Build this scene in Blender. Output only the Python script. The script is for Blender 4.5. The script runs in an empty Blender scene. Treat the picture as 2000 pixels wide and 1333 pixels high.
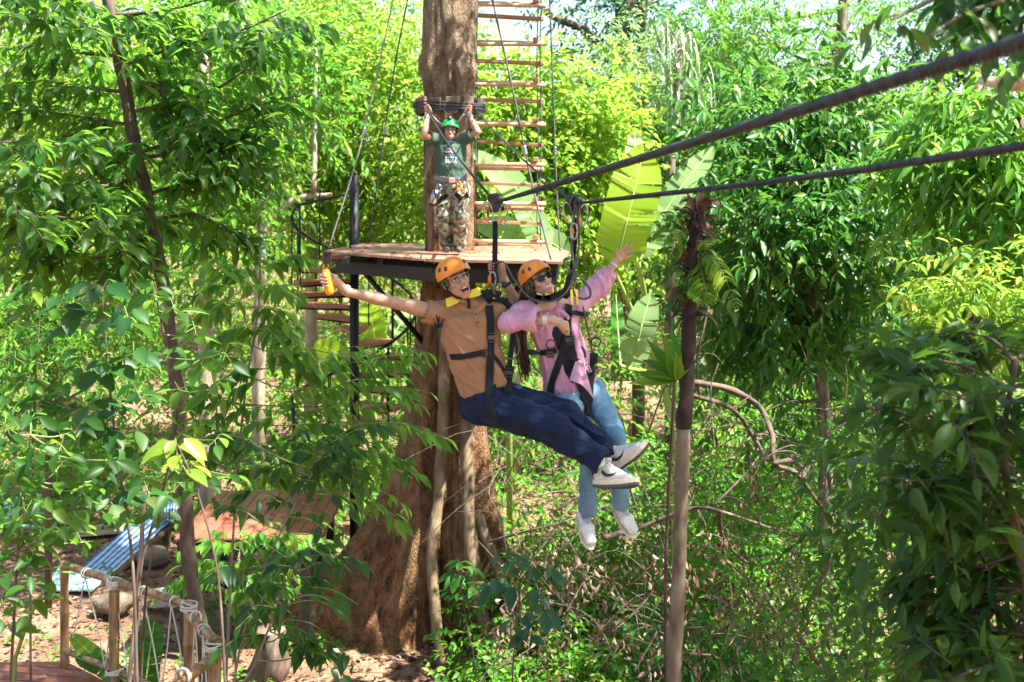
import bpy, math, random
import numpy as np
from mathutils import Vector, Matrix, noise
from mathutils.bvhtree import BVHTree

# ------------------------------------------------------------------ camera, sky, sun, exposure
SC = bpy.context.scene
COL = SC.collection
FPX, HZ, EYE = 2222.0, 350.0, 5.6          # focal length in photo pixels, horizon row, eye height
cam_data = bpy.data.cameras.new('camera')
cam = bpy.data.objects.new('camera', cam_data)
COL.objects.link(cam)
cam.location = (0, 0, EYE)
cam.rotation_euler = (math.radians(90), 0, 0)
cam_data.lens = 40.0
cam_data.sensor_width = 36.0
cam_data.shift_y = -(666.5 - HZ) / 2000.0
cam_data.clip_start = 0.05
cam_data.clip_end = 500
cam_data.dof.use_dof = True
cam_data.dof.focus_distance = 7.3
cam_data.dof.aperture_fstop = 3.6
SC.camera = cam

SUN_EL, SUN_AZ = math.radians(60), math.radians(112)   # azimuth measured from +Y towards +X
world = bpy.data.worlds.new('World')
SC.world = world
world.use_nodes = True
wn = world.node_tree
for n in list(wn.nodes):
    wn.nodes.remove(n)
sky = wn.nodes.new('ShaderNodeTexSky')
sky.sky_type = 'NISHITA'
sky.sun_disc = False
sky.sun_elevation = SUN_EL
sky.sun_rotation = SUN_AZ
sky.air_density = 1.0
sky.dust_density = 2.5
bgn = wn.nodes.new('ShaderNodeBackground')
bgn.inputs['Strength'].default_value = 0.078
wout = wn.nodes.new('ShaderNodeOutputWorld')
wn.links.new(sky.outputs[0], bgn.inputs[0])
wn.links.new(bgn.outputs[0], wout.inputs[0])

sl = bpy.data.lights.new('sun', 'SUN')
sl.energy = 5.0
sl.angle = math.radians(0.53)
sl.color = (1.0, 0.965, 0.90)
sun = bpy.data.objects.new('sun', sl)
COL.objects.link(sun)
to_sun = Vector((math.sin(SUN_AZ) * math.cos(SUN_EL), math.cos(SUN_AZ) * math.cos(SUN_EL), math.sin(SUN_EL)))
sun.rotation_euler = to_sun.to_track_quat('Z', 'Y').to_euler()
sun.location = to_sun * 60

SC.view_settings.view_transform = 'Standard'
SC.view_settings.look = 'None'
SC.view_settings.exposure = 2.45
SC.view_settings.gamma = 1.0
SC.view_settings.use_curve_mapping = False
cy = SC.cycles
cy.max_bounces = 7
cy.diffuse_bounces = 4
cy.glossy_bounces = 2
cy.transmission_bounces = 4
cy.transparent_max_bounces = 4
cy.caustics_reflective = False
cy.caustics_refractive = False
cy.use_denoising = True
cy.sample_clamp_indirect = 6.0

# ------------------------------------------------------------------ helpers
RNG = np.random.default_rng(7)
random.seed(7)


def P(px, py, Y):
    """World point seen at photo pixel (px, py) at depth Y."""
    return Vector(((px - 1000) / FPX * Y, Y, EYE + (HZ - py) / FPX * Y))


def new_mat(name):
    m = bpy.data.materials.new(name)
    m.use_nodes = True
    nt = m.node_tree
    for n in list(nt.nodes):
        nt.nodes.remove(n)
    out = nt.nodes.new('ShaderNodeOutputMaterial')
    b = nt.nodes.new('ShaderNodeBsdfPrincipled')
    nt.links.new(b.outputs[0], out.inputs[0])
    return m, nt, b, out


def N(nt, typ, **kw):
    n = nt.nodes.new(typ)
    for k, v in kw.items():
        setattr(n, k, v)
    return n


def ramp(nt, fac, stops, interp='LINEAR'):
    r = N(nt, 'ShaderNodeValToRGB')
    r.color_ramp.interpolation = interp
    els = r.color_ramp.elements
    while len(els) < len(stops):
        els.new(0.5)
    for e, (p, c) in zip(els, stops):
        e.position = p
        e.color = (*c, 1) if len(c) == 3 else c
    if fac is not None:
        nt.links.new(fac, r.inputs[0])
    return r.outputs[0]


def noisy(nt, scale, detail=4, coord='Object', vec_scale=(1, 1, 1), rough=0.55, dist=0.0):
    tc = N(nt, 'ShaderNodeTexCoord')
    mp = N(nt, 'ShaderNodeMapping')
    mp.inputs['Scale'].default_value = vec_scale
    nt.links.new(tc.outputs[coord], mp.inputs[0])
    no = N(nt, 'ShaderNodeTexNoise')
    no.inputs['Scale'].default_value = scale
    no.inputs['Detail'].default_value = detail
    no.inputs['Roughness'].default_value = rough
    no.inputs['Distortion'].default_value = dist
    nt.links.new(mp.outputs[0], no.inputs['Vector'])
    return no.outputs['Fac']


def bump(nt, b, h, strength=0.3, dist=0.01):
    bp = N(nt, 'ShaderNodeBump')
    bp.inputs['Strength'].default_value = strength
    bp.inputs['Distance'].default_value = dist
    nt.links.new(h, bp.inputs['Height'])
    nt.links.new(bp.outputs[0], b.inputs['Normal'])


def simple(name, c0, c1=None, rough=0.6, scale=8, vs=(1, 1, 1), metal=0.0, bstr=0.0, bdist=0.005, bscale=None, spec=0.5, stops=None, per_obj=0.0):
    m, nt, b, out = new_mat(name)
    c1 = c1 or tuple(x * 0.7 for x in c0)
    f = noisy(nt, scale, vec_scale=vs)
    col = ramp(nt, f, stops or [(0.3, c0), (0.7, c1)])
    if per_obj:
        oi = N(nt, 'ShaderNodeObjectInfo')
        mr = N(nt, 'ShaderNodeMapRange')
        mr.inputs[3].default_value = 1 - per_obj
        mr.inputs[4].default_value = 1 + per_obj
        nt.links.new(oi.outputs['Random'], mr.inputs[0])
        hs = N(nt, 'ShaderNodeHueSaturation')
        nt.links.new(mr.outputs[0], hs.inputs['Value'])
        nt.links.new(col, hs.inputs['Color'])
        col = hs.outputs[0]
    nt.links.new(col, b.inputs['Base Color'])
    b.inputs['Roughness'].default_value = rough
    b.inputs['Metallic'].default_value = metal
    b.inputs['Specular IOR Level'].default_value = spec
    if bstr:
        f2 = noisy(nt, bscale or scale * 3, vec_scale=vs, detail=5)
        bump(nt, b, f2, bstr, bdist)
    return m


def leaf_mat(name, stops, transl=(0.25, 0.42, 0.03), tmix=0.4, rough=0.38, vein=0.35, spec=0.5):
    """Leaf: colour differs leaf by leaf, paler underside, midrib and side veins, light shining through."""
    m, nt, b, out = new_mat(name)
    L = nt.links
    oi = N(nt, 'ShaderNodeObjectInfo')
    ge = N(nt, 'ShaderNodeNewGeometry')
    ad = N(nt, 'ShaderNodeMath', operation='ADD')
    L.new(oi.outputs['Random'], ad.inputs[0])
    L.new(ge.outputs['Random Per Island'], ad.inputs[1])
    fr = N(nt, 'ShaderNodeMath', operation='FRACT')
    L.new(ad.outputs[0], fr.inputs[0])
    col = ramp(nt, fr.outputs[0], stops)
    # veins from the leaf's own uv
    uv = N(nt, 'ShaderNodeUVMap')
    sx = N(nt, 'ShaderNodeSeparateXYZ')
    L.new(uv.outputs[0], sx.inputs[0])
    a = N(nt, 'ShaderNodeMath', operation='SUBTRACT')
    L.new(sx.outputs[0], a.inputs[0]); a.inputs[1].default_value = 0.5
    ab = N(nt, 'ShaderNodeMath', operation='ABSOLUTE')
    L.new(a.outputs[0], ab.inputs[0])
    mid = N(nt, 'ShaderNodeMapRange')
    mid.inputs[1].default_value = 0.0; mid.inputs[2].default_value = 0.045
    mid.inputs[3].default_value = 1.0; mid.inputs[4].default_value = 0.0
    L.new(ab.outputs[0], mid.inputs[0])
    vv = N(nt, 'ShaderNodeMath', operation='MULTIPLY_ADD')
    L.new(ab.outputs[0], vv.inputs[0]); vv.inputs[1].default_value = -0.9
    L.new(sx.outputs[1], vv.inputs[2])
    sn = N(nt, 'ShaderNodeMath', operation='MULTIPLY')
    L.new(vv.outputs[0], sn.inputs[0]); sn.inputs[1].default_value = 56.0
    si = N(nt, 'ShaderNodeMath', operation='SINE')
    L.new(sn.outputs[0], si.inputs[0])
    sm = N(nt, 'ShaderNodeMapRange')
    sm.inputs[1].default_value = 0.8; sm.inputs[2].default_value = 1.0
    sm.inputs[3].default_value = 0.0; sm.inputs[4].default_value = 0.45
    L.new(si.outputs[0], sm.inputs[0])
    mx = N(nt, 'ShaderNodeMath', operation='MAXIMUM')
    L.new(mid.outputs[0], mx.inputs[0]); L.new(sm.outputs[0], mx.inputs[1])
    mv = N(nt, 'ShaderNodeMath', operation='MULTIPLY')
    L.new(mx.outputs[0], mv.inputs[0]); mv.inputs[1].default_value = vein
    hs = N(nt, 'ShaderNodeHueSaturation')
    hs.inputs['Value'].default_value = 1.9
    hs.inputs['Saturation'].default_value = 0.8
    L.new(col, hs.inputs['Color'])
    mc = N(nt, 'ShaderNodeMix', data_type='RGBA')
    L.new(mv.outputs[0], mc.inputs[0])
    L.new(col, mc.inputs[6]); L.new(hs.outputs[0], mc.inputs[7])
    # paler, duller underside
    us = N(nt, 'ShaderNodeHueSaturation')
    us.inputs['Value'].default_value = 1.25
    us.inputs['Saturation'].default_value = 0.8
    L.new(mc.outputs[2], us.inputs['Color'])
    mu = N(nt, 'ShaderNodeMix', data_type='RGBA')
    L.new(ge.outputs['Backfacing'], mu.inputs[0])
    L.new(mc.outputs[2], mu.inputs[6]); L.new(us.outputs[0], mu.inputs[7])
    L.new(mu.outputs[2], b.inputs['Base Color'])
    b.inputs['Roughness'].default_value = rough
    b.inputs['Specular IOR Level'].default_value = spec
    tr = N(nt, 'ShaderNodeBsdfTranslucent')
    tcol = N(nt, 'ShaderNodeMix', data_type='RGBA')
    tcol.inputs[0].default_value = 0.45
    tcol.inputs[6].default_value = (*transl, 1)
    L.new(hs.outputs[0], tcol.inputs[7])
    L.new(tcol.outputs[2], tr.inputs[0])
    ms = N(nt, 'ShaderNodeMixShader')
    ms.inputs[0].default_value = tmix
    L.new(b.outputs[0], ms.inputs[1]); L.new(tr.outputs[0], ms.inputs[2])
    L.new(ms.outputs[0], out.inputs[0])
    return m


def tag(o, label=None, cat=None, group=None, kind=None):
    if label: o['label'] = label
    if cat: o['category'] = cat
    if group: o['group'] = group
    if kind: o['kind'] = kind
    return o


def thing(name, label, cat, loc=(0, 0, 0), group=None):
    o = bpy.data.objects.new(name, None)
    COL.objects.link(o)
    o.location = loc
    o.empty_display_size = 0.2
    return tag(o, label, cat, group)


def world_loc(o):
    v = Vector((0, 0, 0))
    while o is not None:
        v += Vector(o.location)
        o = o.parent
    return v


def link(name, me, parent=None, mat=None):
    o = bpy.data.objects.new(name, me)
    COL.objects.link(o)
    if parent is not None:
        o.parent = parent
    if mat is not None:
        for m in (mat if isinstance(mat, (list, tuple)) else [mat]):
            me.materials.append(m)
    return o


def np_mesh(name, V, faces_list, smooth=True, uv=None, matidx=None):
    """faces_list: list of int arrays (n, k), each with one k."""
    me = bpy.data.meshes.new(name)
    V = np.asarray(V, np.float32)
    me.vertices.add(len(V))
    me.vertices.foreach_set('co', V.ravel())
    idx = np.concatenate([f.ravel() for f in faces_list]).astype(np.int32)
    tot = np.concatenate([np.full(len(f), f.shape[1], np.int32) for f in faces_list])
    st = np.concatenate([[0], np.cumsum(tot)[:-1]]).astype(np.int32)
    me.loops.add(len(idx))
    me.loops.foreach_set('vertex_index', idx)
    me.polygons.add(len(tot))
    me.polygons.foreach_set('loop_start', st)
    if smooth:
        me.polygons.foreach_set('use_smooth', np.ones(len(tot), bool))
    if matidx is not None:
        me.polygons.foreach_set('material_index', np.asarray(matidx, np.int32))
    if uv is not None:
        ul = me.uv_layers.new(name='UVMap')
        ul.data.foreach_set('uv', np.asarray(uv, np.float32)[idx].ravel())
    me.update(calc_edges=True)
    return me


class MB:
    """Collects shapes in world coordinates and links them as ONE mesh object."""
    def __init__(s):
        s.v, s.f, s.sm = [], [], []

    def add(s, V, F, smooth=False):
        o = len(s.v)
        s.v.extend([tuple(x) for x in V])
        for f in F:
            s.f.append(tuple(i + o for i in f)); s.sm.append(smooth)
        return s

    def box(s, c, size, R=None, bev=0.0):
        hx, hy, hz = size[0] / 2, size[1] / 2, size[2] / 2
        c = Vector(c)
        R = R or Matrix.Identity(3)
        b = min(bev, hx * .8, hy * .8, hz * .8)
        if b <= 0:
            V = [c + R @ Vector((x, y, z)) for x in (-hx, hx) for y in (-hy, hy) for z in (-hz, hz)]
            F = [(0, 1, 3, 2), (4, 6, 7, 5), (0, 4, 5, 1), (2, 3, 7, 6), (0, 2, 6, 4), (1, 5, 7, 3)]
            return s.add(V, F)
        V, F = [], []
        ring = [(-hx + b, -hy), (hx - b, -hy), (hx, -hy + b), (hx, hy - b), (hx - b, hy), (-hx + b, hy), (-hx, hy - b), (-hx, -hy + b)]
        inn = [(x * (hx - b) / hx, y * (hy - b) / hy) for x, y in ring]
        for z, rr in ((-hz, inn), (-hz + b, ring), (hz - b, ring), (hz, inn)):
            V += [c + R @ Vector((x, y, z)) for x, y in rr]
        for k in range(3):
            for i in range(8):
                j = (i + 1) % 8
                F.append((k * 8 + i, k * 8 + j, k * 8 + 8 + j, k * 8 + 8 + i))
        F.append(tuple(range(7, -1, -1))); F.append(tuple(range(24, 32)))
        return s.add(V, F)

    def tube(s, pts, r, n=8, cap=True, wob=0.0, seed=0):
        pts = [Vector(p) for p in pts]
        m = len(pts)
        rr = [r] * m if isinstance(r, (int, float)) else list(r)
        if len(rr) != m:
            rr = [rr[0] + (rr[-1] - rr[0]) * i / (m - 1) for i in range(m)]
        V, F = [], []
        ref = None
        for i, p in enumerate(pts):
            t = (pts[min(i + 1, m - 1)] - pts[max(i - 1, 0)]).normalized()
            if ref is None:
                ref = t.orthogonal().normalized()
            ref = (ref - t * ref.dot(t))
            ref = ref.normalized() if ref.length > 1e-6 else t.orthogonal().normalized()
            bi = t.cross(ref)
            for k in range(n):
                a = 2 * math.pi * k / n
                q = rr[i] * (1 + (wob * noise.noise(Vector((p.x * 7 + seed, p.z * 7, a * 1.3))) if wob else 0))
                V.append(p + (ref * math.cos(a) + bi * math.sin(a)) * q)
        for i in range(m - 1):
            for k in range(n):
                k2 = (k + 1) % n
                F.append((i * n + k, i * n + k2, i * n + n + k2, i * n + n + k))
        if cap:
            F.append(tuple(range(n - 1, -1, -1))); F.append(tuple(range((m - 1) * n, m * n)))
        return s.add(V, F, True)

    def ribbon(s, pts, normals, w, th=0.003):
        pts = [Vector(p) for p in pts]
        m = len(pts)
        ww = [w] * m if isinstance(w, (int, float)) else list(w)
        V, F = [], []
        for i, p in enumerate(pts):
            t = (pts[min(i + 1, m - 1)] - pts[max(i - 1, 0)]).normalized()
            nn = Vector(normals[i]) if isinstance(normals, list) else Vector(normals)
            nn = (nn - t * nn.dot(t)).normalized()
            sd = t.cross(nn)
            for a, b in ((-1, -1), (1, -1), (1, 1), (-1, 1)):
                V.append(p + sd * a * ww[i] / 2 + nn * b * th / 2)
        for i in range(m - 1):
            for k in range(4):
                k2 = (k + 1) % 4
                F.append((i * 4 + k, i * 4 + 4 + k, i * 4 + 4 + k2, i * 4 + k2))
        F.append((0, 1, 2, 3)); F.append(tuple(m * 4 - 1 - i for i in range(4)))
        return s.add(V, F)

    def ball(s, c, r, nu=10, nv=7, R=None):
        c = Vector(c)
        rx, ry, rz = (r, r, r) if isinstance(r, (int, float)) else r
        R = R or Matrix.Identity(3)
        V = [c + R @ Vector((0, 0, rz))]
        for j in range(1, nv):
            ph = math.pi * j / nv
            for i in range(nu):
                a = 2 * math.pi * i / nu
                V.append(c + R @ Vector((rx * math.sin(ph) * math.cos(a), ry * math.sin(ph) * math.sin(a), rz * math.cos(ph))))
        V.append(c + R @ Vector((0, 0, -rz)))
        F = [(0, 1 + i, 1 + (i + 1) % nu) for i in range(nu)]
        for j in range(nv - 2):
            for i in range(nu):
                a, b = 1 + j * nu + i, 1 + j * nu + (i + 1) % nu
                F.append((a, a + nu, b + nu, b))
        e = len(V) - 1
        F += [(e, 1 + (nv - 2) * nu + (i + 1) % nu, 1 + (nv - 2) * nu + i) for i in range(nu)]
        return s.add(V, F, True)

    def prism(s, poly, z0, z1):
        n = len(poly)
        V = [(x, y, z0) for x, y in poly] + [(x, y, z1) for x, y in poly]
        F = [tuple(range(n - 1, -1, -1)), tuple(range(n, 2 * n))]
        F += [(i, (i + 1) % n, n + (i + 1) % n, n + i) for i in range(n)]
        return s.add(V, F)

    def build(s, name, mat, parent=None):
        off = world_loc(parent) if parent is not None else Vector((0, 0, 0))
        me = bpy.data.meshes.new(name)
        me.from_pydata([(x - off.x, y - off.y, z - off.z) for x, y, z in s.v], [], s.f)
        me.polygons.foreach_set('use_smooth', s.sm)
        me.update()
        return link(name, me, parent, mat)


def bez(pts, n=8):
    """Catmull-Rom through pts, n samples per span."""
    pts = [Vector(p) for p in pts]
    if len(pts) < 3:
        return [pts[0].lerp(pts[-1], i / n) for i in range(n + 1)]
    out = []
    ext = [pts[0] * 2 - pts[1]] + pts + [pts[-1] * 2 - pts[-2]]
    for i in range(1, len(ext) - 2):
        a, b, c, d = ext[i - 1], ext[i], ext[i + 1], ext[i + 2]
        for k in range(n):
            t = k / n
            out.append(0.5 * ((2 * b) + (c - a) * t + (2 * a - 5 * b + 4 * c - d) * t * t + (3 * b - a - 3 * c + d) * t ** 3))
    out.append(pts[-1])
    return out


def lerpr(r0, r1, n):
    return [r0 + (r1 - r0) * i / (n - 1) for i in range(n)]


# ------------------------------------------------------------------ leaves
def leaf_template(stations, wpos=0.42, fold=0.18, droop=0.22, tipsharp=1.0):
    """Leaf of unit length along +y, unit width; returns verts, tri faces, quad faces, uv."""
    V, UV = [(0, 0, 0)], [(0.5, 0)]
    ys = [(i + 1) / (stations + 1) for i in range(stations)]
    for y in ys:
        t = y / wpos if y < wpos else (1 - y) / (1 - wpos)
        w = 0.5 * math.sin(min(1, t) * math.pi / 2) ** (0.8 if y < wpos else tipsharp)
        z = -droop * y * y
        V += [(-w, y, z + fold * w), (0, y, z), (w, y, z + fold * w)]
        UV += [(0.5 - w, y), (0.5, y), (0.5 + w, y)]
    V.append((0, 1, -droop)); UV.append((0.5, 1))
    T, Q = [(0, 2, 1), (0, 3, 2)], []
    for k in range(stations - 1):
        a = 1 + 3 * k
        Q += [(a, a + 1, a + 4, a + 3), (a + 1, a + 2, a + 5, a + 4)]
    a, e = 1 + 3 * (stations - 1), len(V) - 1
    T += [(a, a + 1, e), (a + 1, a + 2, e)]
    return (np.array(V, np.float32), np.array(T), np.array(Q) if Q else None, np.array(UV, np.float32))


LT1 = leaf_template(1, wpos=0.5)
LT2 = leaf_template(2)
LT3 = leaf_template(3)
LT5 = leaf_template(5, tipsharp=1.1)
LTBIG = leaf_template(7, wpos=0.5, droop=0.18, fold=0.22)
LTLONG = leaf_template(4, wpos=0.35, droop=0.3, tipsharp=1.3)


def norm_rows(a):
    return a / np.maximum(np.linalg.norm(a, axis=1, keepdims=True), 1e-9)


def leaf_frames(d, u):
    d = norm_rows(d)
    s = norm_rows(np.cross(d, u))
    n = np.cross(s, d)
    return s, d, n


def leaves_mesh(name, tpl, pos, d, up, ln, wd):
    V, T, Q, UV = tpl
    s, d, n = leaf_frames(d, up)
    k, m = len(V), len(pos)
    W = (pos[:, None, :] + s[:, None, :] * (V[None, :, 0:1] * wd[:, None, None])
         + d[:, None, :] * (V[None, :, 1:2] * ln[:, None, None]) + n[:, None, :] * (V[None, :, 2:3] * ln[:, None, None]))
    base = (np.arange(m) * k)[:, None, None]
    fl = [(T[None] + base).reshape(-1, 3)]
    if Q is not None:
        fl.append((Q[None] + base).reshape(-1, 4))
    return np_mesh(name, W.reshape(-1, 3), fl, True, np.tile(UV, (m, 1)))


def template_mesh(name, tpl, ratio, mat):
    V, T, Q, UV = tpl
    V = V * np.array([ratio, 1, 1], np.float32)
    me = np_mesh(name, V, [T] + ([Q] if Q is not None else []), True, UV)
    me.materials.append(mat)
    return me


def twig_leaves(rng, base, dirs, tlen, per, llen, ratio, droop=0.35, flat=0.6, jitter=0.35, spread=0.9):
    """Alternate leaves along straight twigs. base, dirs (n,3), tlen (n,). Returns pos, d, up, ln, wd."""
    n = len(base)
    t = (np.arange(per) + 0.6) / per
    side_sign = np.where(np.arange(per) % 2 == 0, 1.0, -1.0)
    dirs = norm_rows(dirs)
    upv = np.tile(np.array([[0, 0, 1.0]]), (n, 1)) + rng.normal(0, 0.25, (n, 3))
    side = norm_rows(np.cross(dirs, upv))
    sag = -0.25 * (t ** 2)
    pos = base[:, None, :] + dirs[:, None, :] * (t[None, :, None] * tlen[:, None, None])
    pos[:, :, 2] += sag[None, :] * tlen[:, None]
    tipf = np.where(t > 0.97 - 0.5 / per, 1.0, 0.0)
    d = dirs[:, None, :] * (0.55 + 0.9 * tipf)[None, :, None] + side[:, None, :] * (side_sign * spread * (1 - tipf))[None, :, None]
    d = d + rng.normal(0, jitter, (n, per, 3))
    d[:, :, 2] -= droop
    up = np.zeros((n, per, 3)); up[:, :, 2] = 1
    up = up + rng.normal(0, 1 - flat, (n, per, 3))
    ln = llen * rng.uniform(0.65, 1.2, (n, per))
    pos = pos.reshape(-1, 3); d = d.reshape(-1, 3); up = up.reshape(-1, 3); ln = ln.reshape(-1)
    return pos, d, up, ln, ln * ratio * rng.uniform(0.85, 1.15, len(ln))


def crown_twigs(rng, c, rad, n, clumps=14, tight=0.3, shell=0.55, down=-0.15):
    """Twig starts in clumps through an ellipsoid, pointing outward; gaps stay between the clumps."""
    cc = norm_rows(rng.normal(0, 1, (clumps, 3))) * rng.uniform(shell, 1.0, (clumps, 1))
    cc[:, 2] = np.where(cc[:, 2] < -0.55, -0.55 + 0.3 * rng.random(clumps), cc[:, 2])
    w = rng.uniform(0.5, 1.5, clumps)
    pick = rng.choice(clumps, n, p=w / w.sum())
    q = cc[pick] + rng.normal(0, tight, (n, 3)) * rng.uniform(0.6, 1.3, clumps)[pick][:, None]
    out = norm_rows(q * 0.6 + (q - cc[pick]) * 1.2)
    d = out * 0.9 + rng.normal(0, 0.45, (n, 3))
    d[:, 2] += down
    return np.array(c)[None] + q * np.array(rad)[None], d


def put_leaf_objects(parent, me, sel, arr, name='leaf'):
    pos, d, up, ln, wd = arr
    off = np.array(world_loc(parent))
    s, dd, n = leaf_frames(d[sel], up[sel])
    for i, k in enumerate(sel):
        o = bpy.data.objects.new(name, me)
        COL.objects.link(o)
        o.parent = parent
        L = float(ln[k]); W = float(wd[k])
        M = Matrix(((s[i, 0] * W, dd[i, 0] * L, n[i, 0] * L, pos[k, 0] - off[0]),
                    (s[i, 1] * W, dd[i, 1] * L, n[i, 1] * L, pos[k, 1] - off[1]),
                    (s[i, 2] * W, dd[i, 2] * L, n[i, 2] * L, pos[k, 2] - off[2]),
                    (0, 0, 0, 1)))
        o.matrix_basis = M


def in_view(pos, margin=30):
    px = 1000 + pos[:, 0] / np.maximum(pos[:, 1], .1) * FPX
    py = HZ + (EYE - pos[:, 2]) / np.maximum(pos[:, 1], .1) * FPX
    return (px > -margin) & (px < 2000 + margin) & (py > -margin) & (py < 1333 + margin) & (pos[:, 1] > 0.5)


def prune(arr, zones, seed=3):
    """Leave out leaves in gaps of the plant; zones = (x0, x1, y0, y1, share kept) in photo pixels."""
    pos = arr[0] + norm_rows(arr[1]) * arr[3][:, None] * .6
    px = 1000 + pos[:, 0] / pos[:, 1] * FPX
    py = HZ + (EYE - pos[:, 2]) / pos[:, 1] * FPX
    u = np.random.default_rng(seed).random(len(px))
    k = np.ones(len(px), bool)
    for x0, x1, y0, y1, s in zones:
        k &= ~((px > x0) & (px < x1) & (py > y0) & (py < y1) & (u >= s))
    return tuple(v[k] for v in arr)


def foliage(parent, arr, mat, n_parts=0, part_tpl=LT5, tpl=LT2, name='foliage', gaps=()):
    """Largest leaves in view as parts sharing one mesh, the rest joined as one part."""
    if gaps:
        arr = prune(arr, gaps)
    pos, d, up, ln, wd = arr
    n = len(pos)
    sel = np.array([], int)
    if n_parts:
        score = np.where(in_view(pos), ln / np.maximum(pos[:, 1], .5), -1)
        # spread over the plant: nearer half first, then random
        order = np.argsort(-(score * np.random.default_rng(1).uniform(0.8, 1.0, n)))
        order = order[score[order] > 0]
        sel = order[:n_parts]
        put_leaf_objects(parent, template_mesh('leaf', part_tpl, 1.0, mat), sel, arr)
    keep = np.ones(n, bool); keep[sel] = False
    if keep.sum():
        off = np.array(world_loc(parent))
        me = leaves_mesh(name, tpl, pos[keep] - off, d[keep], up[keep], ln[keep], wd[keep])
        o = link(name, me, parent, mat)
        o['kind'] = 'stuff'


def cat(*arrs):
    return tuple(np.concatenate([a[i] for a in arrs]) for i in range(5))


def along(path, n, rng, jitter=0.0):
    """n random points on a polyline with its tangent."""
    pts = np.array([tuple(p) for p in path])
    seg = np.linalg.norm(np.diff(pts, axis=0), axis=1)
    cum = np.concatenate([[0], np.cumsum(seg)])
    s = np.sort(rng.uniform(0, cum[-1], n))
    i = np.clip(np.searchsorted(cum, s, side='right') - 1, 0, len(seg) - 1)
    f = (s - cum[i]) / seg[i]
    p = pts[i] * (1 - f[:, None]) + pts[i + 1] * f[:, None]
    t = norm_rows(pts[i + 1] - pts[i])
    return p + rng.normal(0, jitter, p.shape), t
# ------------------------------------------------------------------ materials
M = {}
M['bark'] = None
def bark_mat():
    m, nt, b, out = new_mat('bark')
    L = nt.links
    tc = N(nt, 'ShaderNodeTexCoord')
    mp = N(nt, 'ShaderNodeMapping'); mp.inputs['Scale'].default_value = (1, 1, .48)
    L.new(tc.outputs['Object'], mp.inputs[0])
    n1 = N(nt, 'ShaderNodeTexNoise'); n1.inputs['Scale'].default_value = 7; n1.inputs['Detail'].default_value = 9; n1.inputs['Roughness'].default_value = .72
    L.new(mp.outputs[0], n1.inputs['Vector'])
    c1 = ramp(nt, n1.outputs[0], [(0.34, (.030, .015, .008)), (0.45, (.13, .058, .025)), (0.56, (.24, .118, .05)), (0.70, (.34, .21, .115))])
    # pale lichen flecks and moss patches
    n2 = noisy(nt, 55, 3, vec_scale=(1, 1, .45))
    f2 = ramp(nt, n2, [(0.60, (0, 0, 0)), (0.68, (1, 1, 1))])
    mx = N(nt, 'ShaderNodeMix', data_type='RGBA')
    ml = N(nt, 'ShaderNodeMath', operation='MULTIPLY'); ml.inputs[1].default_value = .5
    L.new(f2, ml.inputs[0]); L.new(ml.outputs[0], mx.inputs[0])
    L.new(c1, mx.inputs[6]); mx.inputs[7].default_value = (.36, .31, .22, 1)
    n3 = noisy(nt, 1.7, 5, vec_scale=(1, 1, .35))
    f3 = ramp(nt, n3, [(0.46, (0, 0, 0)), (0.62, (1, 1, 1))])
    mm = N(nt, 'ShaderNodeMath', operation='MULTIPLY'); mm.inputs[1].default_value = .38
    L.new(f3, mm.inputs[0])
    my = N(nt, 'ShaderNodeMix', data_type='RGBA')
    L.new(mm.outputs[0], my.inputs[0]); L.new(mx.outputs[2], my.inputs[6]); my.inputs[7].default_value = (.13, .125, .05, 1)
    n4 = noisy(nt, 2.4, 4, vec_scale=(1, 1, .25), dist=.6)
    c4 = ramp(nt, n4, [(.32, (.45, .40, .38)), (.5, (.95, .93, .9)), (.66, (1.25, 1.22, 1.15))])
    mz = N(nt, 'ShaderNodeMix', data_type='RGBA', blend_type='MULTIPLY'); mz.inputs[0].default_value = .9
    L.new(my.outputs[2], mz.inputs[6]); L.new(c4, mz.inputs[7])
    # older bark high up is greyer and paler than the reddish buttress
    sz = N(nt, 'ShaderNodeSeparateXYZ'); L.new(tc.outputs['Object'], sz.inputs[0])
    hz = N(nt, 'ShaderNodeMapRange'); hz.inputs[1].default_value = 3.6; hz.inputs[2].default_value = 6.6; hz.inputs[4].default_value = .85
    L.new(sz.outputs[2], hz.inputs[0])
    hm = N(nt, 'ShaderNodeMath', operation='MULTIPLY'); L.new(hz.outputs[0], hm.inputs[0])
    f5 = ramp(nt, n1.outputs[0], [(.35, (.35, .35, .35)), (.6, (1, 1, 1))]); L.new(f5, hm.inputs[1])
    c5 = ramp(nt, n1.outputs[0], [(.3, (.075, .056, .035)), (.5, (.20, .158, .10)), (.7, (.33, .275, .18))])
    mg = N(nt, 'ShaderNodeMix', data_type='RGBA'); L.new(hm.outputs[0], mg.inputs[0]); L.new(mz.outputs[2], mg.inputs[6]); L.new(c5, mg.inputs[7])
    L.new(mg.outputs[2], b.inputs['Base Color'])
    b.inputs['Roughness'].default_value = .85
    b.inputs['Specular IOR Level'].default_value = .25
    h = N(nt, 'ShaderNodeMath', operation='ADD')
    L.new(n1.outputs[0], h.inputs[0]); L.new(n2, h.inputs[1])
    bump(nt, b, h.outputs[0], 1.0, .05)
    return m
M['bark'] = bark_mat()
M['root_bark'] = simple('root_bark', (.25, .18, .10), rough=.88, scale=10, vs=(1, 1, .3), bstr=.7, bdist=.012, stops=[(.3, (.045, .028, .014)), (.5, (.135, .088, .044)), (.7, (.23, .17, .09))])
M['bark_grey'] = simple('bark_grey', (.16, .125, .09), rough=.9, scale=14, vs=(1, 1, .3), bstr=.5, bdist=.01, stops=[(.3, (.07, .05, .035)), (.5, (.17, .13, .095)), (.7, (.27, .22, .17))])
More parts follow.
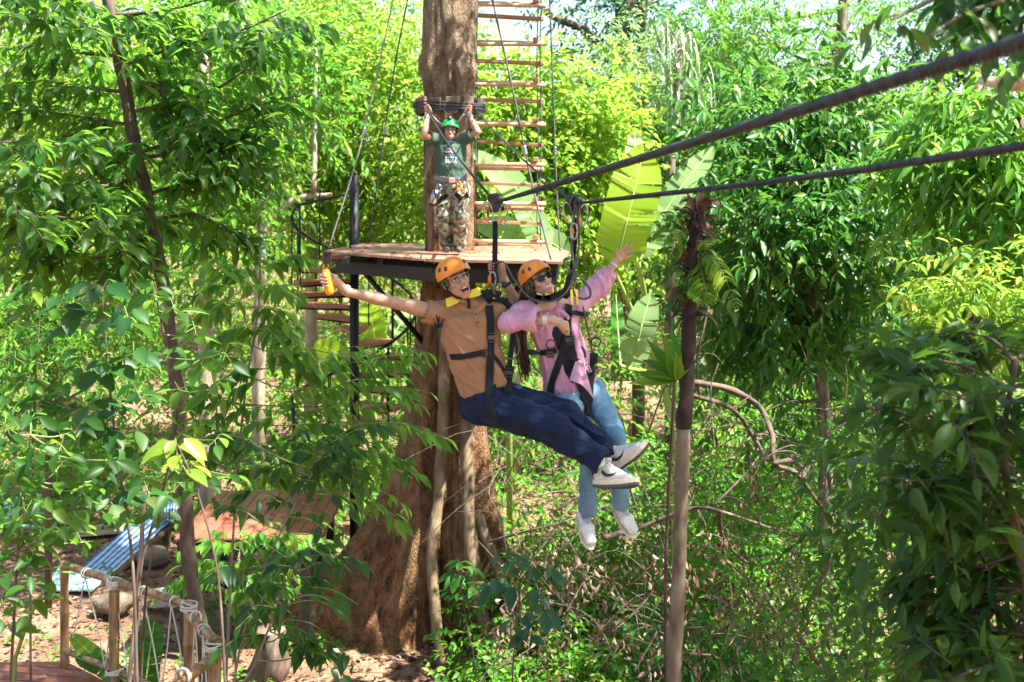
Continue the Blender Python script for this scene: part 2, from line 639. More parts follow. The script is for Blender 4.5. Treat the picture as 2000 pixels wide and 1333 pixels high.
M['bark_brown'] = simple('bark_brown', (.12, .07, .045), rough=.85, scale=16, vs=(1, 1, .3), bstr=.5, bdist=.008, stops=[(.3, (.035, .024, .016)), (.55, (.095, .062, .042)), (.75, (.17, .13, .09))])
M['bark_pale'] = simple('bark_pale', (.42, .33, .24), rough=.85, scale=9, vs=(1, 1, .35), bstr=.4, bdist=.01, stops=[(.3, (.22, .14, .09)), (.5, (.40, .31, .22)), (.7, (.55, .48, .38))])
M['twig'] = simple('twig', (.17, .12, .08), rough=.9, scale=30, per_obj=.25, stops=[(.3, (.045, .031, .022)), (.55, (.10, .073, .052)), (.75, (.21, .165, .12))])
M['dead_leaf'] = leaf_mat('dead_leaf', [(0, (.055, .028, .017)), (.4, (.11, .058, .034)), (.75, (.18, .105, .062)), (1, (.32, .22, .14))], transl=(.2, .1, .04), tmix=.15, rough=.7, vein=.15, spec=.2)
def deck_mat(name, a, b_, c):
    m, nt, b, out = new_mat(name)
    f = noisy(nt, 3.0, 6, vec_scale=(1, 9, 9), rough=.6)
    col = ramp(nt, f, [(.3, a), (.5, b_), (.72, c)])
    oi = N(nt, 'ShaderNodeObjectInfo')
    mr = N(nt, 'ShaderNodeMapRange'); mr.inputs[3].default_value = .72; mr.inputs[4].default_value = 1.28
    nt.links.new(oi.outputs['Random'], mr.inputs[0])
    hs = N(nt, 'ShaderNodeHueSaturation'); nt.links.new(mr.outputs[0], hs.inputs['Value']); nt.links.new(col, hs.inputs['Color'])
    nt.links.new(hs.outputs[0], b.inputs['Base Color'])
    b.inputs['Roughness'].default_value = .42
    bump(nt, b, f, .25, .004)
    return m
M['deck'] = deck_mat('deck_timber', (.17, .048, .027), (.26, .078, .046), (.34, .13, .085))
M['deck_pale'] = deck_mat('deck_timber_pale', (.25, .105, .065), (.35, .17, .11), (.46, .27, .19))  # paler tone of the deck timber, used for the upper platform planks
def bamboo_mat():
    m, nt, b, out = new_mat('bamboo')
    f = noisy(nt, 7, 5, vec_scale=(3, 3, .6))
    col = ramp(nt, f, [(.25, (.085, .04, .017)), (.45, (.20, .105, .042)), (.6, (.30, .18, .078)), (.8, (.40, .28, .14))])
    nt.links.new(col, b.inputs['Base Color'])
    b.inputs['Roughness'].default_value = .38
    bump(nt, b, f, .2, .003)
    return m
M['bamboo'] = bamboo_mat()
M['steel_black'] = simple('black_steel', (.006, .006, .007), (.012, .011, .011), rough=.5, scale=6, bstr=.05, spec=.3)
M['steel'] = simple('steel', (.42, .42, .43), (.3, .3, .31), rough=.35, metal=1.0, scale=30)
M['rope_white'] = simple('white_rope', (.62, .58, .48), (.45, .41, .32), rough=.9, scale=90, bstr=.6, bscale=160, bdist=.003)
M['rope_dark'] = simple('dark_rope', (.05, .055, .05), (.10, .10, .09), rough=.9, scale=60)
M['log'] = simple('pale_log', (.52, .33, .17), rough=.7, scale=6, vs=(.6, 4, 4), stops=[(.3, (.36, .19, .085)), (.55, (.55, .36, .19)), (.75, (.66, .49, .30))], per_obj=.15)
M['plank_red'] = simple('red_plank', (.26, .105, .055), (.36, .18, .11), rough=.65, scale=5, vs=(.6, 5, 5), per_obj=.2)
M['plank_dark'] = simple('dark_plank', (.11, .065, .045), (.20, .13, .09), rough=.75, scale=5, vs=(1, 1, 4), bstr=.4, per_obj=.2)
M['concrete'] = simple('concrete', (.45, .43, .39), (.30, .28, .24), rough=.9, scale=7, bstr=.4, bdist=.01)
M['board'] = simple('bare_board', (.60, .47, .33), (.42, .30, .19), rough=.85, scale=2.5, bstr=.3, per_obj=.1)
M['tarp'] = simple('teal_tarp', (.30, .52, .46), (.42, .62, .55), rough=.5, scale=3)
M['stone'] = simple('stone', (.085, .058, .038), (.16, .12, .085), rough=.9, scale=7, bstr=.8, bdist=.03)

def ground_mat():
    m, nt, b, out = new_mat('forest_soil')
    L = nt.links
    n1 = noisy(nt, .9, 8, rough=.7)
    n2 = noisy(nt, 26, 4)
    c1 = ramp(nt, n1, [(.3, (.095, .052, .030)), (.5, (.19, .118, .074)), (.7, (.30, .215, .14))])
    c2 = ramp(nt, n2, [(.35, (.55, .5, .5)), (.6, (1.15, 1.1, 1.05))])
    mx = N(nt, 'ShaderNodeMix', data_type='RGBA', blend_type='MULTIPLY'); mx.inputs[0].default_value = .8
    L.new(c1, mx.inputs[6]); L.new(c2, mx.inputs[7])
    L.new(mx.outputs[2], b.inputs['Base Color'])
    b.inputs['Roughness'].default_value = .95
    b.inputs['Specular IOR Level'].default_value = .15
    bump(nt, b, n2, .8, .05)
    return m
M['soil'] = ground_mat()

# ------------------------------------------------------------------ ground
def ground_z(x, y):
    """Level yard on the left, a gully with bank on the right, forest floor rising far behind."""
    z = 0.10 * noise.noise(Vector((x * .35, y * .35, 1.3))) + .035 * noise.noise(Vector((x * 1.7, y * 1.7, 7.1)))
    g = max(0.0, min(1.0, (x - 1.2) / 2.2))
    g = g * g * (3 - 2 * g)
    z -= 0.5 * g * max(0, min(1, (15 - y) / 3))
    z += 0.045 * max(0, y - 24)
    return z


def make_ground():
    # graded grid: fine around the yard, coarse to the horizon
    xs = np.concatenate([-np.geomspace(14, 200, 24)[::-1], np.arange(-13.8, 13.9, .2), np.geomspace(14, 200, 24)])
    ys = np.concatenate([-np.geomspace(1, 200, 20)[::-1], np.arange(-.8, 30, .25), np.geomspace(30.5, 260, 24)])
    V = np.array([(x, y, ground_z(x, y)) for y in ys for x in xs])
    nx, ny = len(xs), len(ys)
    i, j = np.meshgrid(np.arange(nx - 1), np.arange(ny - 1))
    a = (j * nx + i).ravel()
    me = np_mesh('ground', V, [np.stack([a, a + 1, a + nx + 1, a + nx], 1)])
    o = link('ground', me, None, M['soil'])
    tag(o, 'brown forest floor of bare soil under the platforms', kind='structure')
make_ground()

# fallen leaves on the floor: nobody could count them
def make_litter():
    rng = np.random.default_rng(3)
    n = 16000
    y = rng.uniform(11.5, 24, n)
    x = rng.uniform(-.5, .5, n) * y * 1.0
    z = np.array([ground_z(a, b) for a, b in zip(x, y)]) + rng.uniform(.005, .04, n)
    d = rng.normal(0, 1, (n, 3)); d[:, 2] *= .25
    u = rng.normal(0, .35, (n, 3)); u[:, 2] += 1
    ln = rng.uniform(.05, .15, n)
    me = leaves_mesh('fallen_leaves', LT1, np.stack([x, y, z], 1), d, u, ln, ln * .5)
    o = link('fallen_leaves', me, None, M['dead_leaf'])
    tag(o, 'dry brown fallen leaves scattered over the bare soil', kind='stuff')
make_litter()

def deck_litter():
    rng = np.random.default_rng(13)
    n = 70
    x = np.concatenate([rng.uniform(-3.9, -2.4, 34), rng.uniform(-2.0, .4, 22), rng.uniform(-4.6, -3.6, 14)])
    y = np.concatenate([rng.uniform(13.4, 15.2, 34), rng.uniform(12.9, 15.4, 22), rng.uniform(8.6, 9.4, 14)])
    z = np.concatenate([np.full(34, EYE - 4.2), np.full(22, EYE - .9), np.full(14, EYE - 4.1)]) + .02
    d = rng.normal(0, 1, (n, 3)); d[:, 2] *= .08
    u = rng.normal(0, .2, (n, 3)); u[:, 2] += 1
    ln = rng.uniform(.06, .13, n)
    o = link('fallen_leaves', leaves_mesh('fallen_leaves', LT3, np.stack([x, y, z], 1), d, u, ln, ln * .5), None, M['dead_leaf'])
    tag(o, 'few dry leaves fallen on the timber decks', kind='stuff')
deck_litter()

# ------------------------------------------------------------------ the big buttressed tree
TX, TY = (878 - 1000) / FPX * 14.3, 14.3
def big_tree():
    t = thing('rainforest_tree', 'huge buttressed tree trunk rising through the upper platform', 'tree', (TX, TY, 0))
    nth, zs = 192, np.concatenate([np.linspace(-.25, 3.2, 70), np.linspace(3.28, 10.5, 90)])
    fins = [  # angle (deg, 0=+x, -90 = towards the camera), reach at ground, height decay, width
        (188, 2.0, 1.21, .22), (-125, .50, 1.3, .22), (-62, .62, 1.7, .17), (-15, .75, 1.5, .24), (50, .9, 1.2, .25), (115, 1.1, 1.2, .25), (-150, .75, .9, .3)]
    V = []
    for z in zs:
        base = .325 + .015 * math.sin(z * 1.1) + .10 * math.exp(-max(z, 0) / 1.9) - .035 * max(0, min(1, (z - 3.2) / 1.6))
        if z > 7.0:
            base += .03 * max(0, min(1, (z - 7.0) / .3))
        for k in range(nth):
            th = 2 * math.pi * k / nth
            r = base
            for fa, reach, dec, wd in fins:
                dth = (th - math.radians(fa) + math.pi) % (2 * math.pi) - math.pi
                A = reach * math.exp(-max(z, -.3) / dec)
                w = wd * (1 + .9 * math.exp(-max(0, z) / .5) * .2) + .14 * max(0, min(1, z / 3))
                r += A * math.exp(-(dth / w) ** 2)
            p = Vector((math.cos(th) * 1.3, math.sin(th) * 1.3, z * .45))
            r += .035 * noise.noise(p * 1.6) + .016 * noise.noise(Vector((math.cos(th) * 6, math.sin(th) * 6, z * 1.2))) + .006 * noise.noise(Vector((math.cos(th) * 16, math.sin(th) * 16, z * 4)))
            gr = math.exp(-max(z, 0) / 2.4)
            r += gr * (.13 * noise.noise(Vector((math.cos(th) * 2.4 + 3, math.sin(th) * 2.4, z * .22))) - .07 * max(0, 1 - 3.2 * abs(noise.noise(Vector((math.cos(th) * 3.4, math.sin(th) * 3.4 + 5, z * .16))))))
            # burl knots near the top
            for (ba, bz, bh, bw) in ((-48, 6.95, .11, .26), (-150, 7.0, .09, .25), (-95, 6.2, .02, .15)):
                dth = (th - math.radians(ba) + math.pi) % (2 * math.pi) - math.pi
                e = (dth * .34 / bw) ** 2 + ((z - bz) / bw) ** 2
                r += bh * math.exp(-e * 1.6) * (1 + .35 * math.sin(14 * math.sqrt(e + .01)))
            V.append((r * math.cos(th), r * math.sin(th), z))
    nz = len(zs)
    i, j = np.meshgrid(np.arange(nth), np.arange(nz - 1))
    a = (j * nth + i).ravel(); b = (j * nth + (i + 1) % nth).ravel()
    me = np_mesh('trunk', V, [np.stack([a, b, b + nth, a + nth], 1)])
    link('trunk', me, t, M['bark'])
    # loose roots running down the front to the soil
    roots = [
        [(868, 640, 13.9), (866, 800, 13.75), (858, 960, 13.55), (843, 1075, 13.35), (850, 1190, 13.2), (862, 1300, 13.0)],
        [(905, 700, 13.9), (912, 860, 13.7), (915, 1000, 13.5), (925, 1120, 13.3), (950, 1230, 13.05), (990, 1340, 12.7)],
        [(930, 1000, 13.55), (990, 1150, 13.2), (1060, 1230, 12.9), (1150, 1320, 12.6)]]
    for q, pts in enumerate(roots):
        pp = bez([P(*p) for p in pts], 8)
        r0, r1 = ((.075, .06), (.085, .07), (.06, .05), (.09, .06))[q]
        MB().tube(pp, lerpr(r0, r1, len(pp)), 10, wob=.35, seed=q).build('root', M['root_bark'], t)
    return t
TREE = big_tree()

# collar of timber blocks with wire rope round the trunk
def tree_collar():
    z = P(0, 205, 13.9).z
    t = thing('anchor_collar', 'ring of dark timber blocks strapped round the big trunk above the guide', 'collar', (TX, TY, z - .1))
    for k in range(12):
        a = 2 * math.pi * k / 12 + .12
        R = Matrix.Rotation(a, 3, 'Z')
        MB().box((TX + .405 * math.cos(a), TY + .405 * math.sin(a), z + .012 * math.sin(k * 2.1)), (.05, .15, .2), R, .006).build('block', M['plank_dark'], t)
    for k in range(4):
        pts = []
        for i in range(41):
            a = 2 * math.pi * i / 40
            pts.append((TX + (.444 + .006 * (k % 2)) * math.cos(a), TY + (.444 + .006 * (k % 2)) * math.sin(a), z + .03 - .028 * k + .015 * math.sin(a * 2 + k)))
        MB().tube(pts, .011, 6, cap=False).build('wire_rope', M['cable'], t)
def wire_mat():
    m, nt, b, out = new_mat('wire_rope')
    f = noisy(nt, 20, 3)
    col = ramp(nt, f, [(.3, (.016, .020, .022)), (.7, (.040, .049, .054))])
    nt.links.new(col, b.inputs['Base Color'])
    b.inputs['Roughness'].default_value = .55
    b.inputs['Metallic'].default_value = .3
    return m
M['cable'] = wire_mat()
M['cable_far'] = M['cable']
tree_collar()

# ------------------------------------------------------------------ upper platform
PZ = EYE - .9
def clip_poly(poly, ylo, yhi):
    def half(pl, yc, keep_above):
        o = []
        for i in range(len(pl)):
            a, b = pl[i], pl[(i + 1) % len(pl)]
            ia, ib = ((a[1] >= yc) == keep_above), ((b[1] >= yc) == keep_above)
            if ia: o.append(a)
            if ia != ib:
                f = (yc - a[1]) / (b[1] - a[1])
                o.append((a[0] + (b[0] - a[0]) * f, yc))
        return o
    p = half(poly, ylo, True)
    return half(p, yhi, False) if len(p) > 2 else []

def platform():
    def q(px, py):
        Y = FPX * (EYE - PZ) / (py - HZ)
        return ((px - 1000) / FPX * Y, Y)
    poly = [q(634, 491), q(848, 507), q(1098, 511), q(1112, 492), q(1060, 476.5), q(705, 476)]
    t = thing('treetop_platform', 'upper red timber platform on black steel frame round the big trunk', 'platform', (TX, TY, PZ - .3))
    y0, y1 = min(p[1] for p in poly), max(p[1] for p in poly)
    w = .145
    k = 0
    y = y0
    while y < y1:
        pl = clip_poly(poly, y, min(y + w - .008, y1))
        if len(pl) > 2:
            MB().prism(pl, PZ - .03 + .002 * (k % 2), PZ + .002 * (k % 3)).build('plank', M['deck_pale'], t)
        y += w; k += 1
    # steel edge beams, pulled in a little under the deck
    c = Vector((sum(p[0] for p in poly) / 6, sum(p[1] for p in poly) / 6, 0))
    ins = [Vector((x, y, 0)) + (c - Vector((x, y, 0))).normalized() * .16 for x, y in poly]
    for i in range(6):
        a, b = ins[i], ins[(i + 1) % 6]
        d = (b - a)
        R = Matrix.Rotation(math.atan2(d.y, d.x), 3, 'Z')
        m = (a + b) / 2
        MB().box((m.x, m.y, PZ - .19), (d.length, .06, .15), R).build('edge_beam', M['steel_black'], t)
    for f in np.linspace(.12, .88, 6):
        x = poly[0][0] + (poly[2][0] - poly[0][0]) * f
        MB().box((x, (y0 + y1) / 2 + .35, PZ - .075), (.06, (y1 - y0) * .62, .08)).build('joist', M['steel_black'], t)
    for f in np.linspace(.2, .8, 3):
        yy = y0 + .9 + (y1 - y0 - 1.2) * f
        MB().box((TX + .2, yy, PZ - .19), (2.2, .07, .12)).build('bearer', M['steel_black'], t)
    # braces from the bearers to the trunk
    for sx in (-1, 1):
        MB().tube([(TX + sx * 1.0, TY - .5, PZ - .24), (TX + sx * .3, TY - .15, PZ - 1.15)], .035, 8).build('brace', M['steel_black'], t)
platform()

# ------------------------------------------------------------------ spiral stair
def spiral_stair():
    SX, SY = (692 - 1000) / FPX * 15.6, 15.6
    t = thing('spiral_staircase', 'black spiral staircase with red wooden treads left of the big trunk', 'staircase', (SX, SY, 0))
    MB().tube([(SX, SY, 0), (SX, SY, P(0, 341, 15.6).z)], .064, 20).build('pole', M['steel_black'], t)
    MB().tube([(SX, SY, P(0, 341, 15.6).z), (SX, SY, P(0, 341, 15.6).z + .012)], .067, 20).build('cap', M['steel_black'], t)
    ztop = PZ - .12
    nt_, step, da = 17, .185, math.radians(27)
    a0 = math.radians(-100)
    rails, posts = [], []
    R_ = .84
    def ang(k): return a0 - da * k              # from the camera side over the left, back, right
    for k in range(nt_):
        a, z = ang(k), ztop - step * k
        pl = [(SX + .07 * math.cos(a - .5), SY + .07 * math.sin(a - .5))]
        for f in np.linspace(-.27, .27, 5):
            pl.append((SX + (R_ - .02) * math.cos(a + f), SY + (R_ - .02) * math.sin(a + f)))
        pl.append((SX + .07 * math.cos(a + .5), SY + .07 * math.sin(a + .5)))
        MB().prism(pl, z - .022, z + .022).build('tread', M['deck'], t)
        b = MB()
        for s in (-.25, .25):
            b.tube([(SX + .06 * math.cos(a), SY + .06 * math.sin(a), z - .04), (SX + R_ * .97 * math.cos(a + s * .9), SY + R_ * .97 * math.sin(a + s * .9), z - .04)], .014, 6)
        b.build('bracket', M['steel_black'], t)
        for f in (-.25, .25):
            px_, py_ = SX + R_ * math.cos(a + f), SY + R_ * math.sin(a + f)
            zz = z - step * (-f / .54)
            if f < 0 or k % 2 == 0:
                MB().tube([(px_, py_, z - .03), (px_, py_, zz + .97)], .0105, 6).build('baluster', M['steel_black'], t)
    pts = []
    for i in range((nt_ - 1) * 6 + 4):
        k = i / 6 - .4
        pts.append((SX + R_ * math.cos(ang(k)), SY + R_ * math.sin(ang(k)), ztop - step * k + .97))
    # the rail swings in to the pole at its head
    pts = bez([(SX + .03, SY - .07, P(0, 374, 15.5).z), (SX - .22, SY - .35, P(0, 385, 15.5).z), pts[12]], 6)[:-1] + pts[12:]
    MB().tube(pts, .021, 8).build('handrail', M['steel_black'], t)
spiral_stair()

# ------------------------------------------------------------------ lower deck
def lower_deck():
    z = EYE - 4.2
    x0, x1, y0, y1 = -3.95, -2.3, 13.3, 15.35
    t = thing('lower_deck', 'lower red slatted deck on black steel legs beside the tree buttress', 'platform', ((x0 + x1) / 2, (y0 + y1) / 2, 0))
    k, x = 0, x0
    while x < x1 - .05:
        for (ya, yb) in ((y0, y0 + .98), (y0 + .99, y1)):
            MB().box((x + .068, (ya + yb) / 2, z - .014 + .003 * ((k * 7) % 3)), (.134, yb - ya - .006, .028), None, .004).build('plank', M['deck'], t)
        x += .143; k += 1
    for yy in (y0 + .05, (y0 + y1) / 2, y1 - .05):
        MB().box(((x0 + x1) / 2, yy, z - .1), (x1 - x0 - .06, .05, .14)).build('bearer', M['steel_black'], t)
    for yy in np.linspace(y0 + .3, y1 - .3, 6):
        MB().box((x1 - .2, yy, z - .055), (.32, .05, .05)).build('joist', M['steel_black'], t)
    MB().box((x1 - .045, (y0 + y1) / 2, z - .17), (.05, y1 - y0 - .15, .1)).build('side_beam', M['steel_black'], t)
    for xx, yy in ((x0 + .1, y0 + .12), (x1 - .13, y0 + .12), (x0 + .1, y1 - .12), (x1 - .13, y1 - .12), (x1 - .13, (y0 + y1) / 2)):
        MB().box((xx, yy, (z - .17) / 2 - .05), (.1, .1, z - .17 + .1)).build('leg', M['steel_black'], t)
lower_deck()

# ------------------------------------------------------------------ hanging ladder of logs and planks
def hanging_ladder():
    Y = 15.3
    t = thing('rope_ladder', 'tall hanging ladder of pale logs and red planks right of the big trunk', 'ladder', P(992, 484, Y))
    for i, py in enumerate((472, 398, 320, 243, 165, 86, 10, -60)):
        a, b = P(921, py - 1 + (i % 3), Y - .1), P(1066, py + 2 - (i % 2), Y - .1)
        n = 9
        l = MB().tube([a.lerp(b, k / n) for k in range(n + 1)], [.028 + .004 * noise.noise(Vector((k * .9, i * 3.1, 0))) for k in range(n + 1)], 8)
        l.build('log', M['log'], t)
        if py > -40:
            d = -6 if py < 300 else 7
            a, b = P(923, py + d + 2, Y + .16), P(1062, py + d + 4, Y + .16)
            MB().tube([a.lerp(b, k / n) for k in range(n + 1)], .026, 8).build('log', M['log'], t)
        MB().box(P(1046, py - 8, Y - .1), (.075, .1, .06), None, .008).build('block', M['plank_red'], t)
    for i, py in enumerate((435, 360, 280, 197, 122, 34, -20)):
        c = P(993, py, Y)
        R = Matrix.Rotation(math.radians(1.5 + (i % 3)), 3, 'Y')
        MB().box(c, (.95, .16, .042), R, .005).build('plank', M['plank_red'], t)
        MB().tube([P(1057, py + 5, Y - .09), P(1057, py + 5, Y + .02)], .022, 8).build('spacer', M['plank_dark'], t)
    for px, dy in ((929, -.09), (932, .1), (1050, .1), (1056, -.09)):
        pp = [P(px + 1.5 * math.sin(k * 1.3), -90 + k * 58, Y + dy) for k in range(11)]
        MB().tube(pp, .0085, 6).build('rope', M['rope_dark'], t)
hanging_ladder()

# stay ropes that hang the platform from above
def stays():
    S = [((800, -20, 15.0), (771, 130, 15.2), (745, 300, 15.6), (721, 474, 15.9), 'thin dark stay rope falling to the platform behind the black pole', .011),
         ((772, -20, 14.3), (735, 150, 14.3), (700, 300, 14.3), (641, 488, 14.3), 'pale stay rope with turnbuckle falling to the left tip of the platform', .009),
         ((957, -20, 13.0), (1000, 170, 13.0), (1035, 340, 13.0), (1076, 508, 12.6), 'dark stay rope crossing in front of the hanging ladder', .0125),
         ((1073, -20, 14.3), (1080, 170, 14.3), (1086, 340, 14.3), (1094, 492, 14.2), 'dark stay rope just right of the hanging ladder', .0105)]
    for a, b, c, d, lab, r in S:
        pts = bez([P(*a), P(*b), P(*c), P(*d)], 10)
        t = thing('stay_rope', lab, 'rope', pts[-1], 'ropes that hold up the upper platform')
        MB().tube(pts, [r * (1 + .25 * math.sin(i * 2.3)) for i in range(len(pts))], 7).build('rope', M['rope_dark'] if 'dark' in lab else M['rope_grey'], t)
        k = len(pts) // 2 + 2
        q = MB()
        for j in range(3):
            q.ball(pts[k].lerp(pts[k + 1], j / 3), (r * 2.1, r * 2.1, r * 3.2), 8, 6)
        q.build('turnbuckle', M['steel'], t)
M['rope_grey'] = simple('grey_rope', (.28, .28, .26), (.16, .16, .15), rough=.9, scale=60)
stays()

# ------------------------------------------------------------------ zip-line cables
TR1, TR2 = P(968, 396, 7.3), P(1123, 398, 7.2)
def cables():
    for pts, lab, r in (
        ([P(830, 210, 13.9), P(905, 305, 10.2), TR1, P(1300, 295, 3.95), P(1640, 193, 2.55), P(2000, 83, 1.85), Vector((1.93, -6.0, 6.27))], 'upper thick grey steel zip line cable over the man in the tan shirt', .0165),
        ([P(925, 210, 13.9), P(1010, 294, 10.2), TR2, P(1450, 362, 4.9), P(1700, 330, 3.75), P(2000, 286, 2.9), Vector((2.61, -6.0, 6.2))], 'lower grey steel zip line cable over the woman in pink', .0142)):
        # straight in space, with the kink at the loaded trolley
        a, k, e = pts[0], pts[2], pts[-1]
        fall = [a.lerp(k, i / 12) - Vector((0, 0, .05 * math.sin(math.pi * i / 12))) for i in range(12)]
        rise = bez(pts[2:], 10)
        path = fall + rise
        t = thing('zip_line_cable', lab, 'cable', pts[0], 'zip line cables')
        k0 = len(fall)
        rad = [.62 if i < k0 else .62 + .38 * min(1, (i - k0) / 4) for i in range(len(path))]
        MB().tube(path, [r * .66 * v for v in rad], 10).build('core', M['cable'], t)
        # the strands of the rope: six wires wound round the core
        q = MB()
        cum = [0]
        for i in range(1, len(path)):
            cum.append(cum[-1] + (path[i] - path[i - 1]).length)
        tot = cum[-1]
        dense = []
        step = .012
        n = int(tot / step)
        j = 0
        for i in range(n + 1):
            s = min(i * step, tot - 1e-6)
            while cum[j + 1] < s: j += 1
            f = (s - cum[j]) / (cum[j + 1] - cum[j])
            dense.append((path[j].lerp(path[j + 1], f), (path[j + 1] - path[j]).normalized(), s, rad[j] * (1 - f) + rad[j + 1] * f))
        for w in range(6):
            pts2 = []
            for p, tg, s, q_ in dense:
                sd = tg.cross(Vector((0, 0, 1))).normalized()
                up = sd.cross(tg)
                an = s / .13 * 2 * math.pi + w * math.pi / 3
                pts2.append(p + (sd * math.cos(an) + up * math.sin(an)) * r * .66 * q_)
            MB().tube(pts2, [r * .36 * d_[3] for d_ in dense], 4, cap=False).build('strand', M['cable'], t)
cables()

# ------------------------------------------------------------------ bamboo railing and its deck, bottom left
def bamboo_pole(a, b, r, parent, name, node=.33):
    a, b = Vector(a), Vector(b)
    L = (b - a).length
    n = max(2, int(L / node))
    pts, rr = [], []
    for k in range(n):
        for f, s in ((0, 1.14), (.035, 1.0), (.5, .96), (.965, 1.0)):
            pts.append(a.lerp(b, (k + f) / n)); rr.append(r * s)
    pts.append(b); rr.append(r * 1.05)
    MB().tube(pts, rr, 12).build(name, M['bamboo'], parent)

def lashing(c, ax, r, parent, n=6, seed=0):
    """Rope wound round a joint."""
    ax = Vector(ax).normalized()
    o1 = ax.orthogonal().normalized(); o2 = ax.cross(o1)
    rnd = random.Random(seed)
    q = MB()
    for k in range(n):
        tilt = rnd.uniform(-.5, .5)
        sh = rnd.uniform(-.028, .028)
        pts = []
        for i in range(17):
            an = 2 * math.pi * i / 16
            pts.append(Vector(c) + ax * (sh + tilt * r * math.cos(an + k)) + (o1 * math.cos(an) + o2 * math.sin(an)) * r * rnd.uniform(1.1, 1.13))
        q.tube(pts, .0062, 6)
    q.build('lashing', M['rope_white'], parent)

def bamboo_rail():
    RZ, DZ = EYE - 3.27, EYE - 4.1
    def at(px, py, drop):
        Y = FPX * drop / (py - HZ)
        return P(px, py, Y)
    A, B, C_, D = at(126, 1108, 3.27), at(223, 1143, 3.27), at(369, 1188, 3.27), at(419, 1266, 3.27)
    t = thing('bamboo_railing', 'bamboo handrail laced with white rope at the edge of the lookout deck', 'railing', (A.x, A.y, DZ))
    for p, r, up in ((A, .036, .02), (B, .042, -.05), (C_, .04, .03), (D, .046, .05)):
        bamboo_pole((p.x, p.y, DZ - .35), (p.x, p.y, RZ + up), r, t, 'post', .3)
    e = (C_ - A).normalized()
    bamboo_pole(A - e * .03 + Vector((0, 0, .02)), C_ + e * .02 + Vector((0, 0, .02)), .031, t, 'top_rail', .36)
    bamboo_pole(C_ + Vector((0, 0, -.06)), D + Vector((.0, 0, .06)), .034, t, 'top_rail', .3)
    F_ = at(338, 1336, 3.27)
    F_ = F_ + (F_ - D) * 1.2
    bamboo_pole(D + Vector((.04, 0, -.03)), F_, .037, t, 'top_rail', .3)
    la, lb = Vector((A.x, A.y, DZ + .13)), Vector((C_.x, C_.y, DZ + .12))
    bamboo_pole(la, lb, .027, t, 'bottom_rail', .34)
    bamboo_pole(lb, Vector((D.x, D.y, DZ + .12)), .027, t, 'bottom_rail', .34)
    for k, p in enumerate((B, C_, D)):
        lashing((p.x, p.y, RZ + .01), (.1, .1, 1), .054, t, 6, k)
        lashing((p.x, p.y, DZ + .13), (.1, .2, 1), .058, t, 6, 9 + k)
    lashing(at(357, 1322, 3.27), (F_ - D), .046, t, 4, 31)
    # lacing between the rails
    tops = [A.lerp(C_, f) for f in (.19, .42, .66, .88)] + [C_.lerp(D, f) for f in (.3, .62, .9)]
    bots = [la.lerp(lb, f) for f in (.05, .36, .55, .8)] + [lb.lerp(Vector((D.x, D.y, DZ + .12)), f) for f in (.0, .45, .8)]
    zig = []
    for k in range(7):
        zig.append((tops[k], bots[k]))
        if k < 6: zig.append((tops[k], bots[k + 1]))
    for a, b in zig:
        m = a.lerp(b, .5) - Vector((0, 0, .01))
        pp = bez([a + Vector((0, -.035, 0)), m, b + Vector((0, -.03, 0))], 6)
        MB().tube(pp, .0062, 6).build('lacing', M['rope_white'], t)
    for k, p in enumerate(tops):
        lashing(p + Vector((0, 0, .01)), (C_ - A) if k < 4 else (D - C_), .036, t, 2, 50 + k)
    # deck
    dk = thing('lookout_deck', 'corner of the nearest red timber deck below the bamboo railing', 'deck', (-4.5, 8.9, DZ))
    poly = [(-9.5, 9.62), (A.x - .02, A.y + .09), (at(213, 1333, 4.1).x, at(213, 1333, 4.1).y), (-1.9, 7.4), (-9.5, 7.4)]
    u = Vector((.985, -.17)); v = Vector((.17, .985))
    rot = [(x * u.x + y * u.y, x * v.x + y * v.y) for x, y in poly]
    lo, hi = min(p[1] for p in rot), max(p[1] for p in rot)
    y = hi
    while y > lo:
        pl = clip_poly(rot, max(lo, y - .128), y - .006)
        if len(pl) > 2:
            w = [(a * u.x + b * v.x, a * u.y + b * v.y) for a, b in pl]
            MB().prism(w, DZ - .03, DZ).build('plank', M['deck'], dk)
        y -= .134
    MB().prism([(x * .995, y_ * .99) for x, y_ in poly], DZ - .16, DZ - .05).build('frame', M['steel_black'], dk)
    for x, y_ in ((-4.2, 9.3), (-3.2, 8.7), (-6.2, 9.2), (-3.6, 7.9)):
        MB().box((x, y_, (DZ - .17) / 2 - .1), (.1, .1, DZ - .17 + .2)).build('leg', M['steel_black'], dk)
bamboo_rail()

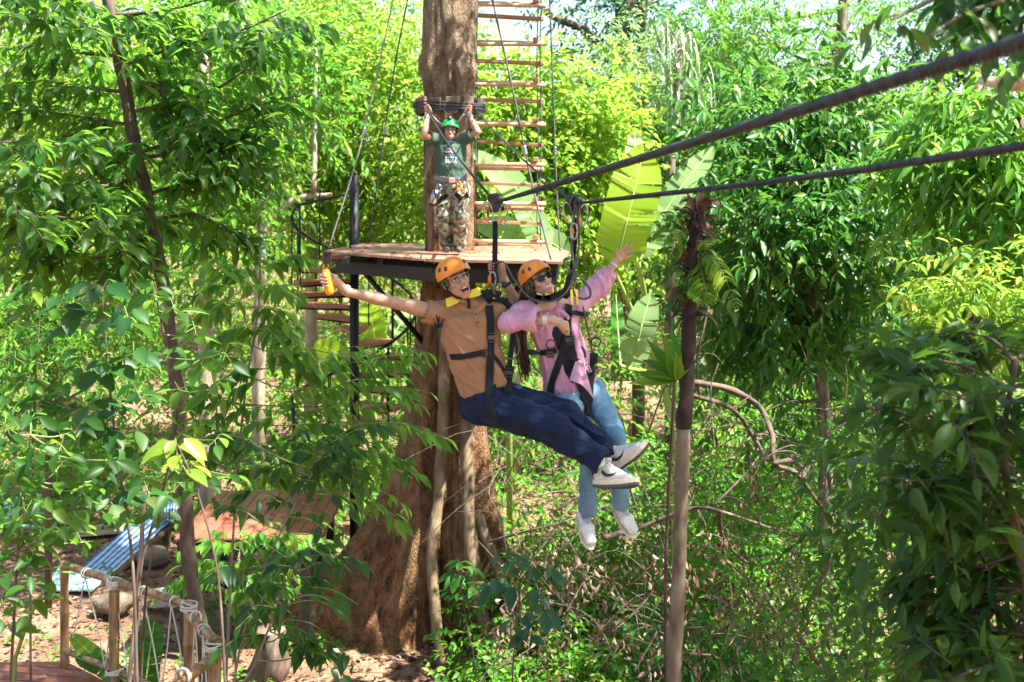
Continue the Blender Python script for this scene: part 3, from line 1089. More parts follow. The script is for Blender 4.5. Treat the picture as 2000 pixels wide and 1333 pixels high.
# ------------------------------------------------------------------ things lying in the yard
def striped_mat():
    m, nt, b, out = new_mat('striped_sheet')
    uv = N(nt, 'ShaderNodeUVMap')
    sp = N(nt, 'ShaderNodeSeparateXYZ'); nt.links.new(uv.outputs[0], sp.inputs[0])
    def band(sock, freq, lo):
        a = N(nt, 'ShaderNodeMath', operation='MULTIPLY'); a.inputs[1].default_value = freq; nt.links.new(sock, a.inputs[0])
        f = N(nt, 'ShaderNodeMath', operation='FRACT'); nt.links.new(a.outputs[0], f.inputs[0])
        g = N(nt, 'ShaderNodeMath', operation='GREATER_THAN'); g.inputs[1].default_value = lo; nt.links.new(f.outputs[0], g.inputs[0])
        return g.outputs[0]
    s1, s2 = band(sp.outputs[0], 6, .5), band(sp.outputs[1], 11, .5)
    ad = N(nt, 'ShaderNodeMath', operation='MULTIPLY_ADD'); nt.links.new(s2, ad.inputs[0]); ad.inputs[1].default_value = .28; 
    sc = N(nt, 'ShaderNodeMath', operation='MULTIPLY'); nt.links.new(s1, sc.inputs[0]); sc.inputs[1].default_value = .7
    nt.links.new(sc.outputs[0], ad.inputs[2])
    col = ramp(nt, ad.outputs[0], [(.0, (.010, .075, .29)), (.3, (.03, .13, .36)), (.7, (.34, .40, .44)), (1, (.40, .44, .47))])
    nt.links.new(col, b.inputs['Base Color'])
    b.inputs['Roughness'].default_value = .45
    return m
M['striped'] = striped_mat()

def sheet(name, c00, c10, c01, c11, th, amp, mat, label, cat_, nx=18, ny=14, seed=0, parent=None):
    """Limp sheet between four corners with wrinkles and a thickness."""
    V, UV = [], []
    for top in (1, 0):
        for j in range(ny + 1):
            for i in range(nx + 1):
                u, v = i / nx, j / ny
                p = (Vector(c00) * (1 - u) + Vector(c10) * u) * (1 - v) + (Vector(c01) * (1 - u) + Vector(c11) * u) * v
                h = amp * (noise.noise(Vector((u * 4 + seed, v * 4, seed * 1.7))) + .5 * noise.noise(Vector((u * 11, v * 9 + seed, 3.3))))
                V.append((p.x, p.y, p.z + h + th * top)); UV.append((u, v))
    n1 = (nx + 1) * (ny + 1)
    F = []
    for j in range(ny):
        for i in range(nx):
            a = j * (nx + 1) + i
            F.append((a, a + 1, a + nx + 2, a + nx + 1)); F.append((n1 + a, n1 + a + nx + 1, n1 + a + nx + 2, n1 + a + 1))
    edge = [i for i in range(nx + 1)] + [j * (nx + 1) + nx for j in range(1, ny + 1)] + [ny * (nx + 1) + i for i in range(nx - 1, -1, -1)] + [j * (nx + 1) for j in range(ny - 1, 0, -1)]
    for k in range(len(edge)):
        a, b = edge[k], edge[(k + 1) % len(edge)]
        F.append((b, a, n1 + a, n1 + b))
    off = world_loc(parent) if parent is not None else Vector((0, 0, 0))
    me = np_mesh(name, np.array(V) - np.array(off), [np.array(F)], True, UV)
    o = link(name, me, parent, mat)
    if parent is None:
        tag(o, label, cat_)
    return o

def yard():
    # a leaning board that carries a blue and white striped sheet
    a, b, c, d = P(150, 1118, 16.2), P(210, 1130, 16.0), P(272, 1010, 17.4), P(335, 1020, 17.2)
    bo = thing('leaning_board', 'long brown board sloping under the striped sheet', 'board', P(210, 1128, 16.0))
    n = (b - a).cross(c - a).normalized()
    n = n if n.z > 0 else -n
    V = [p - n * k for k in (.012, .07) for p in (a + (b - a) * .02, b + (b - a) * .06, d + (d - c) * .06, c)]
    MB().add(V, [(0, 1, 2, 3), (7, 6, 5, 4), (0, 4, 5, 1), (1, 5, 6, 2), (2, 6, 7, 3), (3, 7, 4, 0)]).build('panel', M['plank_dark'], bo)
    for p in (c + (d - c) * .2, c + (d - c) * .85):
        MB().box((p.x, p.y, p.z / 2 - .06), (.09, .09, p.z - .1)).build('leg', M['plank_dark'], bo)
    sheet('striped_sheet', a, b, c, d, .012, .018, M['striped'], 'blue and white striped plastic sheet on the sloping board', 'sheet', seed=2)
    sheet('striped_bundle', P(318, 1015, 17.0), P(352, 1022, 16.9), P(322, 992, 17.6), P(354, 992, 17.6), .16, .05, M['striped'], 'small crumpled blue and white bundle beside the lower deck', 'sheet', 10, 8, seed=5)
    g = lambda px, py: P(px, py, FPX * (EYE - .03) / (py - HZ))
    sheet('teal_tarp', g(0, 1032), g(112, 1035), g(10, 978), g(95, 978), .05, .10, M['tarp'], 'pale teal tarpaulin spread in the dappled yard at far left', 'tarpaulin', seed=8)
    sheet('teal_tarp', g(78, 1150), g(178, 1160), g(118, 1108), g(212, 1122), .03, .04, M['tarp'], 'teal tarpaulin scrap crumpled below the striped sheet', 'tarpaulin', seed=11)
    # stones
    for px, py, r, lab in ((222, 1192, .20, 'rounded brown stone on the soil behind the bamboo rail'), (300, 1100, .2, 'large grey brown stone propping the sloping board')):
        c0 = g(px, py)
        mb = MB().ball((0, 0, 0), 1, 18, 12)
        V = []
        for x, y, z in mb.v:
            k = 1 + .28 * noise.noise(Vector((x * 1.3 + px, y * 1.3, z * 1.3))) + .08 * noise.noise(Vector((x * 4, y * 4, z * 4 + px)))
            V.append((c0.x + x * r * 1.2 * k, c0.y + y * r * k, c0.z + r * .45 + z * r * .72 * k))
        mb.v = V
        o = mb.build('stone', M['stone'])
        tag(o, lab, 'stone')
    def hollow_block(c, rz, label):
        t = thing('concrete_block', label, 'concrete block', c)
        R = Matrix.Rotation(rz, 3, 'Z')
        q = MB()
        for x in (-.185, 0, .185):
            q.box(Vector(c) + R @ Vector((x, 0, .095)), (.03, .14, .19), R, .003)
        for y in (-.08, .08):
            q.box(Vector(c) + R @ Vector((0, y, .095)), (.4, .03, .191), R, .003)
        q.build('shell', M['concrete'], t)
        MB().box(Vector(c) + R @ Vector((0, 0, .06)), (.33, .128, .11), R).build('fill', M['concrete'], t)
    hollow_block(g(330, 1180), .3, 'pale concrete block near the bamboo rail')
    hollow_block(g(575, 1222), -.1, 'hollow concrete block left of the footing post')
    hollow_block(g(622, 1226), .9, 'hollow concrete block right of the footing post')
    p = g(598, 1205)
    o = MB().box((p.x, p.y + .2, .3), (.12, .1, .9), None, .01).build('footing_post', M['plank_dark']); tag(o, 'short dark timber post standing between the concrete blocks', 'post')
    o = MB().box((p.x + .02, p.y + .2, .04), (.62, .32, .14), None, .03).build('footing', M['concrete']); tag(o, 'low concrete footing around the short post', 'footing')
    # bare boards on the ground
    a, b, c, d = g(688, 1240), g(716, 1256), g(795, 1212), g(772, 1190)
    up = Vector((0, 0, .03))
    V = [p + Vector((0, 0, .02)) for p in (a, b, c, d)] + [p + Vector((0, 0, .06)) for p in (a, b, c, d)]
    V[2] = V[2] + Vector((0, 0, .05)); V[6] = V[6] + Vector((0, 0, .05)); V[3] = V[3] + Vector((0, 0, .05)); V[7] = V[7] + Vector((0, 0, .05))
    o = MB().add(V, [(3, 2, 1, 0), (4, 5, 6, 7), (0, 1, 5, 4), (1, 2, 6, 5), (2, 3, 7, 6), (3, 0, 4, 7)]).build('bare_board', M['board'])
    tag(o, 'sunlit bare board lying on the soil left of the roots', 'board')
    o = MB().box(g(165, 1040) + Vector((0, 0, .02)), (1.1, .5, .03), Matrix.Rotation(.3, 3, 'Z')).build('bare_board', M['board'])
    tag(o, 'pale plank lying flat in the yard beyond the striped sheet', 'board')
    # stump
    c0 = g(528, 1318)
    t = thing('tree_stump', 'short sawn tree stump with peeling bark at bottom left of the roots', 'stump', c0)
    MB().tube([c0 + Vector((0, 0, z)) for z in (-.1, .1, .3, .5)], [.25, .2, .185, .18], 20, wob=.9, seed=4).build('stump_bark', M['bark_brown'], t)
    MB().tube([c0 + Vector((0, 0, .49)), c0 + Vector((0, 0, .515))], .165, 16).build('cut_face', M['plank_dark'], t)
yard()
# ------------------------------------------------------------------ bodies as one continuous surface (signed distance -> surface net)
class Blob:
    def __init__(s):
        s.ops = []

    def _push(s, kind, prm, pts, r, k, sub):
        pts = np.array([tuple(p) for p in pts], np.float64)
        s.ops.append((kind, prm, pts.min(0) - r, pts.max(0) + r, k, sub))
        return s

    def cap(s, a, b, ra, rb, k=.015, sub=False):
        return s._push('cap', (np.array(a, float), np.array(b, float), ra, rb), (a, b), max(ra, rb), k, sub)

    def chain(s, pts, rad, k=.015):
        for i in range(len(pts) - 1):
            s.cap(pts[i], pts[i + 1], rad[i], rad[i + 1], k)
        return s

    def ell(s, c, rad, R=None, k=.015, sub=False):
        R = np.array(R if R is not None else Matrix.Identity(3), float)
        return s._push('ell', (np.array(c, float), np.array(rad, float), R), (c,), max(rad), k, sub)

    def ecap(s, a, b, ra, rb, side, k=.02):
        """Flattened capsule: radii (along side, across) at both ends."""
        return s._push('ecap', (np.array(a, float), np.array(b, float), ra, rb, np.array(side, float)), (a, b), max(*ra, *rb), k, False)

    def mesh(s, name, h):
        solid = [o for o in s.ops if not o[5]]
        lo = np.min([o[2] for o in solid], 0) - 4 * h
        hi = np.max([o[3] for o in solid], 0) + 4 * h
        n = np.ceil((hi - lo) / h).astype(int) + 1
        F = np.full(n, .2, np.float32)
        ax = [(lo[i] + h * np.arange(n[i])).astype(np.float32) for i in range(3)]
        for kind, prm, b0, b1, k, sub in s.ops:
            mg = .025 + k
            i0 = np.clip(np.floor((b0 - mg - lo) / h).astype(int), 0, n - 1)
            i1 = np.clip(np.ceil((b1 + mg - lo) / h).astype(int) + 1, 1, n)
            sl = tuple(slice(i0[i], i1[i]) for i in range(3))
            X, Y, Z = ax[0][sl[0]][:, None, None], ax[1][sl[1]][None, :, None], ax[2][sl[2]][None, None, :]
            if kind == 'cap':
                a, b, ra, rb = prm
                d = b - a; dd = max(float(d @ d), 1e-9)
                t = np.clip(((X - a[0]) * d[0] + (Y - a[1]) * d[1] + (Z - a[2]) * d[2]) / dd, 0, 1)
                D = np.sqrt((X - a[0] - t * d[0]) ** 2 + (Y - a[1] - t * d[1]) ** 2 + (Z - a[2] - t * d[2]) ** 2) - (ra + (rb - ra) * t)
            elif kind == 'ell':
                c, r, R = prm
                u = [(X - c[0]) * R[0, i] + (Y - c[1]) * R[1, i] + (Z - c[2]) * R[2, i] for i in range(3)]
                k0 = np.sqrt(sum((u[i] / r[i]) ** 2 for i in range(3)))
                k1 = np.sqrt(sum((u[i] / r[i] ** 2) ** 2 for i in range(3))) + 1e-6
                D = k0 * (k0 - 1) / k1
            else:
                a, b, ra, rb, sd = prm
                d = b - a; L = math.sqrt(float(d @ d)); w = d / L
                sd = sd - w * (sd @ w); sd = sd / np.linalg.norm(sd); fr = np.cross(w, sd)
                q = [(X - a[0]), (Y - a[1]), (Z - a[2])]
                ww = q[0] * w[0] + q[1] * w[1] + q[2] * w[2]
                us = q[0] * sd[0] + q[1] * sd[1] + q[2] * sd[2]
                uf = q[0] * fr[0] + q[1] * fr[1] + q[2] * fr[2]
                t = np.clip(ww / L, 0, 1)
                over = ww - t * L
                A = ra[0] + (rb[0] - ra[0]) * t; B = ra[1] + (rb[1] - ra[1]) * t
                k0 = np.sqrt((us / A) ** 2 + (uf / B) ** 2 + (over / (np.minimum(A, B) * .7)) ** 2)
                D = (k0 - 1) * np.minimum(A, B)
            G = F[sl]
            if sub:
                D = -D
                hh = np.clip(.5 - .5 * (D - G) / k, 0, 1)
                F[sl] = D * (1 - hh) + G * hh + k * hh * (1 - hh)
            else:
                hh = np.clip(.5 + .5 * (D - G) / k, 0, 1)
                F[sl] = D * (1 - hh) + G * hh - k * hh * (1 - hh)
        return s._net(F, lo, h)

    @staticmethod
    def _net(F, lo, h):
        S = F < 0
        c = np.zeros(np.array(F.shape) - 1, np.int8)
        offs = [(i, j, k) for i in (0, 1) for j in (0, 1) for k in (0, 1)]
        for i, j, k in offs:
            c += S[i:S.shape[0] - 1 + i, j:S.shape[1] - 1 + j, k:S.shape[2] - 1 + k]
        act = np.argwhere((c > 0) & (c < 8))
        idx = np.full(c.shape, -1, np.int32)
        idx[act[:, 0], act[:, 1], act[:, 2]] = np.arange(len(act))
        acc = np.zeros((len(act), 3)); cnt = np.zeros(len(act))
        val = {o: F[act[:, 0] + o[0], act[:, 1] + o[1], act[:, 2] + o[2]] for o in offs}
        for o in offs:
            for a in range(3):
                if o[a] == 0:
                    p = list(o); p[a] = 1; p = tuple(p)
                    v0, v1 = val[o], val[p]
                    m = (v0 < 0) != (v1 < 0)
                    t = v0[m] / (v0[m] - v1[m])
                    pos = np.tile(np.array(o, float), (m.sum(), 1)); pos[:, a] = t
                    acc[m] += pos; cnt[m] += 1
        V = (act + acc / cnt[:, None]) * h + lo
        quads = []
        for a in range(3):
            b, e = (a + 1) % 3, (a + 2) % 3
            s0 = [slice(1, -1)] * 3; s1 = [slice(1, -1)] * 3
            s0[a] = slice(0, -1); s1[a] = slice(1, None)
            A, B = S[tuple(s0)], S[tuple(s1)]
            pts = np.argwhere(A != B)
            ins = A[pts[:, 0], pts[:, 1], pts[:, 2]]
            sh = np.array([1, 1, 1]); sh[a] = 0
            g = pts + sh
            ub = np.zeros(3, int); ub[b] = 1
            ue = np.zeros(3, int); ue[e] = 1
            q = [g - ub - ue, g - ue, g, g - ub]
            ok = np.ones(len(g), bool)
            for x in q:
                ok &= (x >= 0).all(1) & (x < np.array(c.shape)).all(1)
            q = np.stack([idx[x[ok][:, 0], x[ok][:, 1], x[ok][:, 2]] for x in q], 1)
            ii = ins[ok]
            q[~ii] = q[~ii][:, ::-1]
            quads.append(q)
        Q = np.concatenate(quads)
        Q = Q[(Q >= 0).all(1)]
        return V, Q


def vnormals(V, Q):
    n = np.cross(V[Q[:, 2]] - V[Q[:, 0]], V[Q[:, 3]] - V[Q[:, 1]])
    out = np.zeros_like(V)
    for k in range(4):
        np.add.at(out, Q[:, k], n)
    return norm_rows(out)


def fold(V, Q, amp, scale, axis, stretch=4.0, seed=0.0, k2=2.3):
    """Cloth creases: ridged noise stretched along an axis, pushed out along the normals."""
    nv = vnormals(V, Q)
    ax = Vector(axis).normalized(); o1 = ax.orthogonal().normalized(); o2 = ax.cross(o1)
    out = np.empty(len(V))
    A = np.array([tuple(ax), tuple(o1), tuple(o2)])
    q = V @ A.T * np.array([scale / stretch, scale, scale])
    for i, (x, y, z) in enumerate(q):
        a = noise.noise(Vector((x + seed, y, z)))
        b = noise.noise(Vector((x * k2, y * k2 + seed, z * k2)))
        r1 = max(0.0, 1 - 2.6 * abs(a)); r2 = max(0.0, 1 - 2.8 * abs(b))
        out[i] = r1 * r1 * 1.1 + r2 * r2 * .45 - .35
    return V + nv * (out * amp)[:, None]


def body_obj(name, V, Q, mat, parent, colors=None):
    off = np.array(world_loc(parent))
    me = np_mesh(name, V - off, [Q], True)
    if colors is not None:
        at = me.color_attributes.new('tint', 'FLOAT_COLOR', 'POINT')
        at.data.foreach_set('color', np.concatenate([colors, np.ones((len(V), 1))], 1).astype(np.float32).ravel())
    return link(name, me, parent, mat)


def bvh_of(V, Q):
    return BVHTree.FromPolygons([tuple(v) for v in V], [tuple(int(i) for i in q) for q in Q])


EYEP = Vector((0, 0, EYE))
class Surf:
    """Finds where a line of sight meets the clothed body, so straps and prints lie on it."""
    def __init__(s, *vq): s.t = [bvh_of(V, Q) for V, Q in vq]
    def hit(s, px, py, out=.004, Y=None):
        d = (P(px, py, 5) - EYEP).normalized()
        best = None
        for t in s.t:
            loc, n, i, dist = t.ray_cast(EYEP, d)
            if loc is not None and (best is None or dist < best[2]):
                best = (loc, n, dist)
        if best is None:
            return P(px, py, Y or 7.1), Vector((0, -1, 0))
        n = best[1] if best[1].dot(d) < 0 else -best[1]
        return best[0] + n * out, n
    def path(s, pts, out=.005, n=6, Y=None):
        q = bez([Vector((a, b, 0)) for a, b in pts], n)
        ps, ns = [], []
        for v in q:
            p, nn = s.hit(v.x, v.y, out, Y)
            ps.append(p); ns.append(nn)
        # pull outliers together: a strap bridges hollows
        for _ in range(4):
            ps = [ps[0]] + [(ps[i - 1] + ps[i] * 2 + ps[i + 1]) / 4 if 0 else ps[i].lerp((ps[i - 1] + ps[i + 1]) / 2, .5) for i in range(1, len(ps) - 1)] + [ps[-1]]
            ns = [ns[0]] + [(ns[i - 1] + ns[i] * 2 + ns[i + 1]).normalized() for i in range(1, len(ns) - 1)] + [ns[-1]]
        return ps, ns


def skin_mat():
    m, nt, b, out = new_mat('skin')
    at = N(nt, 'ShaderNodeVertexColor'); at.layer_name = 'tint'
    f = noisy(nt, 24, 5)
    r = ramp(nt, f, [(.3, (.80, .74, .72)), (.5, (1, 1, 1)), (.7, (1.10, 1.04, 1.02))])
    f9 = noisy(nt, 260, 3)
    bump(nt, b, f9, .35, .0012)
    mx = N(nt, 'ShaderNodeMix', data_type='RGBA', blend_type='MULTIPLY'); mx.inputs[0].default_value = 1
    nt.links.new(at.outputs[0], mx.inputs[6]); nt.links.new(r, mx.inputs[7])
    nt.links.new(mx.outputs[2], b.inputs['Base Color'])
    b.inputs['Roughness'].default_value = .45
    b.inputs['Subsurface Weight'].default_value = .12
    b.inputs['Subsurface Radius'].default_value = (.012, .005, .003)
    b.inputs['Subsurface Scale'].default_value = 1.0
    return m
M['skin'] = skin_mat()
def cloth(name, c0, c1, scale=5, weave=260, stops=None, rough=.85):
    m, nt, b, out = new_mat(name)
    f = noisy(nt, scale, 5)
    col = ramp(nt, f, stops or [(.3, c0), (.7, c1)])
    nt.links.new(col, b.inputs['Base Color'])
    b.inputs['Roughness'].default_value = rough
    b.inputs['Sheen Weight'].default_value = .04
    b.inputs['Specular IOR Level'].default_value = .25
    f2 = noisy(nt, 26, 4, vec_scale=(1, 1, .6), dist=.8)
    bump(nt, b, f2, .6, .012)
    return m
M['tan_cloth'] = cloth('tan_cotton', (.27, .145, .072), (.32, .175, .09))
M['navy_cloth'] = cloth('navy_cotton', (.0025, .0075, .026), (.005, .014, .044))
M['pink_cloth'] = cloth('pink_linen', (.50, .245, .34), (.57, .30, .40))
M['black_cloth'] = cloth('black_cotton', (.010, .011, .016), (.022, .022, .03))
M['green_cloth'] = cloth('green_cotton', (.040, .080, .052), (.058, .105, .07))
def denim():
    m, nt, b, out = new_mat('denim')
    f = noisy(nt, 2.2, 2, vec_scale=(1.6, 1.6, .5))
    f2 = noisy(nt, 150, 2, vec_scale=(1, 1, .2))
    col = ramp(nt, f, [(.35, (.065, .15, .235)), (.5, (.14, .27, .37)), (.66, (.28, .44, .54))])
    g = ramp(nt, f2, [(.3, (.82, .84, .86)), (.7, (1.1, 1.1, 1.1))])
    mx = N(nt, 'ShaderNodeMix', data_type='RGBA', blend_type='MULTIPLY'); mx.inputs[0].default_value = 1
    nt.links.new(col, mx.inputs[6]); nt.links.new(g, mx.inputs[7])
    nt.links.new(mx.outputs[2], b.inputs['Base Color'])
    b.inputs['Roughness'].default_value = .9
    f3 = noisy(nt, 22, 4, dist=.6)
    bump(nt, b, f3, .35, .006)
    return m
M['denim'] = denim()
M['camo'] = cloth('camouflage', None, None, stops=[(.30, (.03, .034, .024)), (.42, (.03, .034, .024)), (.43, (.12, .115, .075)), (.50, (.12, .115, .075)), (.51, (.27, .275, .20)), (.60, (.27, .275, .20)), (.61, (.075, .09, .045)), (.7, (.075, .09, .045)), (.71, (.20, .155, .11))], scale=8.5)
M['helmet_orange'] = simple('orange_shell', (.72, .215, .008), (.66, .19, .008), rough=.3, scale=3)
M['helmet_green'] = simple('green_shell', (.03, .40, .09), (.03, .34, .08), rough=.35, scale=3)
M['webbing'] = simple('black_webbing', (.007, .009, .010), (.014, .017, .019), rough=.8, spec=.25, scale=120, bstr=.4, bscale=300, bdist=.001)
M['webbing_yellow'] = simple('yellow_webbing', (.75, .55, .02), (.66, .46, .02), rough=.6, scale=90)
M['plastic_black'] = simple('black_plastic', (.012, .012, .013), (.02, .02, .02), rough=.3)
M['padding'] = simple('olive_padding', (.10, .115, .05), (.07, .08, .035), rough=.9, scale=40)
M['hair'] = simple('dark_hair', (.018, .011, .008), (.045, .024, .014), rough=.4, scale=60, vs=(4, 4, .4))
M['hair_brown'] = simple('brown_hair', (.030, .015, .009), (.11, .05, .022), rough=.4, scale=50, vs=(4, 4, .3))
M['eye_white'] = simple('eye_white', (.78, .76, .73), rough=.15)
M['iris'] = simple('dark_iris', (.02, .012, .008), rough=.1)
M['teeth'] = simple('teeth', (.80, .77, .70), rough=.25)
M['tongue'] = simple('tongue', (.62, .20, .19), rough=.35)
M['mouth'] = simple('mouth_inside', (.10, .018, .016), rough=.5)
M['lens_dark'] = simple('dark_lens', (.006, .007, .012), rough=.12, spec=.35)
M['frame_metal'] = simple('thin_metal_frame', (.30, .27, .25), rough=.25, metal=.9)
M['white_leather'] = simple('white_leather', (.62, .61, .57), (.54, .52, .47), rough=.5, scale=9, bstr=.15)
M['cream_rubber'] = simple('cream_rubber', (.66, .62, .46), (.58, .53, .38), rough=.6)
M['dark_rubber'] = simple('dark_rubber', (.05, .05, .055), (.075, .075, .08), rough=.7)
M['white_canvas'] = simple('white_canvas', (.64, .63, .59), (.57, .56, .52), rough=.85, scale=120, bstr=.3, bscale=300, bdist=.001)
M['sock'] = simple('white_sock', (.76, .76, .80), rough=.9, scale=60)
M['band_cream'] = simple('cream_wristband', (.74, .70, .50), rough=.6)
M['grip_orange'] = simple('orange_float_grip', (.86, .32, .01), (.80, .27, .01), rough=.35)
M['carabiner_orange'] = simple('orange_gate', (.80, .22, .01), rough=.3)


def frame_from(fwd, up):
    """Columns: own right, forward, up."""
    f = Vector(fwd).normalized(); u = Vector(up)
    u = (u - f * u.dot(f)).normalized()
    r = f.cross(u)
    return Matrix((r, f, u)).transposed()


def head_ops(b, H, R, sc=1.0, mouth='smile', female=False):
    def L(x, y, z): return H + R @ (Vector((x, y, z)) * sc)
    e = lambda c, r, k=.015, sub=False: b.ell(L(*c), tuple(v * sc for v in r), R, k, sub)
    c = lambda a, d, ra, rb, k=.012, sub=False: b.cap(L(*a), L(*d), ra * sc, rb * sc, k, sub)
    jw = .9 if female else 1.0
    e((0, -.012, .028), (.074, .094, .09))
    e((0, .028, -.045), (.060 * jw, .064, .074), .02)
    c((.048 * jw, .0, -.062), (.016, .066, -.102), .016, .018, .02)
    c((-.048 * jw, .0, -.062), (-.016, .066, -.102), .016, .018, .02)
    drop = .016 if mouth == 'open' else 0
    e((0, .072, -.104 - drop), (.022, .02, .016), .02)
    for s in (-1, 1):
        e((s * .041, .060, -.024), (.022, .022, .018), .02)
        c((s * .012, .089, .020), (s * .045, .070, .018), .009, .008, .014)
        e((s * .078, -.008, -.014), (.009, .02, .032), .008)
        e((s * .031, .094, .000), (.017, .016, .010), .010, True)
    c((0, .090, .004), (0, .110, -.032), .0075, .0125, .010)
    for s in (-1, 1):
        e((s * .011, .101, -.036), (.0095, .011, .008), .006)
    if mouth == 'open':
        e((0, .084, -.078), (.036, .024, .034), .016)
        e((.0, .108, -.079), (.024, .034, .018), .006, True)
        for s in (-1, 1):
            c((s * .008, .106, -.072), (s * .029, .092, -.066), .010, .006, .005, True)
    else:
        e((0, .078, -.072), (.037, .027, .027), .016)
        b.chain([L(-.025, .094, -.063), L(0, .108, -.0715), L(.025, .094, -.063)], [.0065 * sc, .0095 * sc, .0065 * sc], .004)
        b.ops[-2:] = [o[:5] + (True,) for o in b.ops[-2:]]


def head_tint(V, col, H, R, sc=1.0, mouth='smile', base=(.45, .27, .17), lip=(.42, .15, .12)):
    q = (V - np.array(H)) @ np.array(R) / sc        # local coordinates
    base = np.array(base)
    near = np.linalg.norm(q, axis=1) < .17
    w = np.zeros(len(V))
    if mouth == 'open':
        e = np.sqrt((q[:, 0] / .034) ** 2 + ((q[:, 2] + .077 - 9 * q[:, 0] ** 2) / .024) ** 2)
        w = np.clip((1.15 - e) / .2, 0, 1) * (e > .55) * (q[:, 1] > .06)
        ins = (e < .88) & (q[:, 1] < .099) & (q[:, 1] > .03) & near
    else:
        e = np.sqrt((q[:, 0] / .031) ** 2 + ((q[:, 2] + .072) / .017) ** 2)
        w = np.clip((1.1 - e) / .25, 0, 1) * (q[:, 1] > .075)
        ins = np.zeros(len(V), bool)
    w *= near
    ck = np.exp(-(((np.abs(q[:, 0]) - .042) / .022) ** 2 + ((q[:, 2] + .03) / .022) ** 2)) * near * (q[:, 1] > .03)
    col[:] = col * (1 - .18 * ck[:, None]) + np.array((.62, .26, .19)) * (.18 * ck[:, None])
    col[:] = col * (1 - w[:, None]) + np.array(lip) * w[:, None]
    col[ins] = (.09, .02, .018)
    return q


def face_details(body, H, R, sc, mouth, brow_mat, eyes=True, open_eyes=1.0):
    def L(x, y, z): return H + R @ (Vector((x, y, z)) * sc)
    for s in (-1, 1):
        if eyes:
            MB().ball(L(s * .031, .0735, .0005), tuple(v * sc for v in (.0155, .0125, .0085 * open_eyes)), 12, 8, R).build('eye', M['eye_white'], body)
            MB().ball(L(s * .031 + .002, .0845, .0005), tuple(v * sc for v in (.0062, .0028, .0062)), 10, 6, R).build('iris', M['iris'], body)
            MB().tube(bez([L(s * .016, .083, .006), L(s * .031, .0885, .0105), L(s * .047, .077, .006)], 4), .0022 * sc, 6).build('eyelid', M['hair'], body)
        MB().tube(bez([L(s * .014, .0995, .0265), L(s * .032, .0925, .0315), L(s * .052, .072, .021)], 5), [v * sc for v in lerpr(.0042, .0018, 11)], 6).build('eyebrow', brow_mat, body)
    if mouth == 'open':
        q = MB()
        for k in range(-3, 4):
            q.box(L(k * .0066, .0965 - abs(k) ** 1.5 * .0017, -.0645 + abs(k) * .0008), tuple(v * sc for v in (.0062, .007, .0095)), R, .001)
        q.build('teeth', M['teeth'], body)
        MB().ball(L(0, .096, -.092), tuple(v * sc for v in (.0175, .021, .0075)), 12, 8, R).build('tongue', M['tongue'], body)
    else:
        q = MB()
        for k in range(-4, 5):
            q.box(L(k * .0050, .0985 - abs(k) ** 1.5 * .0012, -.0695 + k * k * .00038), tuple(v * sc for v in (.0048, .008, .0125)), R, .001)
        q.build('teeth', M['teeth'], body)


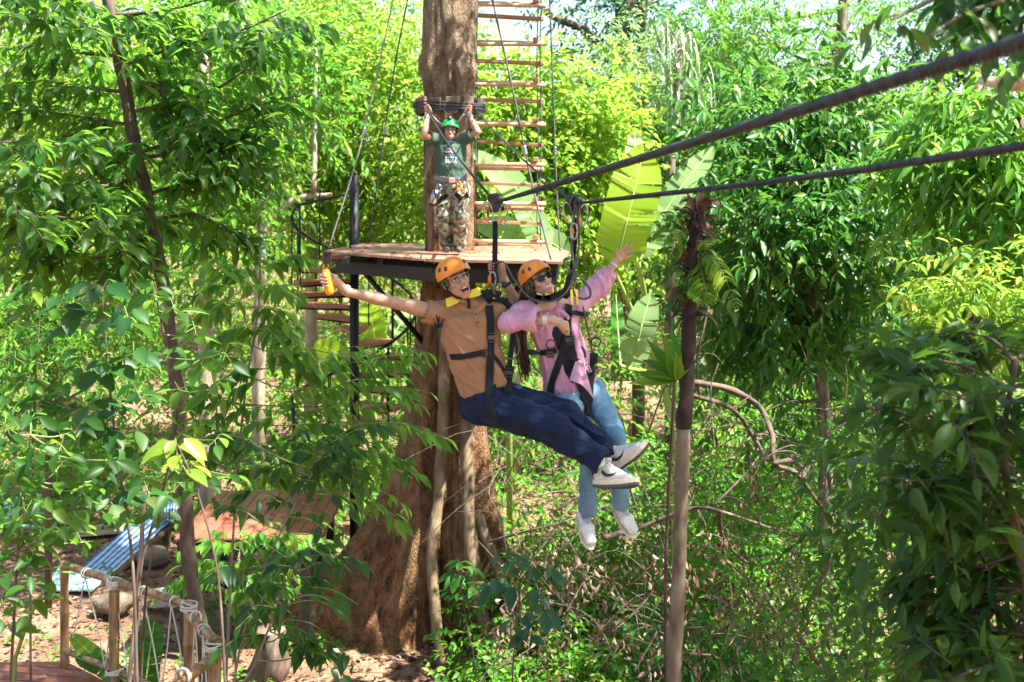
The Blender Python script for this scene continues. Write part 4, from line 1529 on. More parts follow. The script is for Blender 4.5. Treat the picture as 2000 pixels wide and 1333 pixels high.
def helmet(parent, H, R, mat, sc=1.0, tilt=0.0, pad=True):
    """Climbing helmet: dome with a rim that dips at the nape, vents, lining and chin straps."""
    RT = R @ Matrix.Rotation(tilt, 3, 'X')
    def L(x, y, z): return H + RT @ (Vector((x, y, z)) * sc)
    nu, nv = 40, 14
    def shell(off):
        V = []
        for j in range(nv + 1):
            for i in range(nu):
                a = 2 * math.pi * i / nu
                fr = math.sin(a)                       # +1 front
                phm = math.radians(93 - 9 * max(0, fr) + 17 * max(0, -fr) + 5 * math.cos(2 * a))
                ph = phm * j / nv
                ry = .128 if fr > 0 else .122
                x, y, z = (.107 + off) * math.sin(ph) * math.cos(a), (ry + off) * math.sin(ph) * fr, (.108 + off) * math.cos(ph)
                ridge = .004 * max(0, math.cos(5 * a - 1.57)) * math.sin(ph) ** 2 * (off >= 0)
                lip = .006 * (j == nv) + (.012 * max(0, fr) ** 4 if j >= nv - 1 else 0)
                V.append(L(x * (1 + ridge * 8 + lip * 5), y * (1 + ridge * 8 + lip * 5) - .008, z + .035))
        return V
    Vo, Vi = shell(0), shell(-.008)
    F = []
    for j in range(nv):
        for i in range(nu):
            a, b = j * nu + i, j * nu + (i + 1) % nu
            F.append((a, b, b + nu, a + nu)[::-1])
    n = len(Vo)
    F2 = [tuple(k + n for k in f[::-1]) for f in F]
    rim = [(nv * nu + i, nv * nu + (i + 1) % nu, n + nv * nu + (i + 1) % nu, n + nv * nu + i) for i in range(nu)]
    hroot = MB().add(Vo + Vi, F + F2 + rim, True).build('helmet', mat, parent)
    # vents on both sides, front and crown
    for a, ph in ((18, 60), (46, 60), (134, 60), (162, 60), (-48, 60), (228, 60)):
        a, ph = math.radians(a), math.radians(ph)
        nrm = Vector((math.sin(ph) * math.cos(a) / .107, math.sin(ph) * math.sin(a) / .127, math.cos(ph) / .108)).normalized()
        c = Vector((.107 * math.sin(ph) * math.cos(a), .127 * math.sin(ph) * math.sin(a) - .008, .108 * math.cos(ph) + .035))
        up = Vector((0, 0, 1)); up = (up - nrm * up.dot(nrm)).normalized(); sd = up.cross(nrm)
        B = Matrix((sd, nrm, up)).transposed()
        w, h = (.024, .016) if ph < .9 else (.02, .026)
        MB().box(L(*c), (w * sc, .013 * sc, h * sc), RT @ B, .003 * sc).build('vent', M['plastic_black'], hroot)
    # lining band below the rim at the back and sides
    q = MB()
    pts, nrm = [], []
    for i in range(25):
        a = math.radians(150 + i * 10)
        pts.append(L(.086 * math.cos(a), .104 * math.sin(a) - .008, .004)); nrm.append(RT @ Vector((math.cos(a), math.sin(a), 0)))
    q.ribbon(pts, nrm, .045 * sc, .008 * sc)
    q.build('lining', M['padding'], hroot)
    for s in (-1, 1):
        pp = bez([L(s * .088, .03, .01), L(s * .075, .018, -.06), L(s * .048, .055, -.108), L(0, .066, -.128)], 5)
        MB().ribbon(pp, [RT @ Vector((s, .5, -.2))] * len(pp), .014 * sc, .003).build('chin_strap', M['webbing'], hroot)
        pp = bez([L(s * .085, -.06, .0), L(s * .080, -.03, -.045), L(s * .066, .02, -.075)], 5)
        MB().ribbon(pp, [RT @ Vector((s, 0, 0))] * len(pp), .012 * sc, .003).build('chin_strap', M['webbing'], hroot)
    return hroot


def finger(b, pts, r=.0088):
    b.chain(pts, [r * 1.08, r, r * .95, r * .82][:len(pts)] if len(pts) > 2 else [r, r * .85], .005)


def fist(b, wrist, grip, axis, knuck, palm_back, sc=1.0):
    """Hand closed on a bar. grip: bar point at the palm; axis: along the bar (thumb end positive); knuck: unit vector from
    the bar to the knuckles; palm_back: unit vector from the bar to the back of the hand."""
    g, ax, kn, pb = Vector(grip), Vector(axis).normalized(), Vector(knuck).normalized(), Vector(palm_back).normalized()
    rb = .021 * sc
    b.ecap(g + pb * (rb + .014 * sc) - ax * .026 * sc - kn * .012 * sc, g + pb * (rb + .014 * sc) + ax * .026 * sc - kn * .012 * sc, (.036 * sc, .015 * sc), (.036 * sc, .015 * sc), tuple(kn), .012)
    b.cap(wrist, g + pb * (rb + .014 * sc) - kn * .03 * sc, .026 * sc, .026 * sc, .02)
    for i in range(4):
        o = ax * (.031 - .0205 * i) * sc
        ln = (1.0, 1.08, 1.0, .85)[i]
        pts = [g + pb * (rb + .010 * sc) + kn * .022 * sc + o,
               g + kn * (rb + .016 * sc) * ln + pb * .006 * sc + o * 1.02,
               g + kn * (rb + .006 * sc) * ln - pb * .024 * sc + o,
               g - pb * (rb + .010 * sc) - kn * .008 * sc * ln + o * .97]
        finger(b, pts, (.0092, .0095, .009, .0078)[i] * sc)
    th = [g + pb * .022 * sc - kn * .026 * sc + ax * .034 * sc, g - kn * .022 * sc - pb * .002 * sc + ax * .046 * sc, g - pb * (rb + .008 * sc) + kn * .004 * sc + ax * .044 * sc]
    b.chain(th, [.013 * sc, .0105 * sc, .0088 * sc], .006)


def open_hand(b, wrist, d, thumb, nrm, sc=1.0, spread=.16, curl=.16):
    """Open hand: d from wrist to fingertips, thumb direction in the palm plane, nrm out of the palm."""
    d, n = Vector(d).normalized(), Vector(nrm)
    n = (n - d * n.dot(d)).normalized()
    s = n.cross(d)
    if s.dot(Vector(thumb)) < 0: s = -s
    w = Vector(wrist)
    b.ecap(w + d * .03 * sc, w + d * .075 * sc, (.030 * sc, .014 * sc), (.038 * sc, .012 * sc), tuple(s), .012)
    b.cap(w - d * .02 * sc, w + d * .03 * sc, .024 * sc, .022 * sc, .015)
    for i in range(4):
        o = (.030 - .020 * i) * sc
        base = w + d * (.086, .091, .087, .078)[i] * sc + s * o
        fd = (d + s * (1.5 - i) * spread).normalized()
        ln = (.068, .076, .070, .054)[i] * sc
        p1 = base + fd * ln * .45 + n * curl * ln * .2
        p2 = p1 + (fd + n * curl).normalized() * ln * .30
        p3 = p2 + (fd + n * curl * 2.2).normalized() * ln * .25
        finger(b, [base - fd * .01, p1, p2, p3], (.0088, .009, .0086, .0075)[i] * sc)
    t0 = w + d * .03 * sc + s * .024 * sc + n * .006 * sc
    t1 = t0 + (d * .55 + s * .8 + n * .2).normalized() * .040 * sc
    t2 = t1 + (d * .85 + s * .5 + n * .15).normalized() * .030 * sc
    b.chain([t0, t1, t2], [.0135 * sc, .011 * sc, .0085 * sc], .008)


def cuff(parent, name, c, axis, r, w, mat, th=.004):
    ax = Vector(axis).normalized(); o1 = ax.orthogonal().normalized(); o2 = ax.cross(o1)
    pts, ns = [], []
    for i in range(25):
        a = 2 * math.pi * i / 24
        v = o1 * math.cos(a) + o2 * math.sin(a)
        pts.append(Vector(c) + v * r); ns.append(v)
    return MB().ribbon(pts, ns, w, th).build(name, mat, parent)


def sneaker(parent, ankle, heel, toe, down, logo_side):
    """Low white trainer with cream midsole, dark outsole, tongue, laces and a black curved mark on its side."""
    heel, toe, dn = Vector(heel), Vector(toe), Vector(down)
    f = (toe - heel); Ln = f.length; f.normalize()
    dn = (dn - f * dn.dot(f)).normalized(); u = -dn
    s = f.cross(u)
    def L(x, y, z): return heel + f * x * Ln + s * y + u * z
    b = Blob()
    b.ecap(L(.11, 0, .060), L(.42, 0, .060), (.036, .048), (.041, .046), tuple(s), .02)
    b.ecap(L(.42, 0, .056), L(.84, 0, .040), (.043, .044), (.042, .028), tuple(s), .02)
    b.cap(L(.14, 0, .06), L(.21, 0, .125), .037, .043, .02)
    b.cap(L(.28, 0, .095), L(.56, 0, .066), .038, .031, .02)
    b.ell(ankle, (.03, .03, .03), None, .02)
    V, Q = b.mesh('upper', .005)
    t = body_obj('shoe', V, Q, M['white_leather'], parent)
    prof = [(.0, .012), (.015, .024), (.06, .032), (.2, .036), (.42, .036), (.62, .044), (.78, .046), (.9, .040), (.96, .028), (1.0, .010)]
    def outline(k, z, lift=.020):
        pr = [(x, y * k, z + lift * max(0, (x - .6) / .4) ** 2 + .006 * max(0, (.1 - x) / .1)) for x, y in prof]
        return [L(x, y, zz) for x, y, zz in pr] + [L(x, -y, zz) for x, y, zz in reversed(pr)]
    def slab(*levels):
        rings = [outline(k, z) for k, z in levels]
        n = len(rings[0]); VV = sum(rings, [])
        FF = [tuple(range(n - 1, -1, -1)), tuple(range(n * (len(rings) - 1), n * len(rings)))]
        for j in range(len(rings) - 1):
            FF += [(j * n + i, j * n + (i + 1) % n, (j + 1) * n + (i + 1) % n, (j + 1) * n + i) for i in range(n)]
        return MB().add(VV, [f[::-1] for f in FF])
    slab((1.0, .002), (1.05, .008), (1.05, .024), (1.01, .032)).build('midsole', M['cream_rubber'], t)
    slab((.92, -.012), (1.02, -.006), (1.03, .004)).build('outsole', M['dark_rubber'], t)
    bv = bvh_of(V, Q)
    def side(x, z, sg, out=.003):
        o = L(x, sg * .2, z)
        loc, n, i, d = bv.ray_cast(o, -s * sg)
        return (loc + s * sg * out) if loc is not None else L(x, sg * .042, z)
    for sg in logo_side:
        lo = [(.60, .082), (.50, .054), (.40, .046), (.30, .052), (.24, .070)]
        hi = [(.60, .072), (.50, .056), (.42, .054), (.34, .058), (.26, .072)]
        hi = [(.62, .086), (.50, .066), (.40, .064), (.32, .072), (.255, .092)]
        n = 5
        V2 = [side(x, z, sg) for x, z in lo] + [side(x, z, sg) for x, z in hi]
        V3 = [p + s * sg * .002 for p in V2]
        F = [(i, i + 1, n + i + 1, n + i) for i in range(n - 1)]
        MB().add(V2 + V3, [tuple(k + 2 * n for k in f_) for f_ in F] + F).build('swoosh_mark', M['plastic_black'], t)
        MB().ribbon([side(.04, .085, sg), side(.03, .06, sg)], [s * sg] * 2, .03, .002).build('heel_tab', M['plastic_black'], t)
    q = MB()
    for k in range(5):
        x = .33 + .07 * k; z = .142 - .017 * k
        q.tube(bez([L(x, -.028, z - .012), L(x - .01, 0, z + .002), L(x + .02, .028, z - .012)], 4), .0042, 6)
    q.build('lace', M['white_canvas'], t)
    cuff(t, 'collar', L(.20, 0, .150), (u - f * .2), .044, .016, M['white_leather'], .008)
    return t


def slip_on(parent, ankle, heel, toe, down):
    heel, toe, dn = Vector(heel), Vector(toe), Vector(down)
    f = toe - heel; Ln = f.length; f.normalize()
    dn = (dn - f * dn.dot(f)).normalized(); u = -dn; s = f.cross(u)
    def L(x, y, z): return heel + f * x * Ln + s * y + u * z
    b = Blob()
    b.ecap(L(.12, 0, .03), L(.5, 0, .034), (.033, .038), (.045, .034), tuple(s), .02)
    b.ecap(L(.5, 0, .034), L(.86, 0, .024), (.047, .034), (.037, .022), tuple(s), .02)
    b.ell(L(.27, 0, .075), (.05, .027, .034), Matrix((f, s, u)).transposed(), .012, True)
    V, Q = b.mesh('upper', .004)
    t = body_obj('shoe', V, Q, M['white_canvas'], parent)
    prof = [(.0, .014), (.06, .030), (.25, .036), (.5, .046), (.72, .048), (.9, .036), (1.0, .012)]
    a = [L(x, y, -.002) for x, y in prof] + [L(x, -y, -.002) for x, y in reversed(prof)]
    c = [p - u * .012 for p in a]; n = len(a)
    MB().add(a + c, [tuple(range(n)), tuple(range(2 * n - 1, n - 1, -1))] + [(i, n + i, n + (i + 1) % n, (i + 1) % n) for i in range(n)]).build('sole', M['cream_rubber'], t)
    return t


def buckle(p, n, t, w, parent):
    n = Vector(n).normalized(); t = Vector(t).normalized(); t = (t - n * t.dot(n)).normalized(); s = t.cross(n)
    R = Matrix((s, n, t)).transposed()
    q = MB()
    q.box(Vector(p) + n * .006, (w * 1.15, .012, .03), R, .003)
    q.box(Vector(p) + n * .008 + t * .026, (w * 1.05, .008, .008), R, .002)
    q.box(Vector(p) + n * .008 - t * .026, (w * 1.05, .008, .008), R, .002)
    return q.build('buckle', M['plastic_black'], parent)


def strap(S, pts, w, parent, name='strap', mat=None, out=.006, Y=None, n=6):
    ps, ns = S.path(pts, out, n, Y)
    return MB().ribbon(ps, ns, w, .004).build(name, mat or M['webbing'], parent), ps, ns


# ------------------------------------------------------------------ the man in the tan shirt
def rider_man():
    root = thing('person', 'man in tan shirt and navy trousers hanging from the zip line with one arm out', 'person', P(945, 790, 7.15), 'people on the zip line')
    H = P(889, 545, 7.12)
    R = frame_from((.40, -.90, .14), (-.34, -.02, .94))
    skin = (.40, .235, .145)
    neck = P(914, 592, 7.17)
    chest, waist, hip = P(919, 632, 7.17), P(932, 705, 7.16), P(953, 772, 7.15)
    shR, shL = P(852, 611, 7.17), P(968, 606, 7.2)
    elR, wrR = P(764, 590, 7.07), P(680, 571, 6.97)
    elL, wrL = P(1019, 612, 7.42), P(985, 548, 7.36)
    gripR, gripL = P(640, 549, 6.9), P(966, 522, 7.33)
    side = (shL - shR).normalized()
    b = Blob()
    head_ops(b, H, R, 1.0, 'open')
    b.cap(H + R @ Vector((0, -.02, -.06)), neck, .056, .058, .025)
    b.ecap(chest, waist, (.135, .085), (.12, .08), tuple(side))
    b.ecap(waist, hip, (.12, .08), (.13, .09), tuple(side))
    b.chain([neck.lerp(shR, .3), shR], [.05, .05]); b.chain([neck.lerp(shL, .3), shL], [.05, .05])
    b.chain([shR, shR.lerp(elR, .5), elR, elR.lerp(wrR, .35), wrR], [.05, .047, .036, .038, .025], .012)
    b.chain([shL, shL.lerp(elL, .5), elL, elL.lerp(wrL, .35), wrL], [.05, .045, .036, .038, .025], .012)
    fist(b, wrR, gripR, P(636, 515, 6.9) - P(648, 578, 6.9), (-1, -.1, .15), (.25, 1, 0))
    fist(b, wrL, gripL, P(967, 500, 7.3) - P(966, 545, 7.3), (-.85, .4, .1), (.45, .85, .1), .95)
    V, Q = b.mesh('body', .0042)
    col = np.tile(np.array(skin), (len(V), 1))
    head_tint(V, col, H, R, 1.0, 'open', skin, (.42, .17, .14))
    body = body_obj('body', V, Q, M['skin'], root, col)
    face_details(body, H, R, 1.0, 'open', M['hair'])
    # short hair showing under the helmet
    hb = Blob()
    hb.ell(H + R @ Vector((0, -.022, .02)), (.081, .098, .085), R)
    hb.ell(H + R @ Vector((0, .06, -.06)), (.1, .075, .12), R, .01, True)
    hV, hQ = hb.mesh('hair', .006)
    body_obj('hair', hV, hQ, M['hair'], root)
    helmet(root, H, R, M['helmet_orange'], 1.0, -.06)
    # glasses
    gl = MB()
    for s in (-1, 1):
        pts = [H + R @ Vector((s * .032 + .023 * math.cos(a), .1005 - .1 * abs(s * .032 + .023 * math.cos(a)) * .35, -.002 + .020 * math.sin(a))) for a in np.linspace(0, 2 * math.pi, 21)]
        gl.tube(pts, .0016, 6)
        gl.tube([H + R @ Vector((s * .054, .092, .004)), H + R @ Vector((s * .082, .0, .006))], .0016, 6)
    gl.tube(bez([H + R @ Vector((-.01, .104, .002)), H + R @ Vector((0, .109, .006)), H + R @ Vector((.01, .104, .002))], 4), .0016, 6)
    gl.build('glasses', M['frame_metal'], root)
    # shirt
    s = Blob()
    s.ecap(chest + Vector((0, 0, .005)), P(918, 660, 7.17), (.172, .118), (.178, .122), tuple(side), .03)
    s.ecap(P(918, 660, 7.17), waist, (.178, .122), (.160, .116), tuple(side), .03)
    s.ecap(waist, P(947, 756, 7.15), (.160, .116), (.170, .120), tuple(side), .03)
    s.chain([neck, shR], [.062, .062], .03); s.chain([neck, shL], [.062, .06], .03)
    s.chain([shR, P(829, 608, 7.14)], [.066, .066], .03)
    s.chain([shL, P(990, 616, 7.3)], [.066, .066], .03)
    s.cap(P(800, 600, 7.12), P(818, 604, 7.13), .075, .075, .004, True)
    s.ell(H + R @ Vector((0, 0, -.105)), (.07, .068, .035), R, .01, True)
    sV, sQ = s.mesh('shirt', .0065)
    sV = fold(sV, sQ, .0085, 13, (P(835, 610, 7) - P(990, 740, 7)), 3.6, 7.0)
    shirt = body_obj('shirt', sV, sQ, M['tan_cloth'], root)
    # collar and placket with buttons
    S0 = Surf((sV, sQ))
    for pts in ([(885, 590), (900, 600), (922, 610)], [(948, 590), (940, 600), (926, 611)]):
        ps, ns = S0.path(pts, .006); MB().ribbon(ps, ns, .03, .005).build('collar', M['tan_cloth'], shirt)
    ps, ns = S0.path([(923, 600), (930, 622), (936, 640)], .003); MB().ribbon(ps, ns, .026, .004).build('placket', M['tan_cloth'], shirt)
    for px, py in ((925, 606), (929, 616), (933, 630)):
        p, n = S0.hit(px, py, .007); MB().ball(p, .0055, 8, 6).build('button', M['plastic_black'], shirt)
    # dark print on the shoulder
    for k, (x0, y0, x1, y1) in enumerate(((852, 640, 846, 622), (855, 641, 858, 618), (858, 640, 867, 622), (852, 641, 864, 634), (856, 630, 852, 616))):
        ps, ns = S0.path([(x0, y0), ((x0 + x1) / 2, (y0 + y1) / 2), (x1, y1)], .0035, 3)
        MB().ribbon(ps, ns, [.006, .009, .010, .009, .008, .006, .003][:len(ps)], .001).build('print', M['navy_cloth'], shirt)
    # trousers
    t = Blob()
    hpR, hpL = P(968, 796, 7.06), P(990, 779, 7.2)
    knR, knL = P(1080, 836, 6.88), P(1104, 812, 7.02)
    anR, anL = P(1166, 897, 6.80), P(1180, 885, 6.98)
    t.ecap(P(948, 764, 7.15), P(950, 790, 7.14), (.158, .118), (.165, .13), tuple(side), .04)
    t.ell(P(945, 796, 7.17), (.135, .14, .115), None, .05)
    t.chain([hpR, knR, knR.lerp(anR, .5), anR], [.108, .092, .086, .076], .025)
    t.chain([hpL, knL, knL.lerp(anL, .5), anL], [.108, .092, .084, .072], .025)
    t.cap(anR + (anR - knR).normalized() * .062, anR + (anR - knR).normalized() * .09, .066, .066, .004, True)
    t.cap(anL + (anL - knL).normalized() * .060, anL + (anL - knL).normalized() * .09, .062, .062, .004, True)
    tV, tQ = t.mesh('trousers', .0068)
    tV = fold(tV, tQ, .017, 8, (knR - hpR) + Vector((0, 0, .12)), 2.6, 5.0)
    body_obj('trousers', tV, tQ, M['navy_cloth'], root)
    # feet
    for an, heel, toe, dn, lg in ((anR, P(1160, 950, 6.84), P(1247, 950, 6.68), (.02, -.48, -1), (-1, 1)), (anL, P(1194, 926, 7.0), P(1270, 873, 6.86), (.55, -.12, -.84), (-1, 1))):
        sh = sneaker(root, an + (toe - heel).normalized() * .02, heel, toe, dn, lg)
        u = -(Vector(dn).normalized())
        mid = heel.lerp(toe, .2) + u * .1
        MB().tube([an, mid], [.042, .040], 14).build('sock', M['sock'], root)
        cuff(root, 'sock_band', an.lerp(mid, .45), mid - an, .0425, .008, M['helmet_green'], .003)
    cuff(root, 'wristband', wrR.lerp(gripR, .12) + Vector((0, .01, .005)), (wrR - gripR), .031, .02, M['band_cream'])
    cuff(root, 'watch_strap', wrL.lerp(elL, .1), (wrL - elL), .031, .022, M['plastic_black'])
    p = wrL.lerp(elL, .1) + Vector((-.012, -.03, .004))
    MB().box(p, (.034, .012, .036), None, .004).build('watch', M['plastic_black'], root)
    # harness
    S = Surf((sV, sQ), (tV, tQ))
    h = MB()
    ps, ns = S.path([(956, 598), (957, 640), (957, 690), (956, 740), (957, 780), (962, 806), (972, 822)], .010, 6)
    h.ribbon(ps, ns, .05, .005)
    har = h.build('harness', M['webbing'], root)
    strap(S, [(1006, 612), (1003, 650), (998, 690), (994, 730), (992, 772)], .034, har, 'strap')
    strap(S, [(996, 715), (994, 740), (992, 770)], .055, har, 'strap', out=.012)
    strap(S, [(881, 697), (905, 697), (930, 692), (950, 688)], .036, har, 'chest_strap')
    strap(S, [(958, 690), (972, 706), (984, 726), (993, 742)], .026, har, 'strap')
    strap(S, [(950, 590), (970, 582), (987, 594), (1004, 612)], .05, har, 'shoulder_strap', out=.012)
    strap(S, [(876, 595), (894, 591), (912, 584), (938, 577)], .055, har, 'collar_pad', M['webbing_yellow'], out=.045)
    strap(S, [(915, 572), (916, 598)], .02, har, 'collar_loop', out=.052)
    strap(S, [(936, 577), (955, 574), (978, 579)], .06, har, 'collar_pad', M['webbing'], out=.042)
    for x in (962, 972):
        strap(S, [(x, 566), (x + 1, 592)], .014, har, 'yellow_loop', M['webbing_yellow'], out=.055)
    for px, py, w in ((950, 690, .04), (993, 728, .05), (914, 582, .02), (957, 660, .045)):
        p, n = S.hit(px, py, .012); buckle(p, n, (1, 0, .05) if py == 690 else (0, 0, 1), w, har)
    pp = bez([P(1004, 640, 7.1), P(1014, 680, 7.06), P(1004, 700, 7.04), P(990, 700, 7.05)], 6)
    MB().tube(pp, .006, 6).build('gear_cord', M['rope_dark'], har)
    # floating handle with the action camera in the right hand
    g = thing('camera_grip', 'orange floating handle with small black action camera in the outstretched hand', 'camera grip', gripR)
    ax = (P(636, 515, 6.9) - P(648, 578, 6.9)).normalized()
    base, top = gripR - ax * .088, gripR + ax * .075
    MB().tube([base.lerp(top, f) for f in (0, .04, .15, .5, .85, .96, 1)], [.012, .024, .028, .026, .026, .02, .008], 16).build('handle', M['grip_orange'], g)
    loop = [top + ax * .008 + Vector((math.cos(a) * .012, 0, math.sin(a) * .014)) for a in np.linspace(0, 2 * math.pi, 13)]
    MB().tube(loop, .005, 6).build('lanyard_loop', M['grip_orange'], g)
    cc = P(640, 503, 6.9)
    MB().box(cc, (.047, .034, .072), Matrix.Rotation(.05, 3, 'Y'), .005).build('camera_body', M['plastic_black'], g)
    MB().tube([cc + Vector((-.008, -.016, .018)), cc + Vector((-.008, -.026, .018))], .012, 14).build('camera_lens', M['lens_dark'], g)
    MB().box((cc + top) / 2, (.016, .014, .05), None, .003).build('mount', M['plastic_black'], g)
    return root

# ------------------------------------------------------------------ the woman in the pink shirt
def rider_woman():
    root = thing('person', 'woman in pink shirt, jeans and sunglasses hanging from the zip line with one hand raised', 'person', P(1115, 755, 7.3), 'people on the zip line')
    H = P(1050, 548, 7.25)
    R = frame_from((.47, -.82, .33), (-.40, .06, .90))
    skin = (.50, .31, .215)
    neck = P(1068, 594, 7.3)
    chest, waist, hip = P(1082, 640, 7.32), P(1102, 700, 7.33), P(1122, 752, 7.33)
    shR, shL = P(1022, 606, 7.25), P(1128, 600, 7.38)
    elR, wrR = P(990, 632, 7.08), P(1080, 625, 7.0)
    elL, wrL = P(1168, 560, 7.5), P(1203, 511, 7.52)
    side = (shL - shR).normalized()
    b = Blob()
    head_ops(b, H, R, .95, 'smile', True)
    b.cap(H + R @ Vector((0, -.02, -.055)), neck, .046, .05, .025)
    b.ecap(chest, waist, (.12, .08), (.105, .075), tuple(side)); b.ecap(waist, hip, (.105, .075), (.13, .09), tuple(side))
    b.chain([neck, shR], [.05, .043]); b.chain([neck, shL], [.05, .043])
    b.chain([shR, elR, elR.lerp(wrR, .4), wrR], [.043, .034, .033, .0225], .012)
    b.chain([shL, elL, elL.lerp(wrL, .4), wrL], [.043, .034, .033, .0225], .012)
    strap_pt = P(1107, 650, 7.0)
    fist(b, wrR, P(1101, 640, 7.02), (-.15, -.2, 1), (.8, -.1, -.6), (.3, -.9, .25), .88)
    open_hand(b, wrL, P(1228, 489, 7.5) - wrL, (-.3, -.2, .9), (.2, -.9, -.2), .9, .2, .12)
    knR, knL = P(1150, 862, 7.1), P(1203, 852, 7.12)
    anR, anL = P(1146, 1010, 7.26), P(1214, 1000, 7.28)
    hpR, hpL = P(1102, 765, 7.28), P(1157, 762, 7.36)
    for hp, kn, an in ((hpR, knR, anR), (hpL, knL, anL)):
        b.chain([hip, hp, kn, kn.lerp(an, .4), an], [.07, .065, .045, .043, .030], .02)
    heelR, toeR = P(1131, 1003, 7.3), P(1156, 1073, 7.12)
    heelL, toeL = P(1203, 994, 7.32), P(1241, 1050, 7.16)
    for an, he, to in ((anR, heelR, toeR), (anL, heelL, toeL)):
        b.chain([an, he.lerp(to, .3) + (to - he).normalized().cross(Vector((1, 0, 0))) * -.02, he.lerp(to, .8)], [.030, .028, .018], .015)
    V, Q = b.mesh('body', .0042)
    col = np.tile(np.array(skin), (len(V), 1))
    head_tint(V, col, H, R, .95, 'smile', skin, (.56, .16, .15))
    body = body_obj('body', V, Q, M['skin'], root, col)
    face_details(body, H, R, .95, 'smile', M['hair_brown'], eyes=False)
    helmet(root, H, R, M['helmet_orange'], .97, -.02)
    # cloth band under the helmet
    pts, ns = [], []
    for i in range(13):
        a = math.radians(-5 + i * 190 / 12)
        v = Vector((.080 * math.cos(a), .098 * math.sin(a) - .008, .052)); pts.append(H + R @ (v * .95)); ns.append(R @ Vector((math.cos(a), math.sin(a), .35)))
    MB().ribbon(pts, ns, .03, .006).build('headband', M['padding'], root)
    # long hair: strands fall behind the shoulder
    rnd = random.Random(5)
    hair = MB()
    for k in range(70):
        a = rnd.uniform(-.2, 1)
        st = H + R @ Vector((rnd.uniform(.02, .082), rnd.uniform(-.10, .012), rnd.uniform(-.05, .02)))
        m1 = P(1014 + rnd.uniform(-4, 14), 606 + rnd.uniform(-8, 8), 7.36 + rnd.uniform(-.04, .06))
        m2 = P(1014 + rnd.uniform(-9, 13), 665 + rnd.uniform(-10, 10), 7.40 + rnd.uniform(-.05, .05))
        en = P(1026 + rnd.uniform(-9, 12), 735 + rnd.uniform(-36, 12), 7.40 + rnd.uniform(-.04, .04))
        pp = bez([st, m1, m2, en], 5)
        hair.tube(pp, [.007 + .0015 * rnd.random()] * (len(pp) - 3) + [.006, .004, .0015], 5)
    hb = Blob(); hb.ell(H + R @ Vector((0, -.022, .012)), (.079, .097, .088), R); hb.ell(H + R @ Vector((0, .075, -.05)), (.068, .075, .13), R, .01, True)
    hV, hQ = hb.mesh('hair', .006)
    hair.add(hV, [tuple(q) for q in hQ], True)
    for s in (-1, 1):
        for k in range(10):
            st = H + R @ Vector((s * (.070 + .006 * rnd.random()), .03 - .012 * k * .5, .02))
            pp = bez([st, H + R @ Vector((s * .078, .02 - .008 * k, -.05)), H + R @ Vector((s * .070, -.01 - .006 * k, -.115)), neck + Vector((s * -.05, .02, -.03 - .01 * k))], 4)
            hair.tube(pp, .0055, 5)
    hair.build('hair', M['hair_brown'], root)
    # sunglasses
    sg = MB()
    for s in (-1, 1):
        ring = []
        for i in range(14):
            a = 2 * math.pi * i / 14
            x = .0275 * math.copysign(abs(math.cos(a)) ** .7, math.cos(a)); z = .0215 * math.copysign(abs(math.sin(a)) ** .75, math.sin(a)) * (1.0 if math.sin(a) > 0 else 1.05)
            ring.append((s * .031 + x, z))
        V_ = [H + R @ (Vector((x, .1035 - .12 * abs(x), z)) * .95) for x, z in ring] + [H + R @ (Vector((x, .0975 - .12 * abs(x), z)) * .95) for x, z in ring]
        n = 14
        sg.add(V_, [tuple(range(n)), tuple(range(2 * n - 1, n - 1, -1))] + [(i, n + i, n + (i + 1) % n, (i + 1) % n) for i in range(n)])
        sg.tube([H + R @ Vector((s * .053, .092, .010)), H + R @ Vector((s * .080, .0, .010))], .0035, 6)
    sg.tube([H + R @ Vector((-.012, .098, .008)), H + R @ Vector((.012, .098, .008))], .003, 6)
    sg.build('sunglasses', M['lens_dark'], root)
    # black top, then the open pink shirt over it
    s = Blob()
    s.ecap(P(1090, 652, 7.31), P(1106, 700, 7.31), (.125, .108), (.122, .100), tuple(side), .03)
    s.ecap(P(1106, 700, 7.31), P(1117, 735, 7.31), (.122, .100), (.135, .108), tuple(side), .03)
    kV, kQ = s.mesh('top', .0065)
    kV = fold(kV, kQ, .004, 12, side, 3, 1.0)
    body_obj('top', kV, kQ, M['black_cloth'], root)
    s = Blob()
    s.ecap(P(1080, 628, 7.31), waist, (.155, .118), (.150, .116), tuple(side), .03)
    s.ecap(waist, P(1114, 752, 7.31), (.150, .116), (.172, .126), tuple(side), .03)
    s.chain([P(1052, 602, 7.3), shR], [.05, .056], .03); s.chain([P(1090, 598, 7.33), shL], [.05, .056], .03)
    s.chain([shR, elR + Vector((.015, 0, 0)), elR.lerp(wrR, .36)], [.055, .057, .050], .03)
    s.cap(elR.lerp(wrR, .40), elR.lerp(wrR, .62), .054, .080, .015)
    s.cap(elR.lerp(wrR, .54), elR.lerp(wrR, .95), .055, .095, .004, True)
    s.chain([shL, elL], [.060, .066], .03); s.chain([elL, elL.lerp(wrL, .42)], [.066, .060], .03)
    s.cap(elL.lerp(wrL, .42), elL.lerp(wrL, .52), .050, .058, .01)
    s.cap(elL.lerp(wrL, .56), elL.lerp(wrL, .9), .045, .05, .006, True)
    # front opening, wide at the neck and closing at the hem
    s.ecap(P(1082, 592, 7.14), P(1114, 668, 7.14), (.074, .14), (.095, .13), tuple(side), .008)
    s.ops[-1] = s.ops[-1][:5] + (True,)
    s.ecap(P(1114, 668, 7.14), P(1126, 728, 7.14), (.095, .13), (.06, .13), tuple(side), .008)
    s.ops[-1] = s.ops[-1][:5] + (True,)
    pV, pQ = s.mesh('shirt', .0065)
    pV = fold(pV, pQ, .014, 9, Vector((.25, 0, -1)), 3.2, 4.0)
